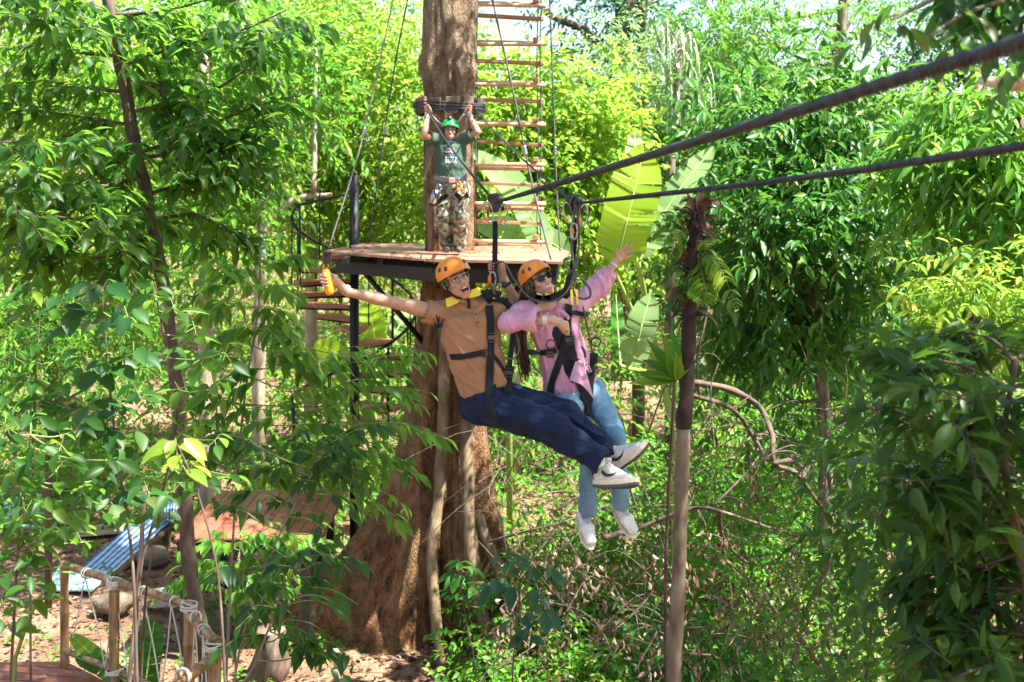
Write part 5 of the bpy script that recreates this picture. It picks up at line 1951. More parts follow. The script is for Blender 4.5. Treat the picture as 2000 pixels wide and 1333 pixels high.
    shirt = body_obj('shirt', pV, pQ, M['pink_cloth'], root)
    # loose front flap of the hem
    fl = []
    for j in range(9):
        for i in range(7):
            u, v = i / 6, j / 8
            a = P(1124 + 16 * u, 706 + 4 * u, 7.17); c = P(1112 + 48 * u, 744 + 36 * u * u, 7.10)
            p = a.lerp(c, v); p.y += .022 * math.sin(u * 11 + v * 2) * v
            fl.append(p)
    n = len(fl)
    F = [(j * 7 + i, j * 7 + i + 1, j * 7 + i + 8, j * 7 + i + 7) for j in range(8) for i in range(6)]
    MB().add(fl + [p + Vector((0, .003, 0)) for p in fl], F + [tuple(k + n for k in f[::-1]) for f in F], True).build('shirt_flap', M['pink_cloth'], shirt)
    # jeans
    t = Blob()
    t.ecap(P(1112, 742, 7.33), P(1130, 775, 7.32), (.145, .112), (.150, .12), tuple(side), .04)
    t.chain([hpR, hpR.lerp(knR, .5), knR, knR.lerp(anR, .5), P(1148, 1003, 7.26)], [.086, .078, .058, .050, .058], .02)
    t.chain([hpL, hpL.lerp(knL, .5), knL, knL.lerp(anL, .5), P(1213, 988, 7.28)], [.086, .078, .058, .050, .056], .02)
    t.cap(P(1148, 1008, 7.26), P(1149, 1030, 7.25), .052, .055, .004, True)
    t.cap(P(1214, 994, 7.28), P(1215, 1015, 7.27), .05, .053, .004, True)
    jV, jQ = t.mesh('jeans', .0065)
    jV = fold(jV, jQ, .006, 14, Vector((1, 0, .4)), 2.4, 9.0)
    body_obj('jeans', jV, jQ, M['denim'], root)
    for an, he, to in ((anR, heelR, toeR), (anL, heelL, toeL)):
        slip_on(root, an, he, to, Vector((-.38, .88, -.2)) if an is anR else Vector((-.45, .85, -.25)))
    cuff(root, 'wristband', wrR.lerp(elR, .16), wrR - elR, .0275, .028, M['band_cream'])
    cuff(root, 'bracelet', wrL.lerp(elL, .12), wrL - elL, .027, .012, M['white_leather'])
    # harness
    S = Surf((pV, pQ), (jV, jQ), (kV, kQ))
    ps, ns = S.path([(1110, 596), (1108, 640), (1100, 680), (1090, 715), (1080, 745), (1073, 775)], .012, 6)
    har = MB().ribbon(ps, ns, .046, .005).build('harness', M['webbing'], root)
    strap(S, [(1096, 690), (1112, 718), (1128, 745), (1140, 775), (1146, 812)], .046, har, 'strap', out=.014)
    strap(S, [(1140, 770), (1146, 790), (1150, 815)], .07, har, 'leg_pad', out=.012)
    strap(S, [(1026, 688), (1048, 689), (1070, 688), (1086, 684)], .036, har, 'chest_strap', out=.012)
    strap(S, [(1160, 690), (1158, 716), (1152, 745), (1149, 790)], .05, har, 'strap', out=.012)
    strap(S, [(1032, 576), (1050, 583), (1070, 584), (1092, 576), (1108, 568)], .045, har, 'collar_pad', out=.042)
    for x in (1052, 1069):
        strap(S, [(x - 5, 577), (x + 6, 581)], .036, har, 'yellow_pad', M['webbing_yellow'], out=.048)
    strap(S, [(1088, 588), (1104, 578), (1116, 566)], .045, har, 'shoulder_strap', out=.02)
    strap(S, [(1112, 614), (1126, 612), (1140, 610)], .03, har, 'strap', out=.016)
    MB().tube(bez([P(1139, 600, 7.05), P(1147, 640, 7.1), P(1157, 690, 7.15)], 6), .006, 6).build('gear_cord', M['rope_dark'], har)
    for x, y in ((1116, 578), (1126, 578)):
        MB().ribbon([P(x, y - 12, 7.06), P(x + 2, y + 18, 7.06)], Vector((0, -1, 0)), .014, .004).build('yellow_loop', M['webbing_yellow'], har)
    for px, py in ((1118, 738), (1108, 664), (1076, 688), (1158, 720), (1140, 612)):
        p, n = S.hit(px, py, .014); buckle(p, n, (.5, 0, -.8) if py == 738 else (0, 0, 1), .045, har)
    for c in ((1076, 673), (1164, 668)):
        pts = [P(c[0] + 9 * math.cos(a), c[1] + 9 * math.sin(a), 7.08) for a in np.linspace(0, 2 * math.pi, 14)]
        MB().tube(pts, .005, 6).build('gear_loop', M['plastic_black'], har)
    return root

# ------------------------------------------------------------------ the guide on the platform
def guide():
    Y = 13.55
    root = thing('person', 'guide in green helmet and camouflage trousers standing against the big trunk', 'person', P(882, 487, Y))
    H = P(879, 254, Y)
    R = frame_from((.10, -1, -.06), (.10, 0, 1))
    skin = (.42, .22, .13)
    neck, chest, waist, hip = P(878, 278, Y), P(880, 292, Y), P(880, 335, Y), P(881, 360, Y)
    shR, shL = P(853, 274, Y), P(905, 273, Y)
    elR, wrR, elL, wrL = P(828, 266, Y - .20), P(835, 227, Y - .07), P(933, 258, Y - .10), P(916, 226, Y - .04)
    side = Vector((1, 0, 0))
    b = Blob()
    head_ops(b, H, R, .98, 'smile')
    b.cap(H + Vector((0, .02, -.06)), neck, .055, .058, .025)
    b.ecap(chest, waist, (.14, .09), (.12, .085), (1, 0, 0)); b.ecap(waist, hip, (.12, .085), (.13, .09), (1, 0, 0))
    for sh, el, wr in ((shR, elR, wrR), (shL, elL, wrL)):
        b.chain([chest, sh], [.06, .05]); b.chain([sh, el, el.lerp(wr, .4), wr], [.049, .038, .040, .026], .012)
    fist(b, wrR, P(838, 214, Y - .06), (.35, .0, -1), (.4, -.85, .35), (-.6, .3, .7), .95)
    fist(b, wrL, P(913, 213, Y - .06), (-.4, 0, -1), (-.3, -.9, .3), (.6, .3, .7), .95)
    V, Q = b.mesh('body', .006)
    col = np.tile(np.array(skin), (len(V), 1))
    head_tint(V, col, H, R, .98, 'smile', skin, (.40, .15, .12))
    body = body_obj('body', V, Q, M['skin'], root, col)
    face_details(body, H, R, .98, 'smile', M['hair'], True, .7)
    helmet(root, H, R, M['helmet_green'], .98, .03)
    MB().tube([H + Vector((0, -.09, .12)), H + Vector((0, -.02, .15)), H + Vector((0, .06, .12))], [.022, .03, .02], 8).build('helmet_strap', M['plastic_black'], root)
    hb = Blob(); hb.ell(H + R @ Vector((0, -.02, .02)), (.08, .097, .085), R); hb.ell(H + R @ Vector((0, .07, -.05)), (.1, .08, .12), R, .01, True)
    hV, hQ = hb.mesh('hair', .008); body_obj('hair', hV, hQ, M['hair'], root)
    s = Blob()
    s.ecap(P(880, 290, Y), P(880, 325, Y), (.185, .125), (.178, .128), (1, 0, 0), .03)
    s.ecap(P(880, 325, Y), P(881, 348, Y), (.175, .128), (.18, .13), (1, 0, 0), .03)
    for sh, el in ((shR, elR), (shL, elL)):
        s.chain([neck, sh], [.06, .064], .03); s.chain([sh, sh.lerp(el, .5)], [.07, .078], .03)
        s.cap(sh.lerp(el, .88), el, .08, .08, .004, True)
    s.ell(H + Vector((0, 0, -.12)), (.07, .08, .05), R, .01, True)
    sV, sQ = s.mesh('shirt', .008); sV = fold(sV, sQ, .009, 9, (.3, 0, -1), 4, 3.0)
    shirt = body_obj('shirt', sV, sQ, M['green_cloth'], root)
    n = Blob(); n.ell(P(877, 282, Y - .03), (.085, .085, .055), None); n.ell(P(877, 293, Y - .08), (.055, .05, .07), None, .03)
    nV, nQ = n.mesh('neck_scarf', .008); nV = fold(nV, nQ, .008, 16, (1, 0, 0), 3, 1.0); body_obj('neck_scarf', nV, nQ, M['navy_cloth'], root)
    # printed flower with lines of lettering below it
    S0 = Surf((sV, sQ))
    M['print_pale'] = simple('pale_print', (.62, .66, .62), rough=.8); M['print_pink'] = simple('pink_print', (.55, .25, .28), rough=.8); M['print_teal'] = simple('teal_print', (.10, .32, .36), rough=.8)
    for k in range(9):
        a = math.radians(20 + k * 17.5)
        x0, y0 = 879 + 3 * math.cos(a), 300 - 3 * math.sin(a)
        ps, ns = S0.path([(x0, y0), (879 + 8 * math.cos(a), 300 - 8 * math.sin(a)), (879 + 13 * math.cos(a), 300 - 13 * math.sin(a))], .004, 2)
        MB().ribbon(ps, ns, [.005, .014, .017, .010, .003], .001).build('print', M['print_pink'] if k % 2 else M['print_pale'], shirt)
    for r_, (y, mt) in enumerate(((304, 'print_teal'), (308, 'print_pale'), (313, 'print_pale'), (317, 'print_pale'))):
        for k in range(5):
            x = 869 + k * 4.6 + (r_ % 2)
            ps, ns = S0.path([(x, y + .5 * math.sin(k * 2)), (x + 3.2, y)], .004, 1)
            MB().ribbon(ps, ns, .018 + .006 * ((k * 3 + r_) % 2), .001).build('print', M[mt], shirt)
    t = Blob()
    t.ecap(P(881, 350, Y), P(881, 372, Y), (.17, .125), (.175, .13), (1, 0, 0), .04)
    t.chain([P(868, 378, Y), P(866, 425, Y - .06), P(873, 474, Y)], [.098, .085, .078], .02)
    t.chain([P(895, 378, Y), P(900, 424, Y - .12), P(897, 473, Y - .04)], [.098, .085, .076], .02)
    tV, tQ = t.mesh('trousers', .008); tV = fold(tV, tQ, .014, 9, (1, 0, .3), 2.5, 6.0)
    body_obj('trousers', tV, tQ, M['camo'], root)
    for px, d in ((873, -.02), (896, .02)):
        b2 = Blob(); b2.cap(P(px, 480, Y + .02), P(px, 486, Y - .04), .045, .04); b2.cap(P(px, 486, Y - .04), P(px, 489, Y - .18), .04, .032)
        v, q = b2.mesh('shoe', .008); body_obj('shoe', v, q, M['dark_rubber'], root)
    S = Surf((sV, sQ), (tV, tQ))
    ps, ns = S.path([(851, 347), (866, 350), (882, 351), (898, 350), (911, 347)], .012, 4)
    har = MB().ribbon(ps, ns, .055, .008).build('harness', simple('grey_belt', (.22, .22, .23), (.15, .15, .16), rough=.7), root)
    for c in ((862, 384), (902, 384)):
        pts = [(c[0] - 13, c[1] - 6), (c[0], c[1] + 5), (c[0] + 12, c[1] - 4)]
        strap(S, pts, .05, har, 'leg_loop', out=.01)
    MB().box(S.hit(882, 352, .02)[0], (.07, .03, .06), None, .008).build('belt_plate', M['tongue'], har)
    for k, (a, c, d) in enumerate((((906, 350), (914, 385), (907, 410)), ((906, 350), (909, 380), (897, 402)), ((909, 348), (917, 372), (912, 396)))):
        MB().tube(bez([P(*a, Y - .16), P(*c, Y - .2), P(*d, Y - .18)], 6), .011, 6).build('rope_coil', M['rope_white'], har)
    MB().tube([P(852, 372, Y - .17), P(845, 398, Y - .18)], [.04, .05], 8).build('pulley_bag', M['steel'], har)
    MB().box(P(846, 400, Y - .18), (.09, .07, .04), None, .01).build('pouch', M['plastic_black'], har)
    for px, py in ((858, 368), (856, 380), (902, 366), (896, 362), (905, 372)):
        pts = [P(px + 4 * math.cos(a), py + 7 * math.sin(a), Y - .17) for a in np.linspace(0, 2 * math.pi, 10)]
        MB().tube(pts, .008, 6).build('carabiner', M['steel'] if px < 880 else M['carabiner_orange'], har)
    cuff(root, 'glove_cuff', wrR, wrR - elR, .036, .07, simple('work_glove', (.42, .40, .34), rough=.9))
    cuff(root, 'glove_cuff', wrL, wrL - elL, .036, .07, M['rope_grey'])
    # ropes that loop over the trunk beside him
    for pts, lab, mt in (([(843, 300), (838, 320), (833, 335), (829, 345), (831, 352)], 'thin brown cord hanging left of the guide', 'rope_dark'), ([(836, 215), (858, 240), (885, 246), (908, 222)], 'grey sling looping from the collar behind the green helmet', 'rope_grey'),
                         ([(915, 222), (918, 265), (923, 310), (920, 335)], 'dark cord hanging right of the guide', 'rope_dark')):
        yy = 13.83 if 'sling' in lab else Y - .05
        o = MB().tube(bez([P(a, c, yy) for a, c in pts], 6), .012 if 'sling' in lab else .008, 6).build('hanging_cord', M[mt])
        tag(o, lab, 'cord')

rider_man(); rider_woman(); guide()

# ------------------------------------------------------------------ trolleys and lanyards
def oval(parent, c, w, h, r, mat, name, rz=0.0, tilt=0.0, Yd=0):
    pts = []
    for a in np.linspace(0, 2 * math.pi, 25):
        x, z = w * math.copysign(abs(math.cos(a)) ** .8, math.cos(a)), h * math.sin(a)
        x, z = x * math.cos(tilt) - z * math.sin(tilt), x * math.sin(tilt) + z * math.cos(tilt)
        pts.append(Vector(c) + Vector((x * math.cos(rz), x * math.sin(rz), z)))
    return MB().tube(pts, r, 8).build(name, mat, parent)

def trolley(c, label, n_gate):
    t = thing('zip_trolley', label, 'pulley', c, 'trolleys on the zip line cables')
    R = Matrix.Rotation(-.35, 3, 'Z') @ Matrix.Rotation(-.2, 3, 'Y')
    for dy in (-.022, .022):
        MB().box(Vector(c) + R @ Vector((0, dy, -.005)), (.085, .008, .11), R, .004).build('side_plate', M['plastic_black'], t)
    for dx in (-.022, .022):
        p = Vector(c) + R @ Vector((dx, 0, .026))
        MB().tube([p + R @ Vector((0, -.018, 0)), p + R @ Vector((0, 0, 0)), p + R @ Vector((0, .018, 0))], [.021, .014, .021], 14).build('wheel', M['steel'], t)
    MB().box(Vector(c) + R @ Vector((0, 0, .045)), (.06, .04, .03), R, .006).build('brake_block', M['plastic_black'], t)
    for k, (dx, tl, dz) in enumerate(((-.045, .25, -.06), (.05, -.12, -.075))[:n_gate]):
        oval(t, Vector(c) + Vector((dx, -.03, dz)), .026, .068, .0062, M['steel'], 'carabiner', .2, tl)
        MB().tube([Vector(c) + Vector((dx - .022, -.03, dz - .01)), Vector(c) + Vector((dx - .014, -.03, dz - .055))], .0095, 8).build('gate', M['carabiner_orange'], t)
    return t
trolley(TR1, 'black pulley trolley with steel carabiners on the cable above the man', 2)
trolley(TR2, 'black pulley trolley with orange gated carabiners on the cable above the woman', 2)

def lanyards():
    t = thing('lanyard', 'flat black lanyard strap with orange screw link held by the man', 'lanyard', P(966, 550, 7.28))
    MB().ribbon([P(967, 432, 7.3), P(967, 470, 7.3), P(966, 530, 7.3)], Vector((0, -1, 0)), .034, .006).build('webbing', M['webbing'], t)
    oval(t, P(962, 546, 7.24), .02, .045, .0062, M['steel'], 'carabiner')
    MB().tube([P(956, 540, 7.22), P(956, 561, 7.22)], .011, 10).build('screw_link', M['carabiner_orange'], t)
    MB().tube(bez([P(960, 556, 7.2), P(963, 566, 7.12), P(966, 574, 7.05)], 4), .008, 6).build('link_cord', M['rope_dark'], t)
    MB().tube(bez([P(972, 528, 7.24), P(976, 550, 7.2), P(975, 572, 7.1)], 4), .006, 6).build('link_cord', M['rope_dark'], t)
    c = thing('hand_cord', 'thin black safety cord curving from the held strap round behind the woman', 'cord', P(966, 520, 7.2))
    MB().tube(bez([P(966, 515, 7.22), P(985, 513, 7.2), P(1003, 545, 7.1), P(1035, 582, 7.0), P(1075, 590, 6.98), P(1105, 572, 7.0), P(1120, 540, 7.08)], 8), .0050, 6).build('cord', M['rope_dark'], c)
    w = thing('lanyard', 'bundle of black lanyard ropes with hanging loops above the woman', 'lanyard', P(1122, 560, 7.2))
    MB().ribbon([P(1124, 425, 7.2), P(1122, 480, 7.19), P(1117, 525, 7.17), P(1104, 566, 7.1)], Vector((0, -1, 0)), .03, .006).build('webbing', M['webbing'], w)
    for pts in ([(1121, 425), (1117, 480), (1120, 530), (1108, 560)], [(1127, 425), (1131, 480), (1122, 530), (1112, 565)], [(1118, 420), (1113, 400), (1119, 384), (1128, 386), (1132, 402), (1129, 430)], [(1120, 440), (1124, 400), (1130, 440)]):
        MB().tube(bez([P(a, b, 7.16) for a, b in pts], 7), .0075, 6).build('rope', M['rope_dark'], w)
    lp = [(1122, 532), (1136, 545), (1150, 562), (1153, 578), (1142, 584), (1127, 580), (1120, 566), (1124, 545), (1120, 532)]
    MB().tube(bez([P(a, b, 7.1) for a, b in lp], 7), .0075, 8).build('loop', M['rope_dark'], w)
    lp = [(1120, 532), (1108, 524), (1101, 514), (1104, 506), (1115, 506), (1122, 516), (1121, 530)]
    MB().tube(bez([P(a, b, 7.12) for a, b in lp], 7), .0068, 8).build('loop', M['rope_dark'], w)
    for dz in (446, 458):
        MB().tube([P(1117, dz, 7.14), P(1119, dz + 12, 7.14)], .011, 8).build('gate', M['carabiner_orange'] if dz == 446 else M['steel'], w)
    oval(w, P(1121, 452, 7.13), .02, .05, .006, M['steel'], 'carabiner')
lanyards()
# ------------------------------------------------------------------ leaf materials
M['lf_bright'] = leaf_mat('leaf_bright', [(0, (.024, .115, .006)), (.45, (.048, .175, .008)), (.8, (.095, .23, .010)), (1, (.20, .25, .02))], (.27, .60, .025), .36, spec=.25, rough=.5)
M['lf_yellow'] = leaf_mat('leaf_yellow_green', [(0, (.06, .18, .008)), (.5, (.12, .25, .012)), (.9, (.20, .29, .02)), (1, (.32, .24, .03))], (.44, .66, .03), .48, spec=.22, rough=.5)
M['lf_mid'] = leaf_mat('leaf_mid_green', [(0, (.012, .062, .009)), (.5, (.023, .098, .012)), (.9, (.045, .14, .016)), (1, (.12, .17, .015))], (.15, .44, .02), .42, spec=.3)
M['lf_dark'] = leaf_mat('leaf_dark', [(0, (.007, .036, .011)), (.5, (.013, .055, .014)), (.92, (.026, .085, .017)), (1, (.10, .12, .02))], (.18, .46, .02), .48, rough=.42, spec=.3)
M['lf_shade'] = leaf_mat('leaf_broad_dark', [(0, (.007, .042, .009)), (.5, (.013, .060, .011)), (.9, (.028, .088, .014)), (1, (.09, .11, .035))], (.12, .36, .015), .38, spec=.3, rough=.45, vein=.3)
M['lf_pale'] = leaf_mat('leaf_pale', [(0, (.08, .19, .05)), (.5, (.14, .26, .08)), (1, (.22, .33, .11))], (.38, .56, .10), .45, spec=.3)
M['lf_banana'] = leaf_mat('banana_leaf', [(0, (.17, .30, .010)), (1, (.21, .33, .012))], (.68, .78, .02), .5, rough=.45, vein=.25, spec=.25)
M['lf_banana_pale'] = leaf_mat('banana_leaf_pale', [(0, (.17, .29, .10)), (1, (.22, .33, .13))], (.45, .62, .12), .45, rough=.45, vein=.25, spec=.25)
M['lf_teal'] = leaf_mat('leaf_blue_green', [(0, (.010, .056, .028)), (.6, (.018, .078, .036)), (1, (.035, .11, .045))], (.10, .32, .07), .36, spec=.4, rough=.4)
M['stem_green'] = simple('green_stem', (.10, .16, .03), (.16, .20, .05), rough=.5, scale=12)


def PV(pts, Y):
    """Photo points (px, py[, Y]) to world."""
    return [P(p[0], p[1], p[2] if len(p) > 2 else Y) for p in pts]


def branch_leaves(rng, path, n_twigs, tlen, per, llen, ratio, droop=.4, flat=.6, out=.9, updown=.3, tjit=.02, t0=0.0):
    """Leafy side twigs along a branch path."""
    p, t = along(path, n_twigs, rng, tjit)
    sgn = np.where(rng.random(n_twigs) < .5, -1, 1)[:, None]
    up = np.tile([[0, 0, 1.0]], (n_twigs, 1))
    sd = norm_rows(np.cross(t, up) + 1e-4)
    d = t * .6 + sd * sgn * out + up * rng.normal(-.05, updown, (n_twigs, 1)) + rng.normal(0, .2, (n_twigs, 3))
    L = tlen * rng.uniform(.5, 1.2, n_twigs)
    return twig_leaves(rng, p, d, L, per, llen, ratio, droop, flat), (p, norm_rows(d), L)


def twig_tubes(mb, tw, r=.003, every=1):
    p, d, L = tw
    for i in range(0, len(p), every):
        a = Vector(p[i]); v = Vector(d[i])
        mb.tube([a, a + v * L[i] * .5 - Vector((0, 0, .06 * L[i])), a + v * L[i] - Vector((0, 0, .25 * L[i]))], [r, r * .8, r * .4], 4, cap=False)


# ------------------------------------------------------------------ tall tree at the left
def left_tree():
    rng = np.random.default_rng(11)
    Y = 9.4
    tp = PV([(198, -80), (212, 5), (240, 150), (265, 290), (290, 400), (318, 555), (335, 680), (350, 800), (360, 950), (370, 1100), (392, 1230)], Y) + [P(404, 1333, 9.4)]
    tp.append(Vector((tp[-1].x + .05, 9.4, 0)))
    t = thing('young_tree', 'slim brown trunk tree spreading long leafy branches across the upper left', 'tree', tp[-1])
    pp = bez(tp, 7)
    MB().tube(pp, lerpr(.047, .066, len(pp)), 14, wob=.25, seed=2).build('trunk', M['bark_brown'], t)
    B = [[(225, 60), (130, 50), (-30, 20)], [(232, 110), (120, 100), (-30, 85)], [(245, 180), (120, 170), (-30, 165)], [(258, 245), (130, 225), (-30, 205)],
         [(268, 300), (130, 285), (-30, 275)], [(280, 345), (160, 370), (-20, 352)], [(292, 410), (190, 430), (50, 415)], [(218, 30), (330, 20), (470, -20)],
         [(236, 130), (350, 90), (470, 60), (560, 20)], [(252, 220), (400, 185), (500, 120), (560, 70)], [(270, 300), (390, 255), (480, 215), (590, 185)],
         [(272, 310), (400, 290), (500, 265), (545, 290)], [(285, 380), (400, 350), (460, 345), (500, 365)], [(295, 430), (380, 420), (420, 440), (450, 455)],
         [(215, 20), (100, -10), (-20, -30)], [(240, 150), (330, 180), (400, 230), (470, 310)], [(262, 270), (200, 330), (110, 390), (30, 480)], [(300, 455), (220, 500), (140, 500)]]
    arrs = []
    tw = MB()
    for k, b in enumerate(B):
        dy = rng.uniform(-1.9, 1.2)
        pts = [P(x, y, Y + dy * (i / (len(b) - 1)) ** 1) for i, (x, y) in enumerate(b)]
        path = bez(pts, 6)
        MB().tube(path, lerpr(.017, .005, len(path)), 6).build('branch', M['bark_brown'], t)
        a, g = branch_leaves(rng, path[1:], 27, .62, 9, .165, .42, .55, .7, .9, .24)
        arrs.append(a); twig_tubes(tw, g)
    tw.build('twigs', M['bark_brown'], t)['kind'] = 'stuff'
    foliage(t, cat(*arrs), M['lf_dark2'], 300, LT5, LT3, gaps=((690, 3000, -500, 230, .0), (640, 3000, 180, 300, .05), (575, 3000, 300, 350, .05), (548, 3000, 335, 700, .03)))
M['lf_dark2'] = leaf_mat('leaf_elliptic', [(0, (.007, .040, .006)), (.5, (.014, .066, .009)), (.85, (.028, .10, .012)), (1, (.08, .13, .018))], (.26, .58, .02), .55, rough=.45, spec=.3)
left_tree()


def big_leaf_sapling(label, stem, Y, leaves, mat, llen, ratio=.5, seed=0, r=.007, n_parts=300, whorl=True, spread=.10, droop=.35, bark='bark_brown', group=None):
    """Sapling with large leaves on petioles; leaves = [(px, py, n)] clusters along or around the stem."""
    rng = np.random.default_rng(seed)
    sp = bez(PV(stem, Y), 6)
    base = sp[-1].copy()
    foot = Vector((base.x, base.y, ground_z(base.x, base.y)))
    if base.z > foot.z + .05:
        sp.append(foot)
    t = thing('sapling', label, 'sapling', foot, group)
    MB().tube(sp, lerpr(r * .5, r * 1.1, len(sp)), 8).build('stem', M[bark], t)
    pos, d, up, ln, wd = [], [], [], [], []
    st = np.array([tuple(p) for p in sp])
    pet = MB()
    for px, py, n in leaves:
        c = P(px, py, Y + rng.uniform(-.15, .15))
        q = st[np.argmin(np.linalg.norm(st - np.array(c), axis=1))]
        if np.linalg.norm(np.array(c) - q) > .05:
            m = (Vector(q) + c) / 2 + Vector((0, 0, -.02))
            pet.tube(bez([Vector(q), m, c], 4), lerpr(.0045, .0025, 9), 5, cap=False)
        a0 = rng.uniform(0, 6.28)
        for k in range(n):
            a = a0 + 2.4 * k
            dr = np.array([math.cos(a), math.sin(a), -droop + rng.uniform(-.35, .4)])
            rad = spread * rng.uniform(.2, 1)
            p0 = np.array(c) + np.array([math.cos(a) * rad * .4, math.sin(a) * rad * .4, rng.uniform(-.5, .5) * spread])
            pet.tube([Vector(np.array(c)), Vector(p0)], .002, 4, cap=False)
            pos.append(p0); d.append(dr); up.append(np.array([0, -.35, 1]) + rng.normal(0, .35, 3))
            l = llen * rng.uniform(.55, 1.15); ln.append(l); wd.append(l * ratio * rng.uniform(.9, 1.1))
    pet.build('petioles', M['stem_green'], t)['kind'] = 'stuff'
    foliage(t, (np.array(pos), np.array(d), np.array(up), np.array(ln), np.array(wd)), mat, n_parts, LTBIG, LT5, gaps=((395, 690, 950, 1052, .3),))
    return t


def pinnate_sapling(label, stem, Y, sprays, mat, llen=.13, ratio=.36, seed=0, r=.010, per=11, n_parts=300, bark='bark_grey', droop=.75, lat=1):
    """Slender sapling whose arching sprays carry rows of drooping leaflets."""
    rng = np.random.default_rng(seed)
    sp = bez(PV(stem, Y), 6)
    foot = Vector((sp[-1].x, sp[-1].y, ground_z(sp[-1].x, sp[-1].y)))
    if sp[-1].z > foot.z + .05: sp.append(foot)
    t = thing('sapling', label, 'sapling', foot)
    MB().tube(sp, lerpr(r * .55, r, len(sp)), 8, wob=.2).build('stem', M[bark], t)
    st = np.array([tuple(p) for p in sp])
    arrs = []; tw = MB()
    for x0, y0, x1, y1 in sprays:
        for rep in range(lat):
            j = rng.normal(0, 10, 2) if rep else (0, 0)
            a = P(x0 + j[0], y0 + j[1], Y + rng.uniform(-.3, .3)); e = P(x1 + j[0] * 2, y1 + j[1] * 2, Y + rng.uniform(-.5, .5))
            m = a.lerp(e, .55) + Vector((0, 0, .10 * (e - a).length))
            if rep == 0 and len(arrs) % 2 == 0:
                q = Vector(st[np.argmin(np.linalg.norm(st - np.array(a), axis=1))])
                tw.tube(bez([q, (q + a) / 2 - Vector((0, 0, .02)), a], 4), lerpr(.006, .004, 9), 5, cap=False)
            path = bez([a, m, e], 6)
            tw.tube(path, lerpr(.004, .002, len(path)), 5, cap=False)
            n = per
            p, tg = along(path, n, rng, .004)
            sgn = np.where(np.arange(n) % 2 == 0, 1, -1)[:, None]
            sd = norm_rows(np.cross(tg, np.tile([[0, 0, 1.0]], (n, 1))))
            dd = tg * .55 + sd * sgn * .8 + rng.normal(0, .18, (n, 3)); dd[:, 2] -= droop * rng.uniform(.5, 1.2, n)
            dd[-1] = tg[-1] + np.array([0, 0, -.3])
            up = np.tile([[0, 0, 1.0]], (n, 1)) + sd * sgn * .3 + rng.normal(0, .25, (n, 3))
            l = llen * rng.uniform(.7, 1.15, n)
            arrs.append((p, dd, up, l, l * ratio))
    tw.build('twigs', M['stem_green'], t)['kind'] = 'stuff'
    foliage(t, cat(*arrs), mat, n_parts, LT5, LT5, gaps=((560, 720, 300, 485, 0), (590, 705, 570, 690, .10), (600, 640, 500, 590, .3), (555, 645, 1175, 1238, .2), (690, 900, 1120, 1400, 0), (480, 690, 960, 1052, .22), (390, 480, 985, 1052, .4)))
    return t


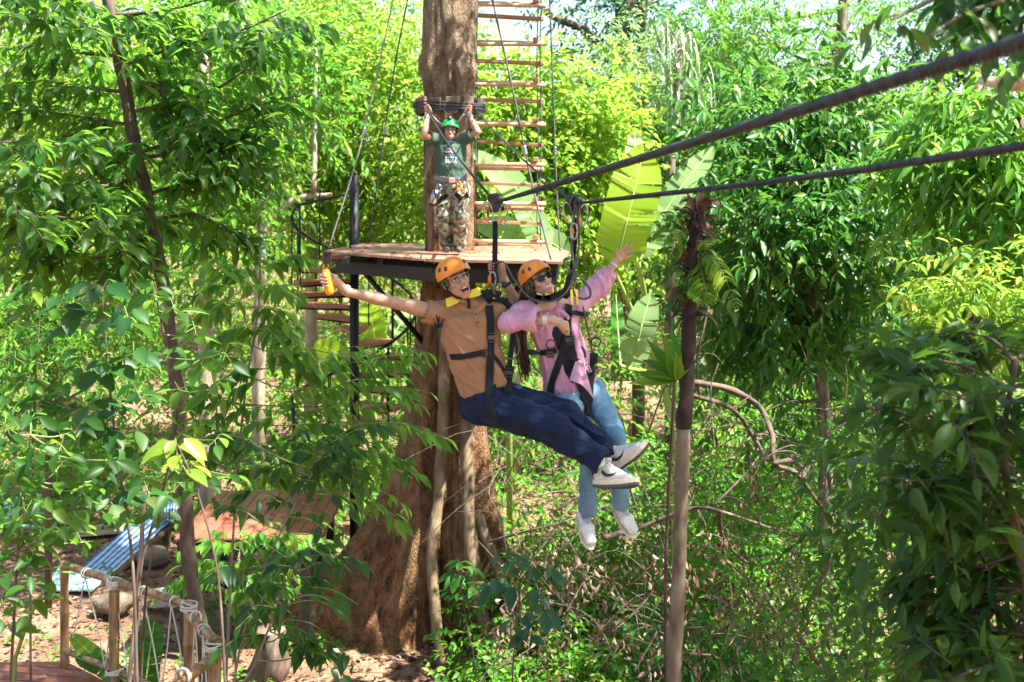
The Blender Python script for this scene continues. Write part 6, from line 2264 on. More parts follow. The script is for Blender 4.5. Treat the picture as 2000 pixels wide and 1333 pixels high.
def saplings():
    big_leaf_sapling('dark stemmed sapling with very large broad leaves left of the slim tree', [(198, 560), (206, 660), (214, 750), (229, 888), (258, 1090), (268, 1340)], 5.4,
                     [(200, 565, 9), (205, 640, 7), (150, 620, 6), (250, 620, 7), (120, 600, 5), (210, 720, 7), (170, 700, 5), (262, 690, 6), (222, 800, 7), (180, 780, 5), (270, 770, 6), (228, 850, 6), (205, 850, 4), (262, 860, 5), (240, 950, 5), (290, 960, 5), (215, 980, 5)],
                     M['lf_shade'], .155, .52, 21, .008)
    big_leaf_sapling('sapling topped by glowing yellow green ribbed leaves in front of the slim trunk', [(347, 868), (385, 960), (425, 1120), (440, 1340)], 4.9,
                     [(345, 872, 8), (352, 900, 6)], M['lf_yellow2'], .165, .48, 5, .006, droop=.5)
    big_leaf_sapling('broad leaved sapling crowding round the slim trunk at mid height', [(300, 560), (330, 700), (345, 820), (318, 960), (274, 1120), (263, 1340)], 5.9,
                     [(300, 575, 6), (340, 600, 6), (380, 640, 6), (330, 690, 6), (395, 700, 6), (420, 760, 5), (350, 760, 6), (310, 800, 5), (390, 820, 6), (440, 690, 5), (300, 880, 5), (420, 860, 5), (340, 960, 5), (400, 930, 5), (310, 1000, 5), (450, 930, 4), (280, 930, 4)],
                     M['lf_dark2'], .14, .45, 8, .008)
    big_leaf_sapling('low dark leafed sapling at the far left edge above the teal tarp', [(60, 850), (40, 1000), (20, 1340)], 5.0,
                     [(20, 880, 7), (70, 890, 7), (110, 920, 7), (30, 940, 7), (160, 960, 6), (90, 985, 7), (20, 1040, 7), (70, 1060, 6), (120, 1040, 6), (20, 1120, 6), (60, 1130, 5), (150, 1010, 6), (180, 940, 5), (5, 1180, 5), (50, 1000, 6), (10, 830, 6), (120, 870, 6), (200, 1000, 4), (40, 960, 7), (130, 900, 7), (95, 1040, 7), (30, 1010, 7), (60, 1180, 5), (15, 1220, 6), (100, 1110, 5), (160, 1060, 4), (10, 920, 7), (60, 820, 6), (150, 840, 6), (210, 900, 5), (40, 1090, 7)],
                     M['lf_dark2'], .115, .42, 33, .007)
    big_leaf_sapling('leafy dark sapling filling the left edge below the long branches', [(80, 590), (70, 740), (60, 1000), (60, 1340)], 7.4,
                     [(30, 700, 7), (80, 680, 7), (20, 780, 7), (70, 790, 7), (130, 760, 7), (110, 830, 7), (10, 850, 6), (150, 850, 6), (170, 800, 6), (40, 630, 6), (20, 735, 6), (190, 900, 5), (110, 640, 6), (160, 720, 6), (60, 740, 7), (100, 780, 7), (30, 820, 7), (140, 800, 6), (90, 870, 7), (60, 560, 6), (20, 590, 6), (130, 590, 5)],
                     M['lf_mid'], .15, .42, 36, .008)
    pinnate_sapling('arching sapling with drooping leaflet sprays reaching toward the big trunk', [(508, 480), (505, 600), (480, 760), (462, 950), (450, 1150), (441, 1340)], 8.2,
                    [(520, 520, 600, 500), (500, 560, 420, 540), (530, 560, 590, 580), (520, 600, 580, 640), (500, 640, 580, 665), (450, 540, 370, 520), (440, 590, 360, 600), (500, 640, 420, 660), (560, 690, 660, 720), (600, 720, 720, 690), (700, 700, 835, 690), (520, 720, 440, 740), (560, 760, 660, 790), (640, 770, 760, 760), (700, 790, 830, 775), (520, 800, 430, 830), (580, 830, 690, 850), (690, 830, 850, 855), (540, 870, 640, 900), (640, 890, 790, 900), (540, 660, 610, 700), (530, 690, 600, 730), (450, 780, 370, 790), (440, 830, 360, 850), (470, 860, 400, 900), (460, 600, 390, 620), (470, 700, 400, 720),
                     (600, 940, 700, 960), (660, 960, 800, 995), (520, 930, 600, 960), (690, 930, 810, 905)],
                    M['lf_mid2'], .15, .34, 41, .011, lat=3)
    pinnate_sapling('leaning thin sapling with layered dark leaflets beside the lower deck', [(640, 880), (590, 960), (530, 1080), (480, 1220), (455, 1340)], 7.6,
                    [(620, 900, 700, 880), (600, 930, 700, 950), (560, 980, 480, 960), (600, 960, 690, 1000), (560, 1010, 640, 1040), (640, 900, 560, 870), (500, 870, 420, 850), (650, 860, 740, 830), (560, 900, 470, 900), (420, 900, 350, 880), (480, 1000, 400, 1010)],
                    M['lf_dark'], .135, .42, 42, .009, lat=3)
    pinnate_sapling('low spreading sapling with hanging dark leaves over the tree stump', [(560, 1090), (545, 1170), (500, 1290), (470, 1340)], 7.0,
                    [(560, 1100, 640, 1090), (570, 1130, 660, 1150), (560, 1150, 470, 1160), (560, 1180, 660, 1190), (560, 1210, 640, 1240), (540, 1200, 460, 1230), (550, 1240, 640, 1270), (520, 1240, 430, 1270), (600, 1250, 690, 1290), (560, 1090, 490, 1090), (620, 1100, 690, 1120), (590, 1280, 670, 1320), (470, 1120, 400, 1130)],
                    M['lf_dark'], .13, .42, 43, .008, lat=2)
    pinnate_sapling('bright young shrub standing in front of the lower deck', [(470, 1040), (465, 1120), (460, 1200)], 10.5,
                    [(470, 1050, 560, 1040), (470, 1070, 380, 1060), (480, 1090, 600, 1080), (460, 1100, 370, 1110), (500, 1110, 590, 1130), (430, 1120, 350, 1150), (480, 1140, 570, 1170), (520, 1060, 640, 1080), (430, 1150, 500, 1190)],
                    M['lf_bright'], .15, .42, 44, .010, lat=4)
    big_leaf_sapling('small plant with round blue green leaves against the dark buttress', [(1010, 1090), (1015, 1170), (1005, 1260), (1000, 1340)], 8.6,
                     [(1010, 1095, 6), (985, 1085, 5), (1040, 1105, 5), (1070, 1110, 5), (960, 1130, 5), (1000, 1140, 5), (1045, 1160, 5), (1025, 1190, 4), (1060, 1200, 4), (1000, 1220, 4), (1030, 1230, 4)], M['lf_teal'], .17, .5, 51, .006, droop=.6)
    big_leaf_sapling('slight seedling with pointed leaves beside the loose root', [(900, 1100), (905, 1180), (935, 1330)], 9.4,
                     [(900, 1100, 6), (890, 1125, 6), (915, 1115, 5), (895, 1160, 5), (880, 1150, 4), (925, 1140, 4)], M['lf_mid'], .16, .4, 52, .005)
    # thin bare stems by the rail
    for k, (pts, Y, r, mt, lab) in enumerate((([(283, 950), (275, 1080), (262, 1230), (252, 1340)], 7.0, .014, 'bark_grey', 'thin grey mottled stem standing right behind the bamboo rail'),
                                              ([(300, 1070), (285, 1160), (275, 1340)], 7.3, .008, 'bark_brown', 'thin brown stem close to the grey mottled stem'),
                                              ([(30, 1285), (60, 1200), (88, 1150)], 7.5, .014, 'stem_green', 'thick green leaf stalk rising at the lower left corner'))):
        p = bez(PV(pts, Y), 6)
        if k < 2: p.append(Vector((p[-1].x, p[-1].y, 0)))
        else: p.insert(0, Vector((p[0].x - .1, p[0].y, 0)))
        o = MB().tube(p, r, 8, wob=.2).build('bare_sapling', M[mt]); tag(o, lab, 'sapling')
M['lf_yellow2'] = leaf_mat('leaf_sunlit_ribbed', [(0, (.10, .19, .012)), (.6, (.16, .25, .02)), (1, (.26, .27, .03))], (.5, .62, .03), .5, vein=.55)
M['lf_bush'] = leaf_mat('leaf_bush', [(0, (.010, .060, .008)), (.5, (.022, .10, .010)), (.85, (.05, .155, .013)), (1, (.14, .22, .02))], (.16, .46, .02), .34, spec=.35, rough=.45)
M['lf_mid2'] = leaf_mat('leaf_spray', [(0, (.018, .088, .008)), (.5, (.036, .135, .011)), (.85, (.075, .19, .014)), (1, (.20, .25, .03))], (.32, .62, .02), .54, spec=.3, rough=.45)
saplings()


# ------------------------------------------------------------------ dark shrub at the right, close to the camera
def right_shrub():
    rng = np.random.default_rng(61)
    Y = 3.9
    root = P(2010, 1333, Y); foot = Vector((root.x, root.y, ground_z(root.x, root.y)))
    t = thing('shrub', 'dark shaded shrub with big pointed leaves close at the lower right', 'shrub', foot)
    main = bez([foot, P(2010, 1333, Y), P(1995, 1100, Y), P(1960, 880, Y), P(1985, 700, Y)], 6)
    MB().tube(main, lerpr(.026, .008, len(main)), 10).build('stem', M['bark_brown'], t)
    B = [[(1970, 760), (1880, 715), (1750, 690)], [(1965, 860), (1850, 820), (1700, 800)], [(1962, 900), (1860, 890), (1720, 905)], [(1985, 980), (1880, 960), (1740, 985)],
         [(1990, 1060), (1880, 1060), (1760, 1090)], [(2000, 1150), (1900, 1150), (1800, 1180)], [(2005, 1240), (1910, 1230), (1810, 1250)], [(1990, 700), (2040, 640), (2090, 620)],
         [(2000, 1300), (1930, 1300), (1850, 1330)], [(1975, 780), (2040, 800), (2100, 790)], [(1985, 920), (2050, 940), (2110, 930)], [(1995, 1100), (2060, 1100), (2110, 1120)],
         [(1985, 710), (1930, 660), (1850, 650)], [(2000, 1200), (2060, 1230), (2110, 1250)], [(1990, 1010), (1930, 1020), (1860, 1020)], [(1975, 830), (1930, 800), (1830, 760)], [(2000, 1260), (1920, 1270), (1780, 1310)], [(1990, 1080), (1900, 1110), (1780, 1130)], [(1985, 940), (1900, 930), (1780, 940)], [(1990, 1150), (1940, 1180), (1850, 1220)], [(1980, 1000), (2010, 1040), (2040, 1060)], [(1975, 800), (1990, 850), (2000, 880)], [(2000, 1200), (1960, 1260), (1900, 1320)]]
    arrs = []; tw = MB()
    for b in B:
        dy = rng.uniform(-.5, .9)
        pts = [P(x, y, Y + dy * i / (len(b) - 1)) for i, (x, y) in enumerate(b)]
        path = bez(pts, 6)
        MB().tube(path, lerpr(.008, .003, len(path)), 6).build('branch', M['bark_brown'], t)
        a, g = branch_leaves(rng, path[2:], 14, .24, 7, .118, .36, .28, .7, .8, .4)
        arrs.append(a); twig_tubes(tw, g, .0025)
        # terminal leaves
        arrs.append(twig_leaves(rng, np.array([tuple(path[-1])]), np.array([tuple(path[-1] - path[-3])]), np.array([.16]), 5, .12, .36, .3))
    tw.build('twigs', M['bark_brown'], t)['kind'] = 'stuff'
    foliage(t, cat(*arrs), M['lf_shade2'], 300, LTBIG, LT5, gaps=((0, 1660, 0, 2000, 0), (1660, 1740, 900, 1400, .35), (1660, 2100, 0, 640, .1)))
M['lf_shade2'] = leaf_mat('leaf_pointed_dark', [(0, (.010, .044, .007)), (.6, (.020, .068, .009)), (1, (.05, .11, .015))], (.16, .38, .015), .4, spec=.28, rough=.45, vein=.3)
right_shrub()


def overhanging_tree():
    """Tree standing beside the viewer: its leafy bough hangs into the top right corner and its high crown shades the riders."""
    rng = np.random.default_rng(71)
    base = Vector((3.6, .6, ground_z(3.6, .6)))
    t = thing('shade_tree', 'overhanging tree with a dark leafy bough dipping into the top right corner', 'tree', base)
    trunk = bez([base, Vector((3.55, .7, 3)), Vector((3.3, .9, 6)), Vector((2.8, 1.4, 9)), Vector((2.2, 2.2, 11))], 6)
    MB().tube(trunk, lerpr(.26, .12, len(trunk)), 14, wob=.3).build('trunk', M['bark_grey'], t)
    B = [[(2100, -60), (1990, -10), (1880, 30), (1790, 90)], [(2100, -20), (2010, 30), (1930, 80), (1880, 130)], [(2000, -60), (1900, -40), (1800, 10), (1740, 40)], [(2120, 20), (2060, 60), (2000, 110)]]
    arrs = []
    bough = bez([trunk[14], Vector((2.9, 1.9, 6.5)), P(2130, -40, 3.7), P(2060, -50, 3.5)], 6)
    MB().tube(bough, lerpr(.06, .018, len(bough)), 9, wob=.25).build('limb', M['bark_grey'], t)
    for b in B:
        pts = [P(x, y, 3.5 - .1 * i) for i, (x, y) in enumerate(b)]
        q = min(bough, key=lambda v: (v - pts[0]).length)
        path = bez([q] + pts, 6)
        MB().tube(path, lerpr(.014, .004, len(path)), 7).build('branch', M['bark_grey'], t)
        a, g = branch_leaves(rng, path[2:], 13, .16, 5, .105, .40, .8, .6, .7, .3)
        arrs.append(a)
    near = cat(*arrs)
    # limbs and high crown above the frame
    crown = []
    for c, rad, n in CROWN:
        c = Vector(c)
        q = bez([trunk[-8], (trunk[-8] + c) / 2 + Vector((0, 0, .5)), c], 6)
        MB().tube(q, lerpr(.07, .015, len(q)), 8).build('limb', M['bark_grey'], t)
        p, d = crown_twigs(rng, c, rad, int(n * 1.7), 22, .34)
        crown.append(twig_leaves(rng, p, d, np.full(len(p), .5), 8, .15, .42, .3))
    MB().tube(bez([trunk[12], Vector((3.4, 3.2, 6.1)), P(2160, 178, 5.5), P(2050, 166, 5.3), P(1960, 163, 5.2), P(1912, 157, 5.2)], 5), lerpr(.08, .018, 26), 10, wob=.2).build('bare_limb', M['bark_pale'], t)
    sel = near
    pos = sel[0]
    foliage(t, sel, M['lf_dark'], 250, LTBIG, LT5)
    c = cat(*crown)
    keep = ~in_view(c[0], 60)
    c = tuple(a[keep] for a in c)
    foliage(t, c, M['lf_mid'], 0, LT2, LT1, 'crown')
CROWN = [((3.0, 6.7, 10.6), (1.9, 1.5, .9), 430), ((1.2, 7.0, 10.3), (1.6, 1.4, .9), 250), ((4.6, 5.4, 10.2), (1.9, 1.7, 1.0), 420), ((-.8, 6.4, 10.4), (1.7, 1.5, .9), 80),
         ((5.0, 3.8, 9.4), (1.7, 1.6, 1.2), 420), ((4.2, 2.2, 8.6), (1.5, 1.4, 1.0), 330), ((3.6, 1.2, 7.0), (1.1, 1.1, .7), 220), ((6.2, 5.2, 9.6), (1.6, 1.5, 1.1), 350)]
overhanging_tree()


# ------------------------------------------------------------------ pole trunk with ferns, right of the riders
def fern_pole():
    Y = 8.0
    pts = PV([(1364, 392), (1358, 470), (1352, 560), (1346, 650), (1340, 740), (1333, 900), (1328, 1050), (1322, 1200), (1316, 1333)], Y)
    pts.append(Vector((pts[-1].x - .02, Y, ground_z(pts[-1].x, Y))))
    t = thing('dead_palm_trunk', 'slim dead palm trunk with ringed bark right of the riders', 'tree trunk', pts[-1])
    pp = bez(pts, 8)
    n = len(pp)
    rr = [(.042 + .012 * (i / n)) * (1.09 if i % 6 == 0 else 1.0) for i in range(n)]
    k1 = int(n * .52)
    MB().tube(pp[k1:], rr[k1:], 16, wob=.2).build('lower_trunk', M['palm_trunk'], t)
    MB().tube(pp[:k1 + 1], [r * (1.0 if i > n * .3 else 1.15) for i, r in enumerate(rr[:k1 + 1])], 16, wob=.5, seed=3).build('upper_trunk', M['palm_dark'], t)
    # shaggy fibre and brown frond bases round the head
    rnd = random.Random(9)
    q = MB()
    for k in range(150):
        i = rnd.randrange(0, int(n * .32))
        a = rnd.uniform(0, 6.28)
        c = pp[i]
        v = Vector((math.cos(a), math.sin(a), rnd.uniform(-.8, .9)))
        L = rnd.uniform(.05, .13)
        p0 = c + Vector((math.cos(a), math.sin(a), 0)) * .045
        q.tube([p0, p0 + v * L * .5, p0 + v * L + Vector((0, 0, -.4 * L))], [.009, .006, .002], 4)
    q.build('fibre', M['palm_dark'], t)['kind'] = 'stuff'
    q = None
    me = template_mesh('frond_base', LT5, 1.0, M['dead_leaf'])
    arr = []
    for k in range(34):
        i = rnd.randrange(0, int(n * .30))
        a = rnd.uniform(0, 6.28)
        arr.append((np.array(pp[i]) + np.array((math.cos(a), math.sin(a), 0)) * .05, np.array((math.cos(a), math.sin(a), rnd.uniform(-.6, 1.1))), np.array((0, 0, 1.0)), rnd.uniform(.10, .22), rnd.uniform(.05, .09)))
    arr = tuple(np.array([a[i] for a in arr]) for i in range(5))
    put_leaf_objects(t, me, list(range(34)), arr, 'frond_base')
    # sheath fan at the very top, and a dead one hanging at mid height
    for (px, py, d, L, W) in ((1364, 415, (.05, -.2, 1), .17, .055), (1354, 415, (-.28, -.1, 1), .15, .04), (1374, 415, (.33, -.1, 1), .14, .04), (1366, 420, (.12, -.3, 1), .13, .04), (1340, 565, (-.8, -.3, -.25), .17, .085)):
        put_leaf_objects(t, me, [0], tuple(np.array([v]) for v in (tuple(P(px, py, Y - .05)), d, (0, -1, .4), L, W)), 'sheath')

    def fern(label, base, fronds, seed, mat):
        rg = np.random.default_rng(seed)
        f = thing('fern', label, 'fern', base, 'ferns growing on the dead palm trunk')
        for (ex, ey, arch) in fronds:
            e = P(ex, ey, Y + rg.uniform(-.35, .12))
            m = Vector(base).lerp(e, .5) + Vector((0, 0, arch))
            path = bez([base, m, e], 8)
            ribs = MB().tube(path, lerpr(.004, .0015, len(path)), 5, cap=False)
            fr = ribs.build('frond', M['stem_green'], f)
            n = 26
            p, tg = along(path[2:], n, rg)
            s = np.linspace(0, 1, n)
            sd = norm_rows(np.cross(tg, np.tile([[.1, -.5, 1.0]], (n, 1))))
            P2 = np.concatenate([p, p]); D2 = np.concatenate([tg * .45 + sd, tg * .45 - sd]) + np.array([0, 0, -.15])
            L2 = np.concatenate([np.sin(np.pi * np.clip(s * .85 + .12, 0, 1))] * 2) * .085 * (e - Vector(base)).length / .3
            U2 = np.tile([[.1, -.5, 1.0]], (2 * n, 1)) + rg.normal(0, .15, (2 * n, 3))
            me = leaves_mesh('leaflets', LT2, P2 - np.array(base), D2, U2, L2, L2 * .26)
            o = link('leaflets', me, fr, mat); o['kind'] = 'stuff'
    fern('feathery fern tuft growing on the left side of the palm trunk', P(1345, 455, Y - .05), [(1270, 440, .05), (1285, 480, .05), (1290, 420, .06), (1262, 470, .08), (1310, 400, .05), (1300, 510, .02)], 1, M['lf_bright'])
    fern('feathery fern tuft drooping on the right side of the palm trunk', P(1362, 500, Y - .06), [(1410, 560, .06), (1395, 590, .05), (1420, 520, .07), (1385, 610, .04), (1440, 600, .12), (1378, 560, .0), (1405, 470, .05)], 2, M['lf_yellow'])
    fern('small pale fern low on the dark part of the palm trunk', P(1350, 530, Y - .07), [(1370, 600, .03), (1330, 590, .03), (1400, 540, .05), (1385, 565, .04)], 3, M['lf_bright'])
    # bird's nest fern: upright strap fronds
    b = P(1322, 745, Y - .08)
    f = thing('nest_fern', 'bright rosette of strap shaped fern fronds halfway up the palm trunk', 'fern', b, )
    rg = np.random.default_rng(4)
    me = template_mesh('leaf', LTBIG, 1.0, M['lf_bright'])
    arr = []
    for k, (x, y) in enumerate(((1262, 700), (1275, 672), (1298, 655), (1318, 655), (1335, 672), (1285, 720), (1255, 728), (1305, 690), (1350, 690), (1240, 745), (1325, 700))):
        e = P(x, y, Y - .08 + rg.uniform(-.22, .12)); d = e - b
        arr.append((np.array(b), np.array(d), np.array((0, -1, .6)) + rg.normal(0, .2, 3), d.length * 1.12, .075))
    arr = tuple(np.array([a[i] for a in arr]) for i in range(5))
    put_leaf_objects(f, me, list(range(11)), arr)
    # the second thin dead stalk close behind it
    p = bez(PV([(1318, 742), (1312, 850), (1306, 960), (1300, 1100)], 8.25), 5)
    p.append(Vector((p[-1].x, 8.25, ground_z(p[-1].x, 8.25))))
    o = MB().tube(p, .013, 8, wob=.4).build('dead_stalk', M['bark_brown']); tag(o, 'thin grey dead stalk close behind the palm trunk', 'stalk')
M['palm_trunk'] = simple('palm_trunk', (.30, .22, .15), rough=.85, scale=9, vs=(1, 1, .5), bstr=.6, bdist=.01, stops=[(.28, (.06, .046, .030)), (.45, (.14, .108, .066)), (.6, (.21, .165, .105)), (.75, (.31, .26, .185))])
M['palm_dark'] = simple('palm_fibre', (.022, .014, .010), (.060, .036, .026), rough=.95, scale=14, bstr=.8, bdist=.01)
fern_pole()


# ------------------------------------------------------------------ banana plants
def banana_blade(parent, path, width, mat, seed=0, roll=0.0, tears=4):
    """Long blade on a curved midrib, ribbed by its side veins and split into ragged lobes."""
    rnd = random.Random(seed)
    n = 46
    pts = bez(path, 14)
    pp = [pts[min(len(pts) - 1, int(round(i / n * (len(pts) - 1))))] for i in range(n + 1)]
    V, UV, faces = [], [], []
    for sgn in (-1, 1):
        cuts = sorted(rnd.sample(range(4, n - 3), tears))
        segs = list(zip([0] + cuts, cuts + [n]))
        for i0, i1 in segs:
            tilt = rnd.uniform(-.035, .035); sag = rnd.uniform(-.10, .06); short = rnd.uniform(.94, 1.03)
            base = len(V)
            for i in range(i0, i1 + 1):
                f = i / n
                p = pp[i]
                t = (pp[min(i + 1, n)] - pp[max(i - 1, 0)]).normalized()
                view = Vector((math.sin(roll), -math.cos(roll), .25))
                nn = (view - t * view.dot(t)).normalized(); s = t.cross(nn)
                w = width * .5 * min(1.0, (f / .13) ** .6 if f > 0 else .02) * (1 - max(0.0, (f - .62) / .38) ** 1.9) ** .62 if f < 1 else .004
                edge = (i == i0 and i0 > 0) or (i == i1 and i1 < n)
                for k, u in enumerate((0, .33, .66, 1.0)):
                    uu = u * short
                    rib = .009 * width * (1 if i % 2 else -1) * min(1, u * 3) * (1 - .3 * u)
                    z = (.06 + sag) * width * u * u * .5 + rib
                    along_ = (u * width * (.10 + tilt)) + ((.018 * width * u) * (1 if i == i0 else -1) if edge else 0)
                    V.append(p + s * (sgn * uu * w * (1 + .02 * math.sin(i * 2.7))) + t * along_ + nn * z)
                    UV.append((.5 + sgn * u / 2, f * 3.0))
            for i in range(i1 - i0):
                a = base + i * 4
                for k in range(3):
                    q = (a + k, a + k + 1, a + k + 5, a + k + 4)
                    faces.append(q if sgn > 0 else q[::-1])
    off = world_loc(parent)
    me = np_mesh('leaf', np.array([tuple(v - off) for v in V]), [np.array(faces)], False, UV)
    o = link('leaf', me, parent, mat)
    MB().tube(pp, lerpr(.012, .003, n + 1), 6).build('midrib', M['stem_pale'], o)
    return o
M['stem_pale'] = simple('banana_stalk', (.20, .32, .05), (.27, .38, .08), rough=.45, scale=10)

def banana(label, Y, stem, leaves, seed):
    sp = bez(PV(stem, Y), 5)
    foot = Vector((sp[-1].x, Y, ground_z(sp[-1].x, Y)))
    if sp[-1].z > foot.z + .03: sp.append(foot)
    t = thing('banana_plant', label, 'banana plant', foot, 'banana plants round the platforms')
    MB().tube(sp, lerpr(.03, .05, len(sp)), 12).build('stem', M['stem_pale'], t)
    for k, (pts, w, mt, roll) in enumerate(leaves):
        path = PV(pts, Y)
        MB().tube(bez([sp[0], (sp[0] + path[0]) / 2, path[0]], 4), lerpr(.026, .019, 9), 7).build('petiole', M['stem_pale'], t)
        banana_blade(t, path, w, M[mt], seed * 10 + k, roll)

def bananas():
    banana('banana plant with two tall glowing leaves behind the raised hand', 12.2, [(1290, 730), (1316, 850), (1320, 1000)],
           [([(1200, 530, 11.4), (1222, 440, 11.3), (1240, 370, 11.35), (1256, 296, 11.5)], .54, 'lf_banana', .1),
            ([(1248, 512, 11.5), (1292, 425, 11.6), (1335, 360, 11.7), (1392, 290, 11.9)], .34, 'lf_banana_pale', -.6),
            ([(1220, 400, 12.2), (1238, 320, 12.3), (1240, 262, 12.4)], .22, 'lf_banana_pale', .2),
            ([(1225, 720, 11.1), (1245, 670, 11.0), (1255, 630, 11.0), (1270, 580, 11.1)], .30, 'lf_banana_pale', -.3),
            ([(1212, 715, 11.3), (1208, 660, 11.3), (1203, 575, 11.4)], .20, 'lf_mid', .8)], 1)
    banana('banana plant whose pale leaves slant behind the hanging ladder', 17.2, [(1005, 560), (1000, 640), (995, 760)],
           [([(1075, 500, 17.0), (1040, 430, 17.0), (1000, 360, 17.0), (925, 295, 17.1)], .46, 'lf_banana_pale', .3),
            ([(1120, 505, 17.2), (1060, 465, 17.1), (1000, 450, 17.1), (925, 438, 17.2)], .42, 'lf_banana_pale', -.2),
            ([(985, 470, 17.3), (975, 420, 17.3), (962, 350, 17.3)], .3, 'lf_banana', .2)], 2)
    banana('banana plant with yellow lit leaf low behind the spiral staircase', 18.0, [(735, 720), (733, 780), (732, 850)],
           [([(735, 690, 17.9), (728, 640, 17.8), (718, 592, 17.9)], .40, 'lf_banana', .1),
            ([(752, 690, 18.0), (775, 645, 18.0), (802, 600, 18.1)], .34, 'lf_banana_pale', -.5),
            ([(690, 720, 18.0), (655, 690, 17.9), (618, 672, 17.9)], .34, 'lf_banana', .3),
            ([(700, 780, 18.0), (665, 760, 17.9), (620, 745, 17.9)], .3, 'lf_banana', .5)], 3)
    banana('banana sucker with one upright dark leaf below the bamboo rail', 9.3, [(285, 1345), (283, 1380)],
           [([(283, 1350, 9.3), (290, 1290, 9.3), (301, 1215, 9.35)], .22, 'lf_mid', .1), ([(270, 1352, 9.4), (215, 1310, 9.4), (150, 1285, 9.4)], .15, 'lf_mid', .6), ([(262, 1340, 9.4), (200, 1300, 9.5), (140, 1240, 9.5)], .17, 'lf_bright', .7)], 4)
bananas()


def big_crown():
    rng = np.random.default_rng(91)
    arrs = []
    for c, rad, n in (((TX + 1.6, TY - 1.2, 11.2), (1.8, 1.5, .9), 190), ((TX - .6, TY - .6, 11.8), (1.6, 1.5, .9), 170), ((TX + 2.6, TY + .4, 11.6), (1.8, 1.5, .9), 150), ((TX + .6, TY + 1.6, 12), (2, 1.6, .9), 140)):
        q = bez([Vector((TX, TY, 9.6)), Vector(c) * .5 + Vector((TX, TY, 10.2)) * .5, Vector(c)], 5)
        MB().tube(q, lerpr(.2, .04, len(q)), 8).build('limb', M['bark'], TREE)
        p, d = crown_twigs(rng, c, rad, n, 14, .3)
        arrs.append(twig_leaves(rng, p, d, np.full(n, .55), 8, .17, .45, .3))
    foliage(TREE, cat(*arrs), M['lf_mid'], 0, LT2, LT1, 'crown')
big_crown()


# ------------------------------------------------------------------ strap leaved plant high at the right
def strap_plant():
    rng = np.random.default_rng(81)
    Y = 22
    b = P(1310, 330, Y)
    t = thing('screw_pine', 'pale screw pine with long hanging strap leaves high right of the ladder', 'palm', Vector((b.x, Y, ground_z(b.x, Y))))
    st = bez([P(1325, 95, Y), P(1318, 250, Y), b, P(1308, 500, Y), Vector((b.x, Y, ground_z(b.x, Y)))], 5)
    MB().tube(st, lerpr(.06, .12, len(st)), 10).build('stem', M['bark_grey'], t)
    for k in range(70):
        f = k / 70
        c = P(1290 + 70 * rng.random(), 85 + 150 * rng.random() ** 1.5, Y + rng.uniform(-.4, .4))
        a = rng.uniform(0, 6.28)
        L = rng.uniform(.7, 1.3)
        v = Vector((math.cos(a) * .6, math.sin(a) * .6, .75))
        path = [c, c + v * L * .35, c + v * L * .55 + Vector((0, 0, -.05)), c + v * L * .72 + Vector((0, 0, -.45 * L)), c + v * L * .78 + Vector((0, 0, -1.0 * L))]
        pp = bez(path, 2)
        MB().ribbon(pp, Vector((v.x, v.y, .8)), [.045 * (1 - .85 * i / (len(pp) - 1)) for i in range(len(pp))], .004).build('leaf', M['lf_strap'], t)
M['lf_strap'] = simple('strap_leaf', (.22, .30, .16), (.30, .38, .22), rough=.45, scale=4)
strap_plant()


# ------------------------------------------------------------------ trees and bushes of the wood
def wood_tree(name, label, cat_, trunk, Y, r, crowns, llen, ratio, mat, bark, n_parts=0, seed=0, tlen=.55, per=8, droop=.35, limbs=(), group='trees and bushes of the surrounding wood', tpl=LT2, clumps=14, tight=.3):
    """trunk: photo points top to bottom; crowns: (px, py, Y, rx, ry, rz, twigs)."""
    rng = np.random.default_rng(seed)
    tp = bez(PV(trunk, Y), 5)
    foot = Vector((tp[-1].x, tp[-1].y, ground_z(tp[-1].x, tp[-1].y) - .05))
    tp.append(foot)
    t = thing(name, label, cat_, foot, group)
    MB().tube(tp, lerpr(r[0], r[1], len(tp)), 10, wob=.3, seed=seed).build('trunk', M[bark], t)
    for lp, r0, r1 in limbs:
        q = bez(PV(lp, Y), 5)
        MB().tube(q, lerpr(r0, r1, len(q)), 8, wob=.25, seed=seed + 1).build('limb', M[bark], t)
    arrs = []
    tpn = np.array([tuple(p) for p in tp])
    for k, (px, py, yy, rx, ry, rz, n) in enumerate(crowns):
        c = P(px, py, yy)
        q = Vector(tpn[np.argmin(np.linalg.norm(tpn - np.array(c), axis=1))])
        lb = bez([q, (q + c) / 2 + Vector((0, 0, -.15)), c], 4)
        MB().tube(lb, lerpr(r[0] * .5, .012, len(lb)), 6).build('branch', M[bark], t)
        p, d = crown_twigs(rng, c, (rx, ry, rz), n, clumps, tight)
        arrs.append(twig_leaves(rng, p, d, np.full(n, tlen), per, llen, ratio, droop, .55))
    foliage(t, cat(*arrs), M[mat], n_parts, LT3, tpl, 'crown')
    return t

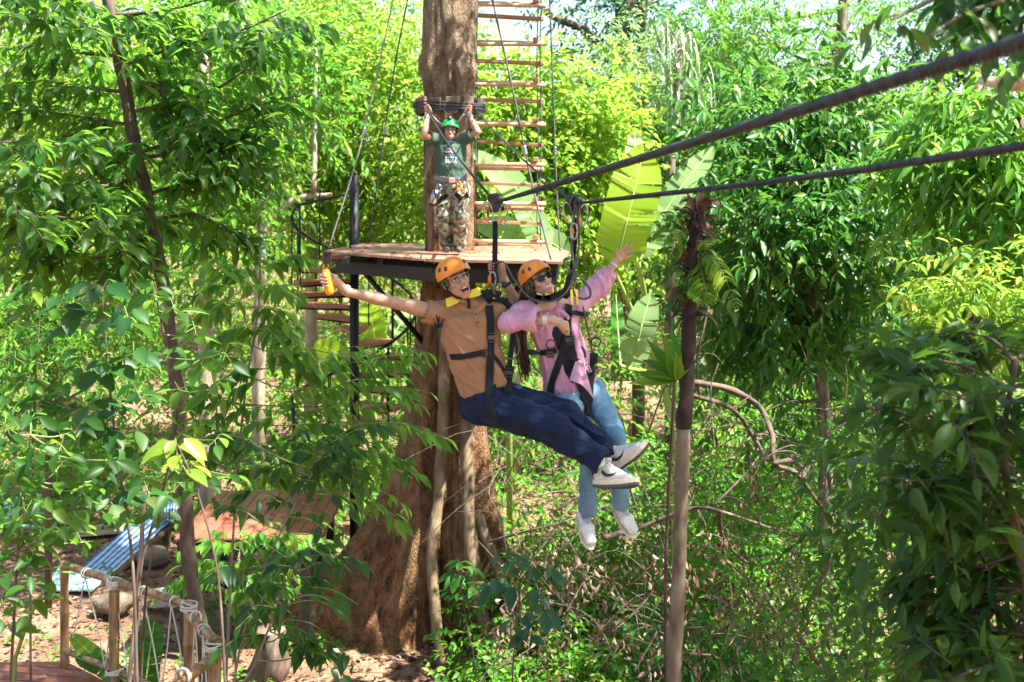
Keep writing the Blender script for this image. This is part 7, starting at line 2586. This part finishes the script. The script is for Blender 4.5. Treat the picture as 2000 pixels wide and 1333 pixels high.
def wood():
    # right hand bush tree, close enough to tell leaf from leaf
    wood_tree('bush_tree', 'big dense green bush tree with drooping pointed leaves right of the palm trunk', 'tree', [(1560, 540), (1592, 625), (1604, 720), (1612, 880)], 12.8, (.05, .08),
              [(1500, 330, 12.6, .95, .8, .8, 200), (1600, 300, 12.8, 1.0, .9, .8, 210), (1480, 480, 12.3, .8, .8, .7, 190), (1600, 470, 12.2, 1.0, .9, .8, 230), (1640, 390, 12.9, .7, .7, .7, 130), (1650, 550, 12.5, .6, .7, .6, 130), (1540, 600, 12.6, .9, .7, .7, 150), (1620, 650, 13.4, .8, .6, .6, 110), (1450, 640, 13.2, .7, .6, .6, 110), (1560, 200, 13.2, .9, .7, .6, 130), (1500, 740, 14.2, .9, .5, .8, 100), (1640, 770, 14.2, .7, .5, .7, 80)],
              .17, .34, 'lf_bush', 'bark_grey', 300, 101, .40, 8, .75, tpl=LT3)
    wood_tree('dark_tree', 'dark blue green tree standing behind the bush tree at the right', 'tree', [(1830, 120), (1838, 350), (1842, 600)], 18.5, (.10, .16),
              [(1800, 240, 18.5, 1.1, .9, .9, 190), (1740, 350, 17.8, 1.0, .8, .9, 210), (1720, 470, 17.6, 1.0, .8, .9, 200), (1790, 560, 17.6, 1.0, .8, .9, 190), (1850, 360, 18.2, 1.0, .9, .9, 190), (1800, 480, 18.5, 1.1, .9, 1.0, 210), (1890, 500, 18.5, .9, .8, .9, 150), (1750, 580, 18.6, .9, .8, .9, 150), (1960, 420, 19, .9, .8, 1.0, 150), (1860, 620, 18.4, 1.1, .9, .9, 170)],
              .17, .36, 'lf_dark', 'bark_brown', 150, 102, .5, 9, .5)
    wood_tree('bright_shrub', 'yellow green shrub with arching shoots beyond the dark shrub at right', 'shrub', [(1900, 600), (1905, 700), (1910, 900)], 8.5, (.02, .035),
              [(1880, 600, 8.5, .40, .35, .22, 60), (1950, 570, 8.5, .4, .35, .22, 60), (1860, 640, 8.6, .35, .3, .2, 40), (1990, 620, 8.4, .4, .3, .25, 50), (1950, 660, 8.8, .5, .4, .3, 50)],
              .115, .32, 'lf_yellow', 'bark_brown', 150, 103, .3, 7, .6, tpl=LT3)
    wood_tree('leafy_tree', 'tree with hanging row leaves at the right edge between the two cables', 'tree', [(1990, 230), (2020, 450), (2040, 700)], 10.0, (.04, .08),
              [(1880, 270, 10, .55, .4, .3, 55), (1960, 250, 10, .6, .4, .3, 70), (1850, 370, 10.5, .5, .4, .3, 40), (1960, 330, 10.4, .6, .5, .3, 60), (1930, 470, 10.2, .5, .4, .3, 50), (1990, 520, 9.8, .5, .4, .35, 60)],
              .20, .30, 'lf_bright', 'bark_brown', 150, 104, .55, 10, .8, tpl=LT3)
    # left of the big trunk
    wood_tree('leafy_tree', 'yellow green tree filling the gap between the slim tree and the big trunk', 'tree', [(612, 100), (615, 240), (612, 380), (608, 560)], 22.5, (.09, .12),
              [(700, 60, 22, 1.5, 1.1, 1.1, 416), (620, 180, 22.5, 1.3, 1.0, 1.0, 320), (760, 180, 22, 1.2, 1.0, 1.1, 384), (680, 300, 22, 1.3, 1.0, 1.0, 384), (780, 340, 22.3, 1.1, 1.0, 1.0, 320), (620, 420, 22.5, 1.1, .9, .9, 240), (740, 440, 22.5, 1.2, 1.0, .9, 304)],
              .165, .40, 'lf_yellow', 'bark_pale', 150, 105, .6, 8, .4)
    wood_tree('forked_tree', 'pale trunk with a curved whitish limb left of the black pole', 'tree', [(505, 60), (508, 250), (510, 400), (508, 560), (506, 720)], 19, (.07, .12),
              [(480, 120, 19, 1.2, .9, .9, 140), (560, 230, 19.2, 1.0, .8, .8, 120), (430, 260, 19, .9, .8, .8, 110), (540, 90, 19.5, 1.1, .9, .8, 120)],
              .19, .38, 'lf_bright', 'bark_pale', 100, 106, .5, 8, .4, limbs=(([(512, 465), (530, 425), (560, 398), (600, 384), (648, 381)], .085, .035), ([(612, 378), (615, 240), (617, 60)], .05, .035)))
    wood_tree('slim_tree', 'straight pale grey trunk directly right of the slim brown trunk', 'tree', [(398, 100), (400, 300), (402, 500), (403, 780)], 17.5, (.085, .12),
              [(400, 60, 17.5, 1.1, .8, .8, 130), (330, 160, 17.8, .9, .8, .7, 100), (460, 340, 17.5, .8, .7, .6, 100), (340, 380, 17.8, .8, .7, .7, 90), (440, 460, 17, .7, .6, .4, 90)],
              .19, .38, 'lf_bright', 'bark_pale', 100, 107, .5, 8, .5)
    wood_tree('leafy_tree', 'far yellowish tree glowing through the branches at the upper left', 'tree', [(100, 100), (105, 350), (110, 620)], 25, (.10, .16),
              [(60, 60, 25, 1.6, 1.0, 1.2, 368), (180, 150, 25, 1.5, 1.0, 1.2, 352), (60, 260, 25, 1.5, 1.0, 1.2, 352), (190, 360, 25.5, 1.5, 1.0, 1.2, 336), (70, 440, 25, 1.5, 1.0, 1.1, 336), (300, 250, 25.5, 1.4, 1.0, 1.2, 320), (320, 70, 25.5, 1.4, 1, 1.2, 288)],
              .18, .40, 'lf_yellow', 'bark_brown', 100, 108, .65, 8, .4)
    wood_tree('feathery_shrub', 'feathery bright shrub at the left edge above the yard', 'shrub', [(90, 560), (92, 640), (95, 800)], 15, (.03, .05),
              [(40, 600, 15, .8, .7, .6, 130), (120, 560, 15.2, .7, .6, .55, 120), (190, 620, 15, .7, .6, .55, 120), (60, 690, 15, .8, .7, .5, 120), (160, 700, 14.8, .8, .6, .5, 120), (250, 560, 15.6, .7, .6, .5, 100)],
              .13, .28, 'lf_bright', 'bark_brown', 150, 109, .4, 10, .5)
    # behind the ladder and the guide
    wood_tree('round_leaf_tree', 'sunlit round leafed tree right behind the hanging ladder', 'tree', [(1010, 250), (1008, 400), (1005, 600)], 20.5, (.07, .11),
              [(960, 240, 20.5, 1.0, .8, .9, 304), (1060, 220, 20.5, 1.1, .9, .9, 336), (1120, 320, 20.3, 1.0, .8, .9, 320), (990, 350, 20.2, 1.1, .8, .9, 336), (1080, 420, 20.2, 1.1, .8, .9, 336), (960, 470, 20.4, 1.0, .8, .8, 272), (1150, 470, 20.3, 1.0, .8, .9, 288), (1160, 200, 21, .9, .8, .8, 240)],
              .15, .62, 'lf_yellow', 'bark_pale', 150, 110, .5, 7, .5)
    wood_tree('pale_tree', 'pale silvery leafed tree right of the ladder beneath the screw pine', 'tree', [(1240, 180), (1244, 340), (1246, 560)], 24, (.10, .14),
              [(1230, 180, 24, 1.3, 1.0, 1.1, 352), (1340, 200, 24, 1.4, 1.0, 1.2, 400), (1400, 310, 24, 1.3, 1.0, 1.1, 352), (1250, 330, 24.4, 1.3, 1, 1.1, 304), (1180, 380, 24, 1.0, .9, 1.0, 256), (1400, 430, 24, 1.2, 1, 1.1, 304), (1300, 460, 24.3, 1.2, 1, 1, 288)],
              .15, .34, 'lf_pale', 'bark_grey', 100, 111, .55, 9, .5)
    wood_tree('tall_tree', 'tall grey branching tree against the sky at the upper right of the ladder', 'tree', [(1225, -40), (1216, 60), (1210, 130), (1212, 260), (1215, 480)], 30, (.22, .30),
              [(1180, -10, 30, 1.6, 1.0, .9, 120), (1290, 0, 30, 1.6, 1.0, .9, 130), (1120, 160, 30.5, 1.5, 1, 1.0, 130), (1330, 90, 30.5, 1.6, 1, 1, 140)],
              .22, .36, 'lf_teal', 'bark_brown', 0, 112, .6, 8, .4, limbs=(([(1208, 140), (1180, 100), (1140, 60), (1085, 35), (1060, 20)], .13, .08), ([(1222, 30), (1238, 60), (1262, 90)], .09, .05), ([(1255, 140), (1252, 60), (1262, -40)], .14, .12)))
    wood_tree('tall_tree', 'tall reddish brown trunk seen between the cables at the upper right', 'tree', [(1900, -40), (1905, 80), (1904, 160), (1906, 300), (1908, 500)], 26, (.18, .24),
              [(1840, 40, 26, 1.3, 1, .8, 150), (1960, 60, 26, 1.3, 1, .8, 130), (1800, 180, 26.5, 1.1, 1, .9, 130), (1980, 180, 26.5, 1.1, 1, .9, 120)],
              .20, .36, 'lf_teal', 'bark_pale', 0, 113, .55, 8, .4)
    wood_tree('leafy_tree', 'fine leafed tree with bare twisting limbs at the top right centre', 'tree', [(1650, -30), (1640, 90), (1600, 200), (1590, 400)], 23, (.10, .16),
              [(1480, 60, 23, 1.4, 1, .9, 190), (1600, 30, 23, 1.4, 1, .7, 170), (1420, 150, 23, 1.0, .9, .9, 150), (1480, 190, 22.5, 1.2, .9, .8, 180), (1640, 240, 22.5, 1.2, .9, .7, 190), (1390, 30, 24, 1.3, 1, .9, 150)],
              .13, .34, 'lf_bright', 'bark_grey', 100, 114, .45, 10, .5, limbs=(([(1640, 95), (1660, 75), (1710, 40), (1770, 25)], .07, .03), ([(1625, 140), (1650, 60), (1700, -10)], .06, .03)))
    wood_tree('leafy_tree', 'sunlit tree rising between the bush tree and the red trunk', 'tree', [(1720, 200), (1722, 330), (1725, 560)], 20, (.07, .12),
              [(1690, 285, 20, .9, .8, .6, 140), (1640, 300, 20, 1.0, .9, .8, 160), (1580, 250, 20.5, 1.0, .9, .8, 150)],
              .19, .42, 'lf_bright', 'bark_grey', 100, 115, .5, 8, .45)
wood()


# ------------------------------------------------------------------ masses nobody could count
def mass(name, label, clumps, per_clump, tlen, per, llen, ratio, mat, seed, tpl=LT1, droop=.4, r=(.9, .8, .8)):
    rng = np.random.default_rng(seed)
    arrs = []
    for c in clumps:
        s = rng.uniform(.7, 1.25)
        k = max(4, int(per_clump * s * s))
        p, d = crown_twigs(rng, c, tuple(v * s for v in r), k, 7, .35, .3)
        arrs.append(twig_leaves(rng, p, d, np.full(k, tlen), per, llen, ratio, droop, .5))
    a = cat(*arrs)
    gz = a[0][:, 2] > -.3
    a = tuple(x[gz] for x in a)
    me = leaves_mesh(name, tpl, *a)
    o = link(name, me, None, M[mat])
    tag(o, label, kind='stuff')
    return o

def masses():
    rng = np.random.default_rng(200)
    holes = [(1110, 90, 75, 75), (1165, 40, 60, 40), (1690, 142, 75, 38), (1585, 100, 48, 30), (1960, 290, 50, 30), (1720, 60, 40, 30), (1880, 130, 40, 30), (60, 20, 50, 25), (1500, 20, 40, 25), (1980, 180, 40, 40), (1380, 20, 30, 30), (1000, 60, 50, 60), (1060, 150, 40, 40), (1270, 20, 40, 30), (100, 560, 25, 40), (1830, 500, 20, 60)]
    C1, C2 = [], []
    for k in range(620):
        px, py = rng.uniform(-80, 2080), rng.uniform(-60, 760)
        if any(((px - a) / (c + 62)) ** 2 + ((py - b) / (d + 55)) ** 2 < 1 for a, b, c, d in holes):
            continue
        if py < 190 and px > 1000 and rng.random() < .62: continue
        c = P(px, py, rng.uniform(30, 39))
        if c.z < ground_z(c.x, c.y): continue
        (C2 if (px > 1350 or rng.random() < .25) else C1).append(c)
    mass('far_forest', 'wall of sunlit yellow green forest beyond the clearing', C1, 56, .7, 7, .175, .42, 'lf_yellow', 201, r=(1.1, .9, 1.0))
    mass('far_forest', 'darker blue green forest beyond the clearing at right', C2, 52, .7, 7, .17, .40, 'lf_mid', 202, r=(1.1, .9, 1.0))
    # undergrowth along the back of the yard and down the right hand bank
    C3 = []
    for k in range(240):
        Y = rng.uniform(17.5, 27)
        x = rng.uniform(-.47, .48) * Y
        h = rng.uniform(0, 1) ** 1.5 * 2.3
        if x < -1.5 and Y < 22 and rng.random() < .6: h *= .3
        C3.append(Vector((x, Y, ground_z(x, Y) + .25 + h)))
    mass('undergrowth', 'bright bushy undergrowth along the back of the yard', C3, 20, .4, 7, .16, .40, 'lf_bright', 203, LT2, r=(.7, .6, .45))
    C4 = []
    for k in range(520):
        Y = rng.uniform(10.4, 17)
        px = rng.uniform(945, 1700)
        x = (px - 1000) / FPX * Y
        g = ground_z(x, Y)
        if px < 1330 and rng.random() < .35: continue
        top = 1.2 + 1.6 * max(0, min(1, (px - 1000) / 500))
        C4.append(Vector((x, Y, g + .1 + rng.random() ** 1.3 * top * (.45 + .55 * (Y - 11) / 6))))
    mass('bank_greenery', 'small leafed bushes and creepers covering the right hand bank', C4, 14, .28, 7, .105, .42, 'lf_bright', 204, LT2, r=(.42, .4, .3))
    C5 = []
    for k in range(230):
        Y = rng.uniform(8.2, 11.5)
        px = rng.uniform(1180, 1800)
        x = (px - 1000) / FPX * Y
        g = ground_z(x, Y)
        if px < 1420 and rng.random() < .75: continue
        C5.append(Vector((x, Y, g + .2 + rng.random() * 1.2)))
    mass('bank_greenery', 'shaded low creepers at the bottom of the right hand bank', C5, 9, .25, 6, .10, .40, 'lf_mid', 205, LT2, r=(.38, .35, .3))
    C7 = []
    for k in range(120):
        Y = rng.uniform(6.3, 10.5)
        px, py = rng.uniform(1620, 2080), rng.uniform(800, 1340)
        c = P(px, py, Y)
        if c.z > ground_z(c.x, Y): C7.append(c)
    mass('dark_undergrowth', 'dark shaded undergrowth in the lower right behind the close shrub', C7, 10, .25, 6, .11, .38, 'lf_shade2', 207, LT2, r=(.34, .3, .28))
    # low plants round the yard
    C6 = [Vector((x, y, ground_z(x, y) + .08)) for x, y in zip(rng.uniform(-6, 1.5, 70), rng.uniform(12.2, 16.5, 70))]
    mass('ground_plants', 'scattered small green plants sprouting through the leaf litter', C6, 3, .15, 5, .09, .45, 'lf_bright', 206, LT2, r=(.2, .2, .08))

    # dead twigs and hanging dry leaves in the tangle
    rnd = random.Random(77)
    q = MB()
    for k in range(330):
        Y = rnd.uniform(8.4, 13.2)
        px, py = rnd.uniform(960, 1720), rnd.uniform(780, 1333)
        a = P(px, py, Y)
        L = rnd.uniform(.25, 1.1)
        d = Vector((rnd.uniform(-1, 1), rnd.uniform(-.5, .5), rnd.uniform(-.7, .8))).normalized()
        b = a + d * L * .5 + Vector((rnd.uniform(-.15, .15), 0, rnd.uniform(-.1, .15))); c = a + d * L + Vector((rnd.uniform(-.1, .1), 0, -.25 * L))
        if min(a.z, b.z, c.z) < ground_z(a.x, Y) - .1: continue
        pp = bez([a, b, c], 4)
        r = rnd.choice((.003, .0035, .004, .005, .006, .009))
        q.tube(pp, lerpr(r, r * .45, len(pp)), 5, cap=False)
    o = q.build('dead_twigs', M['twig']); tag(o, 'tangle of dead twigs and vines under the riders', kind='stuff')
    rg = np.random.default_rng(78)
    arrs = []
    for k in range(400):
        Y = rg.uniform(9.0, 12.8)
        px, py = rg.uniform(960, 1600), rg.uniform(860, 1340)
        w = .75 if py > 1060 and px < 1560 else .12
        if rg.random() > w: continue
        c = np.array(P(px, py, Y))
        if c[2] < ground_z(c[0], Y): continue
        n = rg.integers(8, 24)
        p = c + rg.normal(0, .07, (n, 3)) * np.array([1, 1, 1.5])
        d = rg.normal(0, .45, (n, 3)); d[:, 2] -= .9
        ln = rg.uniform(.035, .085, n)
        arrs.append((p, d, rg.normal(0, 1, (n, 3)), ln, ln * .4))
    a = cat(*arrs)
    o = link('dry_leaves', leaves_mesh('dry_leaves', LT3, *a), None, M['dead_leaf']); tag(o, 'bunches of withered brown leaves caught in the tangle', kind='stuff')
masses()


def fallen_branches():
    S = [([(1345, 745), (1420, 760), (1480, 792), (1508, 850), (1512, 905), (1555, 925), (1600, 985), (1640, 1035)], 9.6, .034, .02, 'thick bent dead branch arching down right of the palm trunk'),
         ([(1350, 772), (1430, 800), (1475, 860), (1500, 900)], 9.9, .026, .02, 'second dead branch running below the bent one'),
         ([(1512, 905), (1545, 900), (1570, 915), (1565, 945)], 9.5, .022, .026, 'short hooked branch stub on the bank'),
         ([(1365, 770), (1362, 700), (1375, 640), (1385, 600)], 10.3, .014, .006, 'thin upright dead shoot right of the palm trunk'),
         ([(1180, 1050), (1250, 1030), (1330, 1000), (1365, 992), (1410, 1000), (1500, 1030), (1560, 1050)], 9.2, .028, .010, 'grey dead branch crossing behind the palm trunk at low height'),
         ([(1405, 1000), (1408, 1040), (1430, 1075), (1460, 1100)], 9.2, .024, .012, 'dead fork hanging from the low grey branch'),
         ([(950, 1060), (1020, 1040), (1100, 1020), (1190, 985)], 11.0, .016, .008, 'thin dead branch leaning on the buttress'),
         ([(1700, 860), (1660, 1000), (1655, 1090), (1700, 1200), (1690, 1340)], 9.0, .012, .018, 'pale bare liana stem at the right of the bank'),
         ([(1550, 1290), (1580, 1180), (1640, 1070), (1680, 1020)], 8.8, .02, .012, 'leaning pale cane low on the bank'),
         ([(1600, 760), (1612, 800), (1615, 900), (1622, 960)], 11.2, .012, .022, 'split yellowish stalk standing on the bank'),
         ([(1500, 1180), (1560, 1240), (1600, 1300), (1640, 1340)], 8.6, .016, .022, 'dark root loop at the bottom of the bank'),
         ([(1245, 1000), (1220, 930), (1180, 880), (1150, 800)], 10.2, .014, .006, 'thin arching dead branch behind the jeans')]
    for pts, Y, r0, r1, lab in S:
        pp = bez([P(x, y, Y + .25 * math.sin(i * 1.9 + x)) for i, (x, y) in enumerate(pts)], 7)
        t = thing('fallen_branch', lab, 'branch', pp[0], 'dead branches tangled on the bank')
        MB().tube(pp, [v * .8 for v in lerpr(r0, r1, len(pp))], 8, wob=.45, seed=int(pts[0][0])).build('limb', M['bark_brown'], t)
        rnd = random.Random(int(pts[0][0] + pts[0][1]))
        for k in range(4):
            i = rnd.randrange(1, len(pp) - 1)
            d = Vector((rnd.uniform(-1, 1), rnd.uniform(-.4, .4), rnd.uniform(-.4, 1))).normalized() * rnd.uniform(.12, .35)
            q = bez([pp[i], pp[i] + d * .5 + Vector((.03, 0, .03)), pp[i] + d], 4)
            MB().tube(q, lerpr(r1 * .5, .003, len(q)), 5, cap=False).build('twig', M['twig'], t)
    # small bright seedlings at the bottom
    for px, py, Y, L, n, mt, lab, s in ((1730, 1295, 8.2, .16, 8, 'lf_bright', 'bright long leafed seedling at the bottom right of the bank', 1), (1660, 1310, 8.0, .09, 9, 'lf_yellow', 'low yellow green seedling left of the long leafed one', 2),
                                       (1040, 1290, 11.8, .20, 6, 'lf_bright', 'broad lobed leaf plant at the foot of the big tree', 3), (930, 1310, 12.4, .14, 4, 'lf_yellow', 'single bright seedling in front of the roots', 4), (1090, 1300, 11.6, .17, 5, 'lf_mid', 'small plant beside the broad lobed leaf plant', 5)):
        c = P(px, py, Y); foot = Vector((c.x, c.y, ground_z(c.x, c.y)))
        t = thing('seedling', lab, 'seedling', foot)
        rg = np.random.default_rng(s)
        MB().tube([foot, (foot + c) / 2 + Vector((.02, 0, 0)), c], [.006, .005, .003], 6).build('stem', M['stem_green'], t)
        a = np.linspace(0, 2 * math.pi, n, endpoint=False) + rg.uniform(0, 1, n)
        d = np.stack([np.cos(a), np.sin(a), rg.uniform(-.1, .7, n)], 1)
        arr = (np.tile(np.array(c), (n, 1)) - d * .01 + np.array([0, 0, 1]) * rg.uniform(-.12, .02, (n, 1)), d, np.tile([[0, -.3, 1.0]], (n, 1)), L * rg.uniform(.8, 1.2, n), L * .38 * rg.uniform(.9, 1.1, n))
        put_leaf_objects(t, template_mesh('leaf', LTBIG, 1.0, M[mt]), list(range(n)), arr)
fallen_branches()
